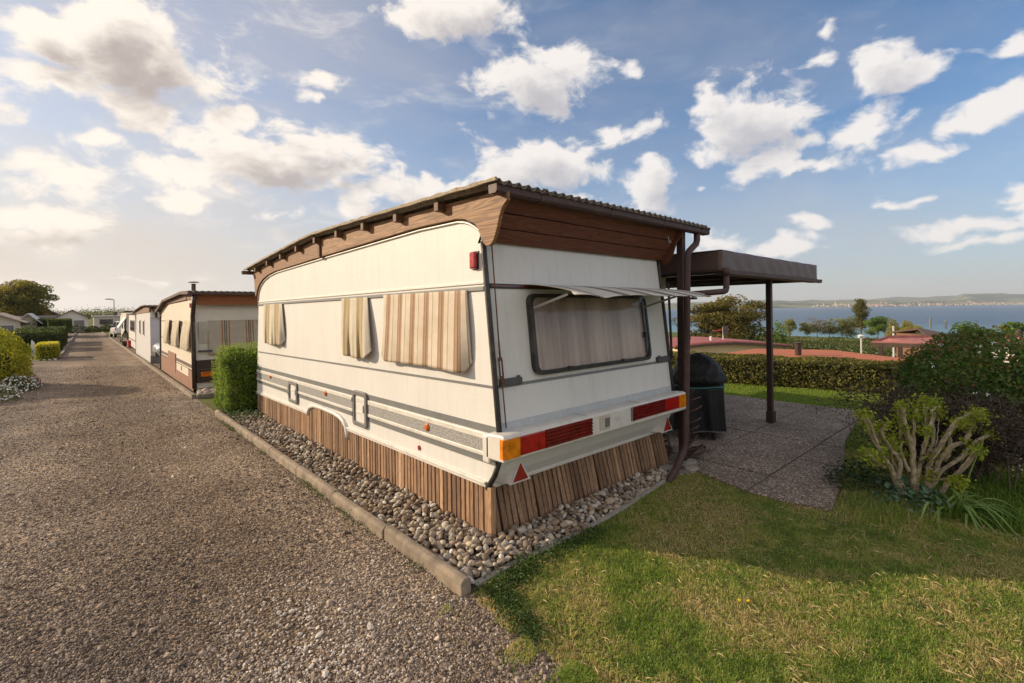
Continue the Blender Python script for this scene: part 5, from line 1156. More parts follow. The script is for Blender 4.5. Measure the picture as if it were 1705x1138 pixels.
# lean-to on the far side of the caravan
an = thing('lean_to', 'brown and blue grey lean-to porch behind the caravan on the patio side', 'porch', (5.6, 6.4, 0))
xr = at(1123, 540, 1, 3.3).x
mb = MB(); mb.box((4.70, 3.30, .30), (5.62, 3.34, 1.92)); mb.build('side_panel', M['bluegrey'], an)
mb = MB(); mb.box((4.70, 3.29, 1.92), (5.66, 3.34, 2.10)); mb.build('upper_panel', M['beige'], an)
mb = MB(); mb.box((4.70, 3.26, 2.10), (5.75, 3.32, 2.34)); mb.build('beam', M['browntboard'], an)
mb = MB(); mb.box((4.72, 3.31, .034), (5.62, 3.36, .30)); mb.build('base_board', M['orangewood'], an)
mb = MB(); mb.box((5.55, 3.34, .034), (5.62, 8.6, 2.10)); mb.build('long_wall', M['bluegrey'], an)
mb = MB(); mb.box((4.62, 3.24, 2.34), (5.85, 8.8, 2.38)); mb.build('roof', M['brownroof'], an)

# =================================================================== OLDER CARAVAN (second in the row)
v2 = thing('caravan', 'older cream caravan with brown lower skirt and large striped rear blind behind the clipped shrub', 'caravan', (3.0, 15.6, gz(15)))
g2 = gz(12.6); Y2 = 12.6; Xa, Xb = 1.80, 4.15
def lean(z): return Y2 + .10 * (z - g2 - .2)
ol = [(Y2, g2 + .08), (lean(1.0), 1.0), (lean(1.75), 1.75), (lean(1.95) + .06, 1.98), (13.5, 1.98), (16.8, 1.93), (18.3, 1.80), (18.62, 1.5), (18.7, g2 + .05)]
mb = MB(); mb.prism(ol, 0, Xa, Xb); mb.build('body', M['cream2'], v2, bevel=.02)
mb = MB(); mb.prism([(Y2 - .12, 1.97), (13.3, 1.985), (13.4, 2.13), (Y2 - .12, 2.14)], 0, Xa - .03, Xa + .02); mb.prism([(13.4, 1.985), (16.8, 1.94), (18.4, 1.80), (18.75, 1.62), (18.9, 1.75), (17.2, 2.05), (13.4, 2.13)], 0, Xa - .035, Xa + .015); mb.build('fascia_board', M['chalet'], v2, bevel=.005)
mb = MB(); mb.box((Xa + .05, Y2 - .02, 1.86), (Xb + .1, Y2 + .06, 2.09)); mb.build('rear_board', M['orangewood'], v2, bevel=.004)
mb = MB(); pr2 = [(Y2 - .22, 2.15), (13.6, 2.18), (17.0, 2.06), (19.0, 1.72)]
mb.grid(lambda u, v: (Xa - .12 + u * 2.75, float(np.interp(v, [0, .2, .7, 1], [p[0] for p in pr2])), float(np.interp(v, [0, .2, .7, 1], [p[1] for p in pr2])) + .016 * math.sin(u * 2.75 / .12 * 6.283)), 190, 10); mb.build('roof_sheet', M['eternit'], v2, smooth=True, solid=.01)
mb = MB(); mb.extrude_profile([(Y2 - .24, 2.14), (Y2 - .24, 2.09), (Y2 - .16, 2.085), (Y2 - .15, 2.13)], 0, Xa - .1, Xb + .4); mb.build('gutter', M['gutter'], v2, solid=.006)
mb = MB(); mb.prism([(Y2 - .24, 2.09), (13.6, 2.12), (17.0, 2.0), (19.0, 1.66), (19.0, 1.72), (17.0, 2.06), (13.6, 2.18), (Y2 - .24, 2.15)], 0, Xa - .14, Xa - .10); mb.build('verge_board', M['brownroof'], v2)
mb = MB(); mb.tube([(Xa, Y2 - .14, 2.08), (Xa, Y2 - .02, 1.85), (Xa, lean(1.6) - .02, 1.6), (Xa, lean(.8) - .02, .8), (Xa, Y2 - .02, g2 + .1)], .045, 8); mb.build('corner_trim', M['brownpost'], v2, smooth=True)
mb = MB(); mb.tube([(Xa, 18.7, 1.6), (Xa, 18.75, g2)], .04, 8); mb.tube([(Xa - .1, 18.9, 1.7), (Xa - .1, 18.95, 1.55), (Xa, 18.75, 1.45)], .035, 8); mb.build('rear_trim', M['brownpost'], v2)
mb = MB()
for z0, z1, m_ in ((1.02, 1.04, 0), (.52, .60, 0), (1.53, 1.55, 0), (.46, .49, 0)): mb.box((Xa - .006, Y2 + .1, z0 + g2), (Xa, 18.6, z1 + g2))
mb.build('side_stripe', M['brownroof'], v2)
mb = MB(); mb.box((Xa - .012, 12.66, g2), (Xa - .004, 18.6, .46 + g2)); mb.box((Xa - .02, 15.4, .2 + g2), (Xa - .012, 16.9, .70 + g2)); mb.build('lower_skirt', M['browncloth'], v2)
mb = MB(); mb.box((Xa - .016, 13.3, .30 + g2), (Xa - .01, 15.2, .48 + g2)); sh2 = mb.build('service_hatch', M['cream2'], v2); mb = MB(); mb.box((Xa - .025, 14.3, .36 + g2), (Xa - .016, 14.36, .46 + g2)); mb.build('latch', M['darkplastic'], sh2)
mb = MB(); mb.box((Xa - .03, 12.85, 1.80), (Xa, 12.98, 1.90)); mb.build('marker_lamp', M['red'], v2)
mb = MB(); mb.box((Xa + .04, Y2 - .03, .42), (Xb, Y2 + .02, .62)); mb.box((Xa + .05, Y2 - .03, .12), (Xb, Y2 + .02, .40)); mb.build('rear_apron', M['brownpost'], v2)
mb = MB(); mb.box((Xa + .12, Y2 - .045, .25), (Xa + .40, Y2 - .03, .36)); mb.build('tail_light', M['orange'], v2)
mb = MB(); mb.cyl((2.35, 16.4, 2.0), (2.35, 16.4, 2.52), .055, 12); ch = mb.build('flue', M['brownroof'], v2); mb = MB(); mb.cyl((2.35, 16.4, 2.55), (2.35, 16.4, 2.58), .15, 14, .10); mb.build('flue_cap', M['greyroof'], ch)
mb = MB(); mb.box((Xa + .08, Y2 - .01, .80), (Xa + .35, Y2 + .03, .84)); mb.build('grab_handle', M['darkplastic'], v2)
for k, (pxa, pxb, lab) in enumerate(((275, 281, 'plain cream blind farthest along the older caravan side'), (288, 297, 'plain cream blind in the middle of the older caravan side'), (304, 316, 'plain cream blind nearest the rear of the older caravan side'))):
    ya, yb = at(pxa, 540, 0, Xa - .04).y, at(pxb, 540, 0, Xa - .04).y
    blind('window_blind', lab, ya, yb, 1.50, .82, .07, M['plaincloth'], 20 + k, 0, 1, Xa, 'plain blinds on the older caravan side', .06, .0)
    mb = MB(); mb.box((Xa - .01, yb - .35, .86), (Xa + .01, yb + .02, 1.48)); mb.build('side_window', M['darkglass'], v2)
def b2(u, v): return (Xa + .28 + u * 2.0, lean(.72 + v * .78) - .02 - .02 * (1 - v) - .008 * math.sin(u * 30), .72 + v * .78)
mb = MB(); mb.grid(b2, 60, 8); tag(mb.build('rear_blind', M['fabric_v2'], smooth=True, solid=.006, fix=False), 'wide brown striped blind covering the rear window of the older caravan', 'blind')
mb = MB(); mb.box((Xa + .10, lean(1.1) - .012, .74), (Xa + .30, lean(1.1) + .1, 1.48)); mb.build('rear_window', M['beige'], v2, bevel=.01)
# grey stones and sheet beside it
mb = MB(); P_ = np.stack([RNG.uniform(1.8, 2.5, 60), RNG.uniform(11.75, 12.4, 60), np.full(60, gz(12) + .05)], 1); o = stones('grey_rubble', P_, RNG.uniform(.04, .10, 60), 2, M['grit'], np.full(60, .7), .8, .15); tag(o, 'heap of grey rubble stones at the corner of the older caravan', 'rubble', kind='stuff')
mb = MB(); mb.prism([(2.25, .0), (2.62, .0), (2.60, .42), (2.45, .5), (2.28, .38)], 1, 12.28, 12.36); tag(mb.build('stone_slab', M['greystone'], bevel=.03), 'grey stone slab leaning against the rear of the older caravan', 'stone')

# =================================================================== more of the row
hut = thing('grey_hut', 'pale grey boarded caravan shell with two narrow windows beside the silver car', 'caravan', (3.2, 25.4, gz(25)))
g3 = gz(22); Xc = 1.80
mb = MB(); mb.prism([(22.0, g3), (22.15, 1.85), (23.6, 1.90), (28.3, 1.74), (28.8, gz(28.8))], 0, Xc, 4.6); mb.build('wall', M['greywall'], hut, bevel=.01)
mb = MB(); mb.box((Xc + .02, 22.06, 1.52), (4.55, 22.14, 1.83)); mb.build('white_band', M['whitewall'], hut)
mb = MB(); mb.prism([(22.05, 1.72), (28.5, 1.64), (28.6, 1.74), (23.6, 1.92), (22.0, 1.88)], 0, Xc - .03, Xc + .02); mb.build('fascia_board', M['chalet'], hut)
mb = MB(); mb.grid(lambda u, v: (Xc - .12 + u * 3.0, 21.85 + v * 7.1, float(np.interp(v, [0, .25, 1], [1.92, 1.98, 1.72])) + .018 * math.sin(u * 3.0 / .15 * 6.283)), 160, 6); mb.build('roof', M['brownroof'], hut, smooth=True, solid=.05)
for yy in (24.3, 26.0):
    mb = MB(); mb.box((Xc - .02, yy, .75), (Xc + .01, yy + .55, 1.40)); f_ = mb.build('window', M['whitewall'], hut); mb = MB(); mb.box((Xc - .025, yy + .07, .80), (Xc - .02, yy + .48, 1.35)); mb.build('pane', M['darkglass'], f_)
mb = MB(); mb.box((Xc - .01, 21.95, g3), (4.6, 22.01, g3 + .30)); mb.build('plinth', M['greyroof'], hut)
mb = MB(); mb.tube([(Xc + .06, 21.95, 1.85), (Xc + .14, 21.96, 1.68), (Xc + .20, 22.03, 1.6)], .035, 8); mb.build('pipe_elbow', M['brownroof'], hut)

def car_body(name, label, x, y, rot, paint, group=None):
    z = gz(y); root = thing(name, label, 'car', (x, y, z)); c_, s_ = math.cos(rot), math.sin(rot)
    def W(a, b, h): return (x + a * c_ - b * s_, y + a * s_ + b * c_, z + h)
    sec = [(-2.05, .62, .52, .72, .60), (-1.95, .74, .36, .80, .72), (-1.3, .82, .28, .88, .80), (-.55, .84, .24, .92, .84), (.9, .84, .24, .95, .84), (1.7, .80, .30, .98, .80), (2.0, .72, .42, .92, .7)]
    mb = MB(); rings = []
    for a, hw, zb, zt, ht in sec: rings.append(mb.vs([W(a, -hw, zb + .06), W(a, -hw - .03, (zb + zt) / 2), W(a, -ht, zt - .04), W(a, -ht * .55, zt), W(a, ht * .55, zt), W(a, ht, zt - .04), W(a, hw + .03, (zb + zt) / 2), W(a, hw, zb + .06), W(a, hw * .7, zb), W(a, -hw * .7, zb)]))
    for A, B in zip(rings, rings[1:]):
        for k in range(10): mb.face((A[k], A[(k + 1) % 10], B[(k + 1) % 10], B[k]))
    mb.face(rings[0]); mb.face(rings[-1][::-1]); mb.build('body', paint, root, smooth=True, bevel=.03)
    mb = MB(); sec = [(-.95, .74, .90, .02), (-.25, .66, 1.36, .40), (.5, .64, 1.43, .46), (1.3, .66, 1.36, .40), (1.85, .70, .96, .02)]; rings = []
    for a, hw, zt, _ in sec: rings.append(mb.vs([W(a, -.76, .88), W(a, -hw, zt), W(a, hw, zt), W(a, .76, .88)]))
    for A, B in zip(rings, rings[1:]):
        for k in range(4): mb.face((A[k], A[(k + 1) % 4], B[(k + 1) % 4], B[k]))
    mb.face(rings[0]); mb.face(rings[-1][::-1]); mb.build('windows', M['darkglass'], root, smooth=False, bevel=.03)
    mb = MB(); a = [(-.2, .62, 1.375), (.5, .60, 1.45), (1.28, .62, 1.375)]; rings = [mb.vs([W(q, -h, t), W(q, h, t), W(q, h, t + .02), W(q, -h, t + .02)]) for q, h, t in a]
    for A, B in zip(rings, rings[1:]):
        for k in range(4): mb.face((A[k], A[(k + 1) % 4], B[(k + 1) % 4], B[k]))
    mb.face(rings[0]); mb.face(rings[-1][::-1]); mb.build('roof_panel', paint, root, smooth=True)
    for sg in (-1, 1):
        mb = MB(); mb.hexa([W(-2.02, sg * .42, .60), W(-2.02, sg * .66, .62), W(-1.75, sg * .80, .64), W(-1.75, sg * .55, .64), W(-2.0, sg * .42, .72), W(-1.98, sg * .64, .75), W(-1.6, sg * .80, .82), W(-1.6, sg * .55, .80)]); mb.build('headlight', M['lampwhite'], root, bevel=.02)
        mb = MB(); mb.hexa([W(2.0, sg * .50, .66), W(1.98, sg * .74, .66), W(1.70, sg * .845, .66), W(1.7, sg * .6, .66), W(2.0, sg * .50, .86), W(1.98, sg * .72, .88), W(1.70, sg * .84, .92), W(1.7, sg * .6, .9)]); mb.build('tail_light', M['red'], root, bevel=.02)
        for a in (-1.28, 1.28):
            mb = MB(); mb.cyl(W(a, sg * .66, .31), W(a, sg * .86, .31), .31, 20); wh = mb.build('wheel', M['tyre'], root, bevel=.03); mb = MB(); mb.cyl(W(a, sg * .86, .31), W(a, sg * .872, .31), .19, 16); mb.build('rim', M['silver'], wh)
    mb = MB(); mb.hexa([W(-2.07, -.52, .40), W(-2.07, .52, .40), W(-1.9, .6, .36), W(-1.9, -.6, .36), W(-2.07, -.48, .55), W(-2.07, .48, .55), W(-1.95, .48, .57), W(-1.95, -.48, .57)]); mb.build('grille', M['rubber'], root, bevel=.01)
    return root
car_body('parked_car', 'silver car with its front poking out between the older caravan and the grey hut', 3.82, 20.4, 0.0, M['silverpaint'], None)
car_body('parked_car', 'white car parked beside the drive far down the row of caravans', 2.7, 57.5, -1.5, M['whitepaint'], None)

def simple_van(name, label, x0, x1, y0, y1, h, wall, roofm, wins, group='caravans further along the right side of the drive', pitched=0):
    g_ = gz((y0 + y1) / 2); root = thing(name, label, 'caravan', ((x0 + x1) / 2, (y0 + y1) / 2, g_), group)
    mb = MB(); mb.prism([(y0, g_ + .1), (y0 + .15, g_ + h * .5), (y0 + .25, g_ + h), (y1 - .35, g_ + h), (y1 - .1, g_ + h * .55), (y1, g_ + .1)], 0, x0, x1); mb.build('wall', wall, root, bevel=.03)
    mb = MB(); mb.box((x0 - .12, y0 + .05, g_ + h), (x1 + .1, y1 - .1, g_ + h + .07)); mb.build('roof', roofm, root, bevel=.01)
    for (a, b, z0, z1) in wins:
        mb = MB(); mb.box((x0 - .02, a, g_ + z0), (x0 + .01, b, g_ + z1)); f_ = mb.build('window', M['darkplastic'], root); mb = MB(); mb.box((x0 - .026, a + .06, g_ + z0 + .06), (x0 - .02, b - .06, g_ + z1 - .06)); mb.build('pane', M['darkglass'], f_)
    mb = MB(); mb.box((x0 - .008, y0 + .1, g_ + .5), (x0, y1 - .1, g_ + .56)); mb.build('stripe', M['stripe'], root)
    return root
simple_van('caravan', 'small white caravan with dark windows just beyond the grey hut', 1.95, 4.4, 31.5, 36.5, 1.95, M['whitewall'], M['greyroof'], ((31.9, 33.2, 1.0, 1.6), (33.6, 35.0, 1.0, 1.6)))
simple_van('caravan', 'grey caravan with brown roof cover in the middle of the row', 1.95, 4.4, 38.5, 44.5, 2.15, M['pinkwall'], M['brownroof'], ((39.2, 40.6, 1.0, 1.6), (42, 43.4, 1.0, 1.6)))
simple_van('caravan', 'farthest low white caravan of the row behind the parked white car', 2.9, 5.4, 62, 68, 2.1, M['whitewall'], M['greyroof'], ((63, 64.5, 1, 1.6),))
mb = MB(); mb.hexa([(1.55, 38.6, .78), (1.62, 38.6, .74), (1.62, 40.6, .74), (1.55, 40.6, .78), (1.93, 38.6, 1.42), (1.98, 38.6, 1.40), (1.98, 40.6, 1.40), (1.93, 40.6, 1.42)]); tag(mb.build('propped_awning', M['whitewall']), 'white shade propped out from the wall of a caravan down the drive', 'awning')
# potted conifer, red box, stone
pc_ = ong(209, 577); pt = thing('potted_conifer', 'small dark conifer in a black pot at the drive edge by the grey hut', 'plant', pc_)
mb = MB(); mb.lathe([(.13, 0), (.18, .30), (.19, .31), (.16, .31), (.15, .28)], (pc_.x, pc_.y, pc_.z), 16); mb.build('pot', M['rubber'], pt)
n = 2600; f_ = RNG.random(n); a_ = RNG.uniform(0, 6.28, n); rr_ = (1 - f_) ** .8 * .26 * (1 + .12 * np.sin(a_ * 5 + f_ * 20)); P = np.stack([pc_.x + rr_ * np.cos(a_), pc_.y + rr_ * np.sin(a_), pc_.z + .28 + f_ * .75], 1)
leaves('foliage', P, unit(np.stack([np.cos(a_), np.sin(a_), np.full(n, .5)], 1)), .05, leafm('conifer needles', [(.012, .03, .012), (.03, .06, .02)], .1), pt, aspect=.35)
rb_ = ong(221, 580); mb = MB(); mb.box((1.82, rb_.y, rb_.z + .05), (2.35, rb_.y + .9, rb_.z + .42)); bx = mb.build('red_crate', M['redplastic'], bevel=.02); tag(bx, 'red plastic crate standing by the grey hut wall', 'crate'); mb = MB(); mb.box((1.80, rb_.y - .03, rb_.z + .36), (2.37, rb_.y + .93, rb_.z + .44)); mb.box((1.815, rb_.y + .3, rb_.z + .1), (1.822, rb_.y + .6, rb_.z + .3)); mb.build('rim', M['redplastic'], bx, bevel=.01)

# ---- end of the drive
eg = gz(88)
ev = thing('mobile_home', 'long cream mobile home with one dark window across the end of the drive', 'mobile home', (3.4, 88, eg))
mb = MB(); mb.box((.9, 86, eg + .35), (6.2, 90, eg + 2.05)); mb.build('wall', M['pinkwall'], ev, bevel=.05)
mb = MB(); mb.box((.7, 85.8, eg + 2.05), (6.4, 90.2, eg + 2.2)); mb.build('roof', M['whitewall'], ev, bevel=.02)
mb = MB(); mb.box((1.5, 85.95, eg + 1.0), (2.9, 86.0, eg + 1.7)); f_ = mb.build('window', M['brownroof'], ev); mb = MB(); mb.box((1.56, 85.93, eg + 1.06), (2.84, 85.95, eg + 1.64)); mb.build('pane', M['darkglass'], f_)
mb = MB(); mb.box((1.0, 86.1, eg), (6.1, 89.9, eg + .35)); mb.build('base', M['darkcavity'], ev)
mb = MB(); mb.box((3.0, 87, eg + 2.2), (3.4, 87.4, eg + 2.7)); mb.build('chimney', M['brownroof'], ev)
def gable(name, label, x0, x1, y0, y1, h, rh, wall, roofm, base, win=True, group=None, along='y'):
    root = thing(name, label, 'building', ((x0 + x1) / 2, (y0 + y1) / 2, base), group); xm = (x0 + x1) / 2
    mb = MB(); mb.prism([(x0, base), (x1, base), (x1, base + h), (xm, base + h + rh), (x0, base + h)], 1, y0, y1); mb.build('wall', wall, root)
    mb = MB(); t = .10; k = rh / ((x1 - x0) / 2)
    for sg in (-1, 1): mb.hexa([(xm, y0 - .4, base + h + rh + .02), (xm + sg * ((x1 - x0) / 2 + .4), y0 - .4, base + h - .4 * k + .02), (xm + sg * ((x1 - x0) / 2 + .4), y1 + .4, base + h - .4 * k + .02), (xm, y1 + .4, base + h + rh + .02), (xm, y0 - .4, base + h + rh + t), (xm + sg * ((x1 - x0) / 2 + .4), y0 - .4, base + h - .4 * k + t), (xm + sg * ((x1 - x0) / 2 + .4), y1 + .4, base + h - .4 * k + t), (xm, y1 + .4, base + h + rh + t)])
    mb.build('roof', roofm, root)
    if win:
        for a, b in ((.12, .42), (.52, .90)):
            mb = MB(); mb.box((x0 + (x1 - x0) * a, y0 - .04, base + h * .35), (x0 + (x1 - x0) * b, y0, base + h * .85)); f_ = mb.build('window', M['whitewall'], root); mb = MB(); mb.box((x0 + (x1 - x0) * a + .1, y0 - .05, base + h * .4), (x0 + (x1 - x0) * b - .1, y0 - .04, base + h * .8)); mb.build('pane', M['greyplastic'], f_)
    return root
gable('gabled_house', 'small pale house with dark brown gable roof left of the mobile home', -3.2, .4, 96, 103, 1.9, 1.1, M['whitewall'], M['brownroof'], gz(96))
gable('gabled_house', 'larger dark roofed house rising behind the trees at the end of the drive', -12.5, -4.5, 135, 150, 2.6, 2.2, M['chalet'], M['brownroof'], gz(99), False)
gable('chalet', 'wooden chalet with light roof at the left edge behind the yellow bush', -7.6, -4.35, 62, 69, 1.6, .75, M['pinkwall'], M['beigeroof'], gz(62), True)
gable('chalet', 'smaller wooden chalet with white gable boards right of the first chalet', -4.7, -3.5, 66, 71, 1.7, .6, M['beige'], M['whitewall'], gz(66), False)
cb = thing('low_building', 'long low pale building with flat roof behind the clipped hedges', 'building', (-5, 86, gz(86)))
mb = MB(); mb.box((-7.5, 84, gz(86)), (-3.3, 90, gz(86) + 2.0)); mb.build('wall', M['pinkwall'], cb); mb = MB(); mb.box((-7.9, 83.5, gz(86) + 2.0), (-2.9, 90.3, gz(86) + 2.25)); mb.build('roof', M['greyroof'], cb)
# street lamp far down the drive
lp_ = Vector((3.25, 92, gz(92))); la = thing('street_lamp', 'grey street lamp on a tall pole at the far end of the drive', 'street lamp', lp_)
mb = MB(); mb.tube([lp_, lp_ + Vector((0, 0, 2.4)), lp_ + Vector((0, 0, 4.55))], [.08, .065, .05], 8); mb.build('pole', M['greyroof'], la, smooth=True)
mb = MB(); mb.tube([lp_ + Vector((0, 0, 4.53)), lp_ + Vector((-.6, .3, 4.62)), lp_ + Vector((-.95, .45, 4.6))], [.05, .09, .07], 8); mb.build('lamp_head', M['greyroof'], la, smooth=True)

# ---- left side planting
M['gold_leaf'] = leafm('golden bush leaves', [(.15, .17, .016), (.30, .31, .03), (.46, .43, .05), (.60, .54, .11)], .5)
M['dark_hedge'] = leafm('dark hedge leaves', [(.03, .045, .014), (.06, .085, .02), (.11, .14, .03)], .3)
M['mid_hedge'] = leafm('green hedge leaves', [(.04, .06, .014), (.08, .11, .02), (.13, .15, .03)], .3)
bc = Vector((-2.12, 17.4, gz(17.4))); root = thing('golden_bush', 'large rounded yellow green bush at the left edge of the drive', 'bush', bc)
P, Q = ell_points((bc.x, bc.y, bc.z + .60), (1.15, 1.2, 1.0), 17000, 6, .16, bc.z + .02, .12); leaves('foliage', P, Q, .065, M['gold_leaf'], root, tint=.5 + .8 * (vnoise(P[:, 0] * 4, P[:, 1] * 4 + P[:, 2] * 5, 3) - .5) + RNG.normal(0, .2, len(P)))
mb = MB(); mb.lathe([(.3, 0), (.75, .25), (.85, .6), (.6, 1.0), (.2, 1.15)], bc, 16); mb.build('light_block_core', M['hedgecore'], root, smooth=True)  # dark solid added within the bush so light cannot pass
def flower_mound(name, label, c_, r, h, n, seed, fm):
    root = thing(name, label, 'flowers', c_); P, Q = ell_points((c_.x, c_.y, c_.z + .02), (r, r * 1.2, h), n, seed, .3, c_.z, .15); leaves('foliage', P, Q, .05, M['mid_hedge'], root, aspect=.35)
    P, Q = ell_points((c_.x, c_.y, c_.z + .04), (r * 1.02, r * 1.22, h * 1.03), n // 2, seed, .3, c_.z + .05, .05); leaves('blossom', P, Q + np.array([0, 0, 1]), .04, fm, root, aspect=.9, spread=.5); return root
M['pinkflower'] = plain('pink blossom', (.45, .14, .32), .6)
flower_mound('flower_mound', 'mound of small white flowers spilling on the gravel at the left edge', Vector((-1.55, 14.6, gz(14.6))), .55, .36, 2600, 3, M['whiteflower'])
flower_mound('flower_mound', 'second mound of white flowers reaching farther into the drive', Vector((-1.25, 16.4, gz(16.4))), .42, .32, 1800, 5, M['whiteflower'])
flower_mound('flower_mound', 'small tuft of pinkish flowers beyond the white mounds', Vector((-1.2, 17.6, gz(17.6))), .32, .36, 1100, 8, M['pinkflower'])
hedge('yellow_hedge', 'low clipped hedge with yellow tips at the corner of the side lane', -1.55, -.86, 27.8, 30.4, gz(29), gz(29) + .70, .06, M['gold_leaf'], 1500, 4, 'hedge', None, .05, .1, lambda P, t: t - .15 + .5 * (P[:, 2] > gz(29) + .6))
hedge('clipped_hedge', 'dark clipped hedge block behind the low yellow hedge', -3.6, -.98, 35.5, 40, gz(37), gz(37) + 1.05, .07, M['dark_hedge'], 900, 6, 'hedge', 'clipped hedges left of the drive')
hedge('clipped_hedge', 'dark clipped hedge block one further along the left kerb', -2.6, -1.0, 42, 50, gz(46), gz(46) + 1.15, .08, M['dark_hedge'], 600, 7, 'hedge', 'clipped hedges left of the drive')
hedge('clipped_hedge', 'sunlit flat topped hedge raised on trunks near the end of the left kerb', -2.5, -1.0, 60, 68, gz(62) + .55, gz(62) + 1.75, .10, M['mid_hedge'], 450, 8, 'hedge', 'clipped hedges left of the drive')
mb = MB()
for yy in (60.6, 63, 65.5): mb.cyl((-1.7, yy, gz(62)), (-1.7, yy, gz(62) + .8), .07, 8)
mb.build('trunk', M['bark'], bpy.data.objects['clipped_hedge.002'])
for o_ in (bpy.data.objects['trunk'] if 'trunk' in bpy.data.objects else None,):
    pass
hedge('clipped_hedge', 'square green hedge block left of the flat topped one', -3.9, -2.7, 66, 72, gz(66) + .2, gz(66) + 1.8, .10, M['mid_hedge'], 450, 9, 'hedge', 'clipped hedges left of the drive')
bc = Vector((-3.6, 56, gz(56))); root = thing('pale_bush', 'rounded pale green bush in front of the long low building', 'bush', bc); P, Q = ell_points((bc.x, bc.y, bc.z + .6), (.75, .9, .65), 3500, 6, .2, bc.z, .12); leaves('foliage', P, Q, .09, leafm('pale leaves', [(.10, .12, .04), (.2, .21, .09)], .3), root)
for k, (x, y, r, h, lab) in enumerate(((-.6, 82, 1.0, .95, 'low dark bush at the left end of the drive'), (.75, 83, .7, .8, 'small round bush before the mobile home wall'), (2.2, 83.5, .8, .9, 'right hand bush before the mobile home window'))):
    bc = Vector((x, y, gz(y))); root = thing('low_bush', lab, 'bush', bc, 'bushes across the end of the drive'); P, Q = ell_points((x, y, bc.z + h * .35), (r, r, h * .7), 2200, 10 + k, .2, bc.z, .12); leaves('foliage', P, Q, .12, M['mid_hedge' if k else 'dark_hedge'], root)
# feather shaped sign on a blue stake
sp_ = Vector((-1.62, 28.2, gz(28.2))); sg = thing('stake_sign', 'small white feather shaped sign on a blue stake before the dark hedge', 'sign', sp_)
mb = MB(); mb.cyl(sp_, sp_ + Vector((0, 0, .45)), .022, 8); mb.build('stake', M['bluesteel'], sg)
mb = MB(); mb.prism([(sp_.x - .05, sp_.z + .25), (sp_.x + .03, sp_.z + .25), (sp_.x + .09, sp_.z + .5), (sp_.x + .05, sp_.z + .75), (sp_.x - .04, sp_.z + .88), (sp_.x - .07, sp_.z + .6)], 1, sp_.y - .012, sp_.y + .012); mb.build('board', M['lampwhite'], sg, bevel=.004)
for k in range(7):
    x = -1.95 + .17 * k; y = 27.5 + .04 * k; mb = MB(); rb = random.Random(k); tag(stones('border_stone', np.array([[x, y, gz(y) + .03]]), np.array([rb.uniform(.05, .085)]), 2, M['pebble'], np.array([.95])), 'pale border stone in the row before the yellow hedge', 'stone', 'border stones before the yellow hedge')

# ---- trees on the left and far background
G1 = [(.07, .08, .022), (.13, .14, .035), (.21, .21, .06)]
tree('broadleaf_tree', 'large round broadleaf tree on the left skyline behind the chalets', 'tree', (-8.8, 128, gz(99)), 9.3, 5.3, 1.6, [(.085, .08, .02), (.17, .155, .035), (.30, .25, .065)], 85, 20000, .38, 3, None, 'round', None, 0, .45)
for k, (px_, top_, D_, r_, lab) in enumerate(((83, 529, 110, 3.0, 'low yellow green tree behind the flat roofed building'), (103, 523, 150, 3.6, 'rounded hazy tree left of the dark roofed house'), (128, 525, 130, 5.0, 'broad green tree in front of the dark roofed house'), (160, 524, 170, 4.0, 'dark bushy tree above the mobile home roof'), (142, 523, 190, 3.5, 'bare pale tree behind the gabled house'))):
    p = far(px_, 560, D_); t_ = far(px_, top_, D_); tree('skyline_tree', lab, 'tree', (p.x, p.y, gz(99)), t_.z - gz(99), r_, .8, G1 if k != 0 else [(.10, .11, .015), (.2, .19, .03)], 26, 2600, .38, 40 + k, 'trees along the left skyline')
n_ = 0
tl_ = []
P = []
for k in range(150):
    a = random.uniform(-34, 8); d = random.uniform(330, 520); x, y = d * math.sin(R(a)), d * math.cos(R(a)); g = RNG.normal(0, 1, (220, 3)) * np.array([6, 6, 1.5]) + np.array([x, y, 1.6]); P.append(g)
P = np.concatenate(P); P[:, 2] = np.maximum(P[:, 2], -.8); o = leaves('far_wood', P, np.tile([0, 0, 1.], (len(P), 1)), .8, leafm('far wood', G1, .2), spread=1.0); tag(o, 'distant wood closing the plain beyond the campsite', 'wood', kind='stuff')

# =================================================================== lower terrace on the right
def poly_slab(mb, pts, z0, z1): mb.prism([(p[0], p[1]) for p in pts], 2, z0, z1)
LB = -2.75
# cream caravan with low red roof
lc = thing('caravan', 'cream yellow caravan with shallow red roof and roof antenna on the lower plot', 'caravan', (20.5, 10.0, LB))
A_, B_ = at(1128, 585, 0, 17.5), at(1300, 585, 0, 21.5)
pA, pB = Vector((A_.x, A_.y, 0)), Vector((B_.x, B_.y, 0)); dv = (pB - pA).normalized(); nv = Vector((-dv.y, dv.x, 0)); nv = nv if nv.dot(Vector((1, .5, 0))) > 0 else -nv
Lw = (pB - pA).length
def face_pt(s, z, o=0): q = pA + dv * s + nv * o; return (q.x, q.y, z)
mb = MB(); prof = [(0, LB), (Lw, LB), (Lw, -.02), (Lw * .75, .10), (Lw * .5, .17), (Lw * .25, .15), (0, .08)]
i_ = mb.vs([face_pt(s, z) for s, z in prof]); j_ = mb.vs([face_pt(s, z, 2.4) for s, z in prof]); mb.face(i_); mb.face(j_[::-1])
for k in range(len(prof)): mb.face((i_[k], j_[k], j_[(k + 1) % len(prof)], i_[(k + 1) % len(prof)]))
mb.build('wall', M['yellowwall'], lc)
mb = MB(); rp = [(-.25, .12), (Lw * .25, .22), (Lw * .5, .25), (Lw * .75, .18), (Lw + .3, .04)]
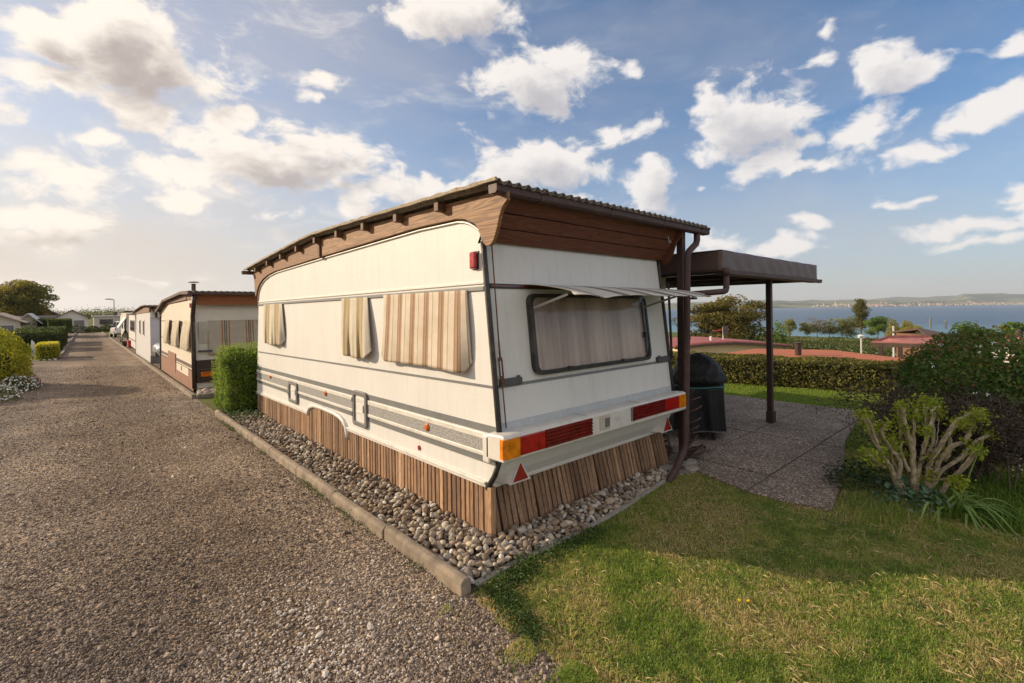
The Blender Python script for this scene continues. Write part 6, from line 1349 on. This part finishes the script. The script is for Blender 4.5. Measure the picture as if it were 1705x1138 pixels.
def rfn(u, v):
    s = -.25 + u * (Lw + .55); z = float(np.interp(s, [p[0] for p in rp], [p[1] for p in rp])); q = pA + dv * s + nv * (-.25 + v * 3.0); return (q.x, q.y, z + .03 * math.sin(v * math.pi * .5) + .006 * math.sin(u * 90))
mb.grid(rfn, 60, 6); mb.build('roof', M['redroof'], lc, smooth=True, solid=.06)
mb = MB()
for (s0, z0), (s1, z1) in zip(rp, rp[1:]): mb.bar(face_pt(s0, z0 - .05, -.27), face_pt(s1, z1 - .05, -.27), .03, .09)
mb.build('fascia_board', M['brownroof'], lc)
s0 = (at(1163, 588, 0, 18.3) - pA).dot(dv); mb = MB(); mb.hexa([face_pt(s0, -.55, -.03), face_pt(s0 + .75, -.55, -.03), face_pt(s0 + .75, -.55, .02), face_pt(s0, -.55, .02), face_pt(s0, -.18, -.03), face_pt(s0 + .75, -.18, -.03), face_pt(s0 + .75, -.18, .02), face_pt(s0, -.18, .02)]); f_ = mb.build('window', M['rubber'], lc)
mb = MB(); mb.hexa([face_pt(s0 + .04, -.52, -.04), face_pt(s0 + .71, -.52, -.04), face_pt(s0 + .71, -.52, -.031), face_pt(s0 + .04, -.52, -.031), face_pt(s0 + .04, -.22, -.04), face_pt(s0 + .71, -.22, -.04), face_pt(s0 + .71, -.22, -.031), face_pt(s0 + .04, -.22, -.031)]); mb.build('pane', M['curtain'], f_)
mb = MB(); p0 = Vector(face_pt(Lw * .55, .25, .8)); mb.tube([p0, p0 + Vector((0, 0, .55))], .02, 6); mb.bar(p0 + Vector((-.25, .1, .45)), p0 + Vector((-.25, .1, .46)), .02, .02); an_ = mb.build('antenna_mast', M['lampwhite'], lc)
q0 = p0 + Vector((.0, -.05, .42)); mb = MB(); mb.hexa([q0 + Vector((-.14, -.02, -.18)), q0 + Vector((.10, -.12, -.18)), q0 + Vector((.11, -.10, -.18)), q0 + Vector((-.13, .0, -.18)), q0 + Vector((-.14, -.02, .2)), q0 + Vector((.10, -.12, .2)), q0 + Vector((.11, -.10, .2)), q0 + Vector((-.13, 0, .2))]); mb.build('antenna_panel', M['darkplastic'], an_)
mb = MB(); mb.tube([p0 + Vector((-.45, .15, .42)), p0 + Vector((.1, -.05, .46))], .012, 6)
for f in (.0, .25, .5, .75): c0 = (p0 + Vector((-.45, .15, .42))).lerp(p0 + Vector((.1, -.05, .46)), f); mb.tube([c0 + Vector((.05, .12, 0)), c0 - Vector((.05, .12, 0))], .008, 5)
mb.build('antenna_rods', M['redplastic'], an_)
mb = MB(); q0 = Vector(face_pt(Lw * .40, .2, .6)); mb.cyl(q0, q0 + Vector((0, 0, .25)), .05, 10); mb.build('flue', M['lampwhite'], lc)
# orange felt flat roof just beyond the hedge
of = thing('flat_roof_building', 'low building with weathered orange flat roof just beyond the hedge', 'building', (14.5, 5, LB))
z = .26; pp = [at(1180, 592, 2, z), at(1257, 581, 2, z), at(1385, 583, 2, z), at(1505, 597, 2, z), at(1515, 609, 2, z), at(1290, 600, 2, z)]
cc = sum((p for p in pp), Vector()) / 6
mb = MB(); mb.prism([(p.x, p.y) for p in pp], 2, z - .10, z); mb.build('roof', M['orangeroof'], of)
mb = MB(); mb.prism([(cc.x + (p.x - cc.x) * 1.006, cc.y + (p.y - cc.y) * 1.006) for p in pp], 2, z - .16, z - .03); mb.build('roof_edge', M['greyconcrete'], of)
mb = MB(); mb.prism([(cc.x + (p.x - cc.x) * .93, cc.y + (p.y - cc.y) * .93) for p in pp], 2, LB, z - .16); mb.build('wall', M['pinkwall'], of)
q0 = at(1329, 592, 2, z); mb = MB(); mb.cyl(q0, q0 + Vector((0, 0, .34)), .085, 12); vp = mb.build('vent_pipe', M['brownpost'], of); mb = MB(); mb.cyl(q0 + Vector((0, 0, .34)), q0 + Vector((0, 0, .37)), .11, 12); mb.build('vent_cap', M['brownpost'], vp)
# open pavilion with faded red roof
pv = thing('pavilion', 'open pavilion with faded red roof on brown posts below the terrace', 'pavilion', (21.5, 2.5, LB))
z = .02; c1, c2 = at(1450, 573, 2, z), at(1560, 576, 2, z); c3 = at(1600, 562, 2, z + .25); c4 = at(1478, 563, 2, z + .25)
mb = MB(); mb.hexa([c1, c2, c3, c4, c1 + Vector((0, 0, .10)), c2 + Vector((0, 0, .10)), c3 + Vector((0, 0, .1)), c4 + Vector((0, 0, .1))]); mb.build('roof', M['pinkroof'], pv)
mb = MB(); mb.bar(c1 + Vector((0, 0, -.03)), c2 + Vector((0, 0, -.03)), .05, .18); mb.bar(c1 + Vector((0, 0, -.05)), c4 + Vector((0, 0, -.05)), .05, .12); mb.build('roof_beam', M['brownroof'], pv)
for f, m_ in ((.12, 'brownpost'), (.42, 'redplastic'), (.9, 'brownpost')):
    q = c1.lerp(c2, f) + (c4 - c1) * .15; mb = MB(); mb.box((q.x - .07, q.y - .07, LB - .1), (q.x + .07, q.y + .07, z + .02)); mb.build('post', M['brownpost'], pv)
# dark hut roof and right hand red roof
bh = thing('brown_hut', 'small hut with dark brown roof between pavilion and bright tree', 'building', (33, 3, LB - .2))
q = [at(1538, 559, 2, -.1), at(1584, 559, 2, -.1)]; dv2 = (q[1] - q[0]).normalized(); nv2 = Vector((.8, .6, 0)); w_ = (q[1] - q[0]).length
def bp(s, o, z): r_ = q[0] + dv2 * s + nv2 * o; return (r_.x, r_.y, z)
mb = MB(); mb.hexa([bp(.2, .2, -6.5), bp(w_ - .2, .2, -6.5), bp(w_ - .2, 3, -6.5), bp(.2, 3, -6.5), bp(.2, .2, -.1), bp(w_ - .2, .2, -.1), bp(w_ - .2, 3, -.1), bp(.2, 3, -.1)]); mb.build('wall', M['chalet'], bh)
mb = MB(); mb.hexa([bp(0, -.2, -.15), bp(w_, -.2, -.15), bp(w_ - .6, 1.6, .15), bp(.6, 1.6, .15), bp(0, -.2, -.05), bp(w_, -.2, -.05), bp(w_ - .6, 1.6, .25), bp(.6, 1.6, .25)]); mb.hexa([bp(.6, 1.6, .15), bp(w_ - .6, 1.6, .15), bp(w_, 3.4, -.15), bp(0, 3.4, -.15), bp(.6, 1.6, .25), bp(w_ - .6, 1.6, .25), bp(w_, 3.4, -.05), bp(0, 3.4, -.05)]); mb.build('roof', M['brownroof'], bh)
for s_, h_ in ((1.2, .85), (2.0, .7)): mb = MB(); mb.cyl(bp(s_, 1.5, .2), bp(s_, 1.5, h_), .045, 8); mb.build('flue', M['greyroof'], bh)
rh = thing('tiled_building', 'building with pinkish corrugated roof and dark chimney at the right edge', 'building', (15.5, -1.2, LB))
z = .0; a_, b_ = at(1650, 562, 2, .42), at(1760, 562, 2, .42); c_, d_ = at(1670, 577, 2, .10), at(1800, 590, 2, .10)
mb = MB(); nC = 60
def tr_(u, v): p = a_.lerp(b_, u).lerp(c_.lerp(d_, u), v); return (p.x, p.y, p.z + .03 * math.sin(u * 40 * 1.57))
mb.grid(tr_, 240, 4); mb.build('roof', M['pinkroof'], rh, smooth=True, solid=.03)
mb = MB(); mb.hexa([(c_.x + .1, c_.y, LB), (d_.x + .1, d_.y, LB), (b_.x, b_.y, LB), (a_.x, a_.y, LB), (c_.x + .1, c_.y, .05), (d_.x + .1, d_.y, .05), (b_.x, b_.y, .36), (a_.x, a_.y, .36)]); mb.build('wall', M['whitewall'], rh)
q0 = at(1697, 562, 2, .40); mb = MB(); mb.cyl(q0 + Vector((0, 0, -.1)), q0 + Vector((0, 0, .26)), .10, 12); mb.build('chimney', M['brownpost'], rh)
# lamp and pole below
def lower(px_, py_, D_): p = far(px_, py_, D_); return Vector((p.x, p.y, H(p.x, p.y)))
p = lower(1434, 575, 38); top_ = far(1434, 560, 38).z; la = thing('street_lamp', 'white lamp post with drooping head standing before the vineyard', 'street lamp', p)
mb = MB(); mb.tube([p, Vector((p.x, p.y, top_))], [.07, .05], 8); mb.build('pole', M['lampwhite'], la); mb = MB(); mb.tube([Vector((p.x, p.y, top_)), Vector((p.x, p.y, top_ + .12))], [.30, .12], 10); mb.tube([Vector((p.x - .3, p.y + .1, top_ - .06)), Vector((p.x + .3, p.y - .1, top_ + .02))], .08, 8); mb.build('lamp_head', M['lampwhite'], la)
p = lower(1488, 575, 34); top_ = far(1488, 546, 34).z; fp = thing('pole', 'slim pale flag pole rising behind the pavilion roof', 'pole', p); mb = MB(); mb.tube([p, Vector((p.x, p.y, top_))], [.075, .06], 8); mb.build('mast', M['whitewall'], fp); mb = MB(); mb.lathe([(.0, 0), (.08, .03), (.08, .08), (0, .11)], (p.x, p.y, top_), 10); mb.build('cap', M['lampwhite'], fp)
# vineyard: rows of vines on the slope
M['vine'] = leafm('vine leaves', [(.04, .065, .014), (.08, .11, .024), (.14, .165, .04)], .3)
soilv = plain('vineyard strip', (.20, .19, .09), .95, var=.25, scale=.5)
mb = MB(); q_ = [far(1290, 570, 84), far(1640, 570, 84), far(1640, 570, 182), far(1290, 570, 182)]
ids = [[None] * 9 for _ in range(9)]
for a_ in range(9):
    for b_ in range(9):
        p_ = q_[0].lerp(q_[1], a_ / 8).lerp(q_[3].lerp(q_[2], a_ / 8), b_ / 8); ids[a_][b_] = mb.vs([(p_.x, p_.y, H(p_.x, p_.y) + .12)])[0]
for a_ in range(8):
    for b_ in range(8): mb.face((ids[a_][b_], ids[a_ + 1][b_], ids[a_ + 1][b_ + 1], ids[a_][b_ + 1]))
tag(mb.build('vineyard_ground', plain('vineyard grass and soil', (.34, .32, .13), .95, var=.3, scale=.3), fix=False), kind='structure')
vr = random.Random(6); proto = None
rowV, rowF, rowT = None, None, None
n = 2600; L_ = 120.0
P = np.stack([RNG.uniform(-L_ / 2, L_ / 2, n), RNG.normal(0, .16, n), RNG.uniform(.2, 1.2, n)], 1); V, Fa = leaf_arrays(P, np.tile([0, 0, 1.], (n, 1)), .5, .7, 1.0)
post = MB()
for k in range(21): post.box((-60 + k * 6 - .05, -.05, 0), (-60 + k * 6 + .05, .05, 1.25))
dirv = Vector((.62, -.785, 0)).normalized()      # rows run slantwise down to the right
ang = math.atan2(dirv.y, dirv.x)
cen = far(1400, 570, 128)
for k in range(14):
    off = -38 + k * 6.0; nrm = Vector((-dirv.y, dirv.x, 0)); c_ = Vector((cen.x, cen.y, 0)) + nrm * off
    z0 = H(c_.x, c_.y); sl = (H(c_.x + dirv.x * 50, 0) - H(c_.x - dirv.x * 50, 0)) / 100
    if proto is None:
        proto = thing('vine_row', 'row of green vines on the slope towards the lake', 'vines', c_, 'rows of vines in the vineyard')
        proto.location = (0, 0, 0); fo = npmesh('foliage', V, Fa, M['vine'], np.repeat(RNG.uniform(0, 1, n), 4), proto); po = post.build('stakes', M['rafter'], proto); root = proto; kids = [fo, po]
    else:
        root = proto.copy(); col.objects.link(root)
        for ch_ in kids: c2_ = ch_.copy(); col.objects.link(c2_); c2_.parent = root
    root.location = (c_.x, c_.y, z0); root.rotation_euler = (0, -math.atan(sl), ang)
# ---- trees by the lake
tree('pine', 'broad olive pine with layered crown behind the cream caravan', 'tree', (lambda p: (p.x, p.y, H(p.x, p.y)))(far(1206, 560, 46)), 10.0, 4.6, 4.0, [(.055, .052, .014), (.125, .105, .026), (.24, .19, .055)], 75, 18000, .22, 61, None, 'flat')
def shore(px_, top_, base_, D_, r_, name, label, cols, shape, nl, leaf, seed, c0=.25, droop=0, nclump=30, gap=.5, group=None, trans=.35):
    p = far(px_, base_, D_); g_ = H(p.x, p.y); h = far(px_, top_, D_).z - g_
    return tree(name, label, 'tree', (p.x, p.y, g_), h, r_, h * c0, cols, nclump, nl, leaf, seed, group, shape, h * .014, droop, trans, gap)
YG = [(.13, .145, .04), (.22, .23, .065), (.34, .32, .12)]; BR_ = [(.13, .11, .055), (.22, .18, .095), (.32, .25, .14)]; GR = [(.06, .11, .02), (.12, .19, .035), (.20, .28, .06)]
shore(1434, 491, 570, 200, 3.3, 'poplar', 'tall narrow poplar standing against the lake', [(.07, .075, .02), (.13, .13, .035), (.22, .20, .06)], 'poplar', 9000, .5, 71, .12, 0, 60, .7)
shore(1462, 524, 570, 170, 4.6, 'lake_tree', 'bright green round tree right of the poplar', GR, 'round', 5200, .5, 72, .15)
_w = shore(1506, 533, 575, 150, 6.6, 'willow', 'pale yellow green weeping willow by the shore', [(.17, .16, .035), (.28, .26, .06), (.40, .35, .11)], 'willow', 8000, .7, 73, .05, .55, 40)
for k, (px_, top_, r_, cols, lab, nl, tr) in enumerate(((1316, 528, 3.6, YG, 'slender pale tree left of the vineyard against the lake', 900, .2), (1344, 535, 4.0, YG, 'loose yellow green tree second from the canopy post', 800, .2), (1361, 526, 5.5, BR_, 'almost bare brownish tree with open branches by the water', 420, .2), (1381, 530, 3.8, YG, 'small pale tree between bare tree and poplar', 700, .2), (1402, 526, 5.0, YG, 'airy pale green tree just left of the poplar', 1000, .2), (1417, 524, 4.2, YG, 'airy pale green tree leaning on the poplar foot', 900, .2))):
    shore(px_, top_, 575, 210, r_, 'shore_tree', lab, cols, 'round', int(nl * 3.6), .45, 80 + k, .02, 0, 46, .55, 'thin trees along the near shore')
shore(1290, 535, 570, 120, 3.2, 'lake_tree', 'small green tree between the pine and the canopy post', GR, 'round', 1600, .5, 91, .1)
shore(1330, 560, 575, 190, 6, 'shore_bush', 'low pale bush under the thin shore trees', YG, 'round', 2600, .5, 92, .0); shore(1390, 561, 575, 190, 7, 'shore_bush', 'wider low bush under the trees left of the poplar', GR, 'round', 2600, .5, 93, .0)
shore(1450, 562, 575, 180, 4, 'shore_bush', 'brownish low bush at the foot of the round green tree', BR_, 'round', 700, .6, 94, .0)
shore(1628, 521, 600, 32, 2.9, 'maple', 'bright green spreading maple rising behind the big dark bush', [(.05, .09, .015), (.09, .15, .022), (.16, .23, .04)], 'round', 6500, .22, 95, .35, 0, 26, .7)

# =================================================================== haze, sky, sun, camera
mb = MB(); mb.box((-4800, -9500, -90), (16500, 16500, 420)); hz = mb.build('haze', [], fix=True)
m = bpy.data.materials.new('haze air'); m.use_nodes = True; nt = m.node_tree; nt.nodes.clear(); out = nt.nodes.new('ShaderNodeOutputMaterial'); pv_ = nt.nodes.new('ShaderNodeVolumePrincipled')
pv_.inputs['Color'].default_value = (.86, .89, .95, 1); pv_.inputs['Density'].default_value = 7.0e-5; pv_.inputs['Anisotropy'].default_value = .2; nt.links.new(pv_.outputs[0], out.inputs['Volume'])
hz.data.materials.clear(); hz.data.materials.append(m); tag(hz, 'pale summer haze over the lake', 'haze', kind='stuff')

SUN_EL = R(19.5); sd = Vector((-.62, .785, 0)).normalized() * math.cos(SUN_EL) + Vector((0, 0, math.sin(SUN_EL)))
W_ = bpy.data.worlds.new('World'); sc.world = W_; W_.use_nodes = True; nt = W_.node_tree; nt.nodes.clear()
out = nt.nodes.new('ShaderNodeOutputWorld'); bg = nt.nodes.new('ShaderNodeBackground'); bg.inputs[1].default_value = .15; nt.links.new(bg.outputs[0], out.inputs[0])
sky = nt.nodes.new('ShaderNodeTexSky'); sky.sky_type = 'NISHITA'; sky.sun_disc = False; sky.sun_elevation = SUN_EL; sky.sun_rotation = math.atan2(sd.x, sd.y); sky.altitude = 400; sky.air_density = 1.0; sky.dust_density = 1.2; sky.ozone_density = 2.0
tc = nt.nodes.new('ShaderNodeTexCoord')
# cloud field: puffs at given azimuth / elevation (degrees), broken up by noise
cl = [(230, 90, 215, 92, 1.1), (60, 25, 130, 45, .8), (765, 18, 120, 62, 1), (705, 35, 60, 40, .8), (890, 140, 118, 68, 1.05), (940, 105, 40, 35, .7), (540, 132, 50, 24, .6), (520, 165, 40, 16, .5), (1040, 122, 34, 22, .65), (1235, 205, 135, 80, 1.1), (1265, 270, 70, 36, .8), (1455, 120, 100, 62, 1.0), (1440, 215, 75, 45, .8), (1375, 95, 40, 20, .45), (1660, 165, 105, 52, .9), (1590, 195, 50, 25, .6),
      (470, 262, 190, 62, 1.0), (560, 285, 105, 44, .9), (330, 235, 80, 36, .7), (905, 275, 140, 58, 1.0), (820, 300, 60, 60, .8), (690, 325, 160, 42, .9), (590, 350, 70, 24, .8), (725, 296, 45, 22, .6), (1035, 230, 42, 28, .75), (955, 228, 26, 14, .55), (1085, 305, 58, 48, .85), (1165, 316, 20, 11, .5), (1510, 336, 56, 17, .7), (1370, 370, 42, 15, .65), (1610, 383, 130, 17, .65), (1560, 392, 70, 14, .6), (1200, 402, 60, 24, .8), (1290, 412, 80, 18, .65),
      (90, 378, 150, 34, .8), (55, 408, 90, 20, .7), (110, 150, 140, 46, .85), (240, 190, 90, 38, .85), (375, 190, 70, 30, .8), (170, 230, 60, 25, .6), (120, 290, 150, 60, .55), (60, 300, 80, 40, .5), (300, 285, 150, 46, .7), (380, 310, 100, 32, .65), (310, 335, 80, 20, .6), (1545, 258, 70, 20, .55), (1670, 62, 42, 18, .5), (1690, 335, 50, 22, .6), (1385, 48, 25, 18, .4), (1650, 405, 110, 14, .5), (1700, 358, 40, 14, .55), (960, 335, 60, 30, .5), (450, 355, 60, 14, .45), (1340, 240, 40, 20, .55), (1350, 285, 45, 12, .5), (100, 470, 60, 8, .3), (240, 462, 60, 7, .3), (-120, 180, 160, 90, .9), (-200, 330, 200, 60, .8), (1850, 250, 120, 50, .8), (1900, 120, 140, 60, .8)]
def azel(px_, py_):
    d = Vector(ray(px_, py_)).normalized(); return math.degrees(math.atan2(d.x, d.y)), math.degrees(math.asin(d.z))
puffs = []
for (x, y, w_, h_, s_) in cl:
    a0, e0 = azel(x, y); aw = abs(azel(x + w_, y)[0] - azel(x - w_, y)[0]) / 2; eh = abs(azel(x, y + h_)[1] - azel(x, y - h_)[1]) / 2; puffs.append((a0, e0, aw, eh, s_))
def group_cloud(name, pf, amp, back):
    g = bpy.data.node_groups.new(name, 'ShaderNodeTree')
    g.interface.new_socket('AE', in_out='INPUT', socket_type='NodeSocketVector'); g.interface.new_socket('D', in_out='OUTPUT', socket_type='NodeSocketFloat')
    gi = g.nodes.new('NodeGroupInput'); go = g.nodes.new('NodeGroupOutput'); v = gi.outputs[0]
    nw = noise(g, .13, 3, .6, v); sc_ = g.nodes.new('ShaderNodeVectorMath'); sc_.operation = 'MULTIPLY_ADD'; g.links.new(nw.outputs[1], sc_.inputs[0]); sc_.inputs[1].default_value = (8, 5, 0); sc_.inputs[2].default_value = (-4, -2.5, 0)
    ad = g.nodes.new('ShaderNodeVectorMath'); g.links.new(v, ad.inputs[0]); g.links.new(sc_.outputs[0], ad.inputs[1]); wv = ad.outputs[0]
    acc = None
    for a0, e0, aw, eh, s_ in pf:
        s2 = g.nodes.new('ShaderNodeVectorMath'); s2.operation = 'MULTIPLY_ADD'; g.links.new(wv, s2.inputs[0]); s2.inputs[1].default_value = (1 / aw, 1 / eh, 0); s2.inputs[2].default_value = (-a0 / aw, -e0 / eh, 0)
        ln = g.nodes.new('ShaderNodeVectorMath'); ln.operation = 'LENGTH'; g.links.new(s2.outputs[0], ln.inputs[0])
        d = math_(g, 'MULTIPLY_ADD', ln.outputs['Value'], -s_, s_)
        acc = d if acc is None else math_(g, 'MAXIMUM', acc, d)
    if back:       # unseen cloud added behind and beside the view, dense, to fill the shade
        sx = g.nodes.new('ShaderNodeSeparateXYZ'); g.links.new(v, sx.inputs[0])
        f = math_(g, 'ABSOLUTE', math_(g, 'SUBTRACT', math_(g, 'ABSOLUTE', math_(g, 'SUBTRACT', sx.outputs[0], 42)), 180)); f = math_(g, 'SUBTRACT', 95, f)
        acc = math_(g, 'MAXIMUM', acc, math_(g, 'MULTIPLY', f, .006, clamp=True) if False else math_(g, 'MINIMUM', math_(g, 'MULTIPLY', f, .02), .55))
    acc = math_(g, 'MAXIMUM', acc, -1.0)
    mp = g.nodes.new('ShaderNodeMapping'); g.links.new(v, mp.inputs[0]); mp.inputs['Scale'].default_value = (.20, .31, 1)
    n1 = noise(g, 1.0, 10, .60, mp.outputs[0], .3)
    f = math_(g, 'ADD', math_(g, 'MULTIPLY', acc, .95), math_(g, 'MULTIPLY', math_(g, 'SUBTRACT', n1.outputs[0], .52), amp))
    g.links.new(f, go.inputs[0]); return g
cg = group_cloud('cloud density', puffs, 2.3, True); cg2 = group_cloud('cloud thickness', [p for p in puffs if p[2] * p[3] > 9 and p[4] > .75][:16], 1.9, True)
sp = nt.nodes.new('ShaderNodeSeparateXYZ'); nt.links.new(tc.outputs['Generated'], sp.inputs[0])
az = math_(nt, 'MULTIPLY', math_(nt, 'ARCTAN2', sp.outputs[0], sp.outputs[1]), 57.29578); el = math_(nt, 'MULTIPLY', math_(nt, 'ARCSINE', sp.outputs[2]), 57.29578)
cb_ = nt.nodes.new('ShaderNodeCombineXYZ'); nt.links.new(az, cb_.inputs[0]); nt.links.new(el, cb_.inputs[1])
def dens(off, cg=cg):
    a = nt.nodes.new('ShaderNodeVectorMath'); nt.links.new(cb_.outputs[0], a.inputs[0]); a.inputs[1].default_value = off
    gnode = nt.nodes.new('ShaderNodeGroup'); gnode.node_tree = cg; nt.links.new(a.outputs[0], gnode.inputs[0]); return gnode.outputs[0]
d0 = dens((0, 0, 0)); d1 = dens((-1.2, 1.9, 0), cg2)
alpha = nt.nodes.new('ShaderNodeMapRange'); alpha.interpolation_type = 'SMOOTHSTEP'; nt.links.new(d0, alpha.inputs[0]); alpha.inputs[1].default_value = -.03; alpha.inputs[2].default_value = .42
shade = nt.nodes.new('ShaderNodeMapRange'); shade.interpolation_type = 'SMOOTHSTEP'; nt.links.new(math_(nt, 'ADD', math_(nt, 'MULTIPLY', d1, .85), math_(nt, 'MULTIPLY', d0, .15)), shade.inputs[0]); shade.inputs[1].default_value = .05; shade.inputs[2].default_value = .95
# how near the sun, for the bright warm veil on that side
dt = nt.nodes.new('ShaderNodeVectorMath'); dt.operation = 'DOT_PRODUCT'; nt.links.new(tc.outputs['Generated'], dt.inputs[0]); dt.inputs[1].default_value = sd
near_ = nt.nodes.new('ShaderNodeMapRange'); near_.interpolation_type = 'SMOOTHSTEP'; nt.links.new(dt.outputs['Value'], near_.inputs[0]); near_.inputs[1].default_value = .0; near_.inputs[2].default_value = .95
lit = mixc(nt, near_.outputs[0], (3.75, 3.55, 3.4, 1), (4.3, 3.85, 3.35, 1)); dark = mixc(nt, near_.outputs[0], (2.2, 2.15, 2.3, 1), (1.85, 1.55, 1.4, 1))
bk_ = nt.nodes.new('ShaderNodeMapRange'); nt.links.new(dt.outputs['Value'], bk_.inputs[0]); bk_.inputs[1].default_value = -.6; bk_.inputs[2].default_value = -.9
lit = mixc(nt, bk_.outputs[0], lit, (7.0, 6.5, 5.9, 1)); dark = mixc(nt, bk_.outputs[0], dark, (4.2, 4.0, 3.8, 1))  # unseen clouds opposite the sun made brighter to lift the shaded sides
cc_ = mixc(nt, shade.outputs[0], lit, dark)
# thin high veil
mpv = nt.nodes.new('ShaderNodeMapping'); nt.links.new(cb_.outputs[0], mpv.inputs[0]); mpv.inputs['Scale'].default_value = (.035, .10, 1); mpv.inputs['Rotation'].default_value = (0, 0, .25)
nv_ = noise(nt, 1.0, 6, .6, mpv.outputs[0], .4); vr_ = nt.nodes.new('ShaderNodeMapRange'); nt.links.new(nv_.outputs[0], vr_.inputs[0]); vr_.inputs[1].default_value = .42; vr_.inputs[2].default_value = .8
low_ = nt.nodes.new('ShaderNodeMapRange'); low_.interpolation_type = 'SMOOTHSTEP'; nt.links.new(el, low_.inputs[0]); low_.inputs[1].default_value = 20; low_.inputs[2].default_value = 0; low_.inputs[3].default_value = 0; low_.inputs[4].default_value = .55
va = math_(nt, 'ADD', math_(nt, 'MULTIPLY', vr_.outputs[0], .34), math_(nt, 'ADD', low_.outputs[0], math_(nt, 'MULTIPLY', near_.outputs[0], .48)), clamp=True)
veil = mixc(nt, near_.outputs[0], (2.2, 2.1, 2.12, 1), (3.0, 2.6, 2.3, 1))
skyc = mixc(nt, 1.0, sky.outputs[0], (.40, .52, .61, 1), 'MULTIPLY')
mpw = nt.nodes.new('ShaderNodeMapping'); nt.links.new(cb_.outputs[0], mpw.inputs[0]); mpw.inputs['Scale'].default_value = (.11, .27, 1); mpw.inputs['Rotation'].default_value = (0, 0, -.18)
nw_ = noise(nt, 1.0, 8, .62, mpw.outputs[0], .5); wr_ = nt.nodes.new('ShaderNodeMapRange'); wr_.interpolation_type = 'SMOOTHSTEP'; nt.links.new(nw_.outputs[0], wr_.inputs[0]); wr_.inputs[1].default_value = .50; wr_.inputs[2].default_value = .72
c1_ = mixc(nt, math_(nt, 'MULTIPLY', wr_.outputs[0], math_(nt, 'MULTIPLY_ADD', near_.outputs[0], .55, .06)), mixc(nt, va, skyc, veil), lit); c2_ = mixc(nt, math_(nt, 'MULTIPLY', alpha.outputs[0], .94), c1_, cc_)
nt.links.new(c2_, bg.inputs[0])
W_.cycles.sampling_method = 'MANUAL'; W_.cycles.sample_map_resolution = 512

sun = bpy.data.lights.new('sun', 'SUN'); sun.energy = 3.2; sun.angle = R(.55); sun.color = (1.0, .80, .56)
so = bpy.data.objects.new('sun', sun); col.objects.link(so); so.rotation_euler = (-sd).to_track_quat('-Z', 'Y').to_euler()

cam = bpy.data.cameras.new('camera'); cam.sensor_width = 36; cam.lens = F / 1705 * 36; cam.clip_start = .05; cam.clip_end = 60000
cam.shift_y = -(569 - HY) / 1705
co = bpy.data.objects.new('camera', cam); col.objects.link(co); sc.camera = co
r0 = Vector((_c, -_s, 0)); v0 = Vector((_s, _c, 0)); up = Vector((0, 0, 1))
rr0 = r0 * math.cos(ROLL) - up * math.sin(ROLL); uu0 = r0 * math.sin(ROLL) + up * math.cos(ROLL)
mw = Matrix((rr0, uu0, -v0)).transposed().to_4x4(); mw.translation = (0, 0, EYE); co.matrix_world = mw

sc.view_settings.view_transform = 'Standard'; sc.view_settings.look = 'None'; sc.view_settings.gamma = 1; sc.view_settings.exposure = .8
sc.render.engine = 'CYCLES'; sc.cycles.max_bounces = 8; sc.cycles.transparent_max_bounces = 8; sc.cycles.volume_bounces = 1; sc.cycles.use_denoising = True
sc.render.resolution_x, sc.render.resolution_y = 1024, 683
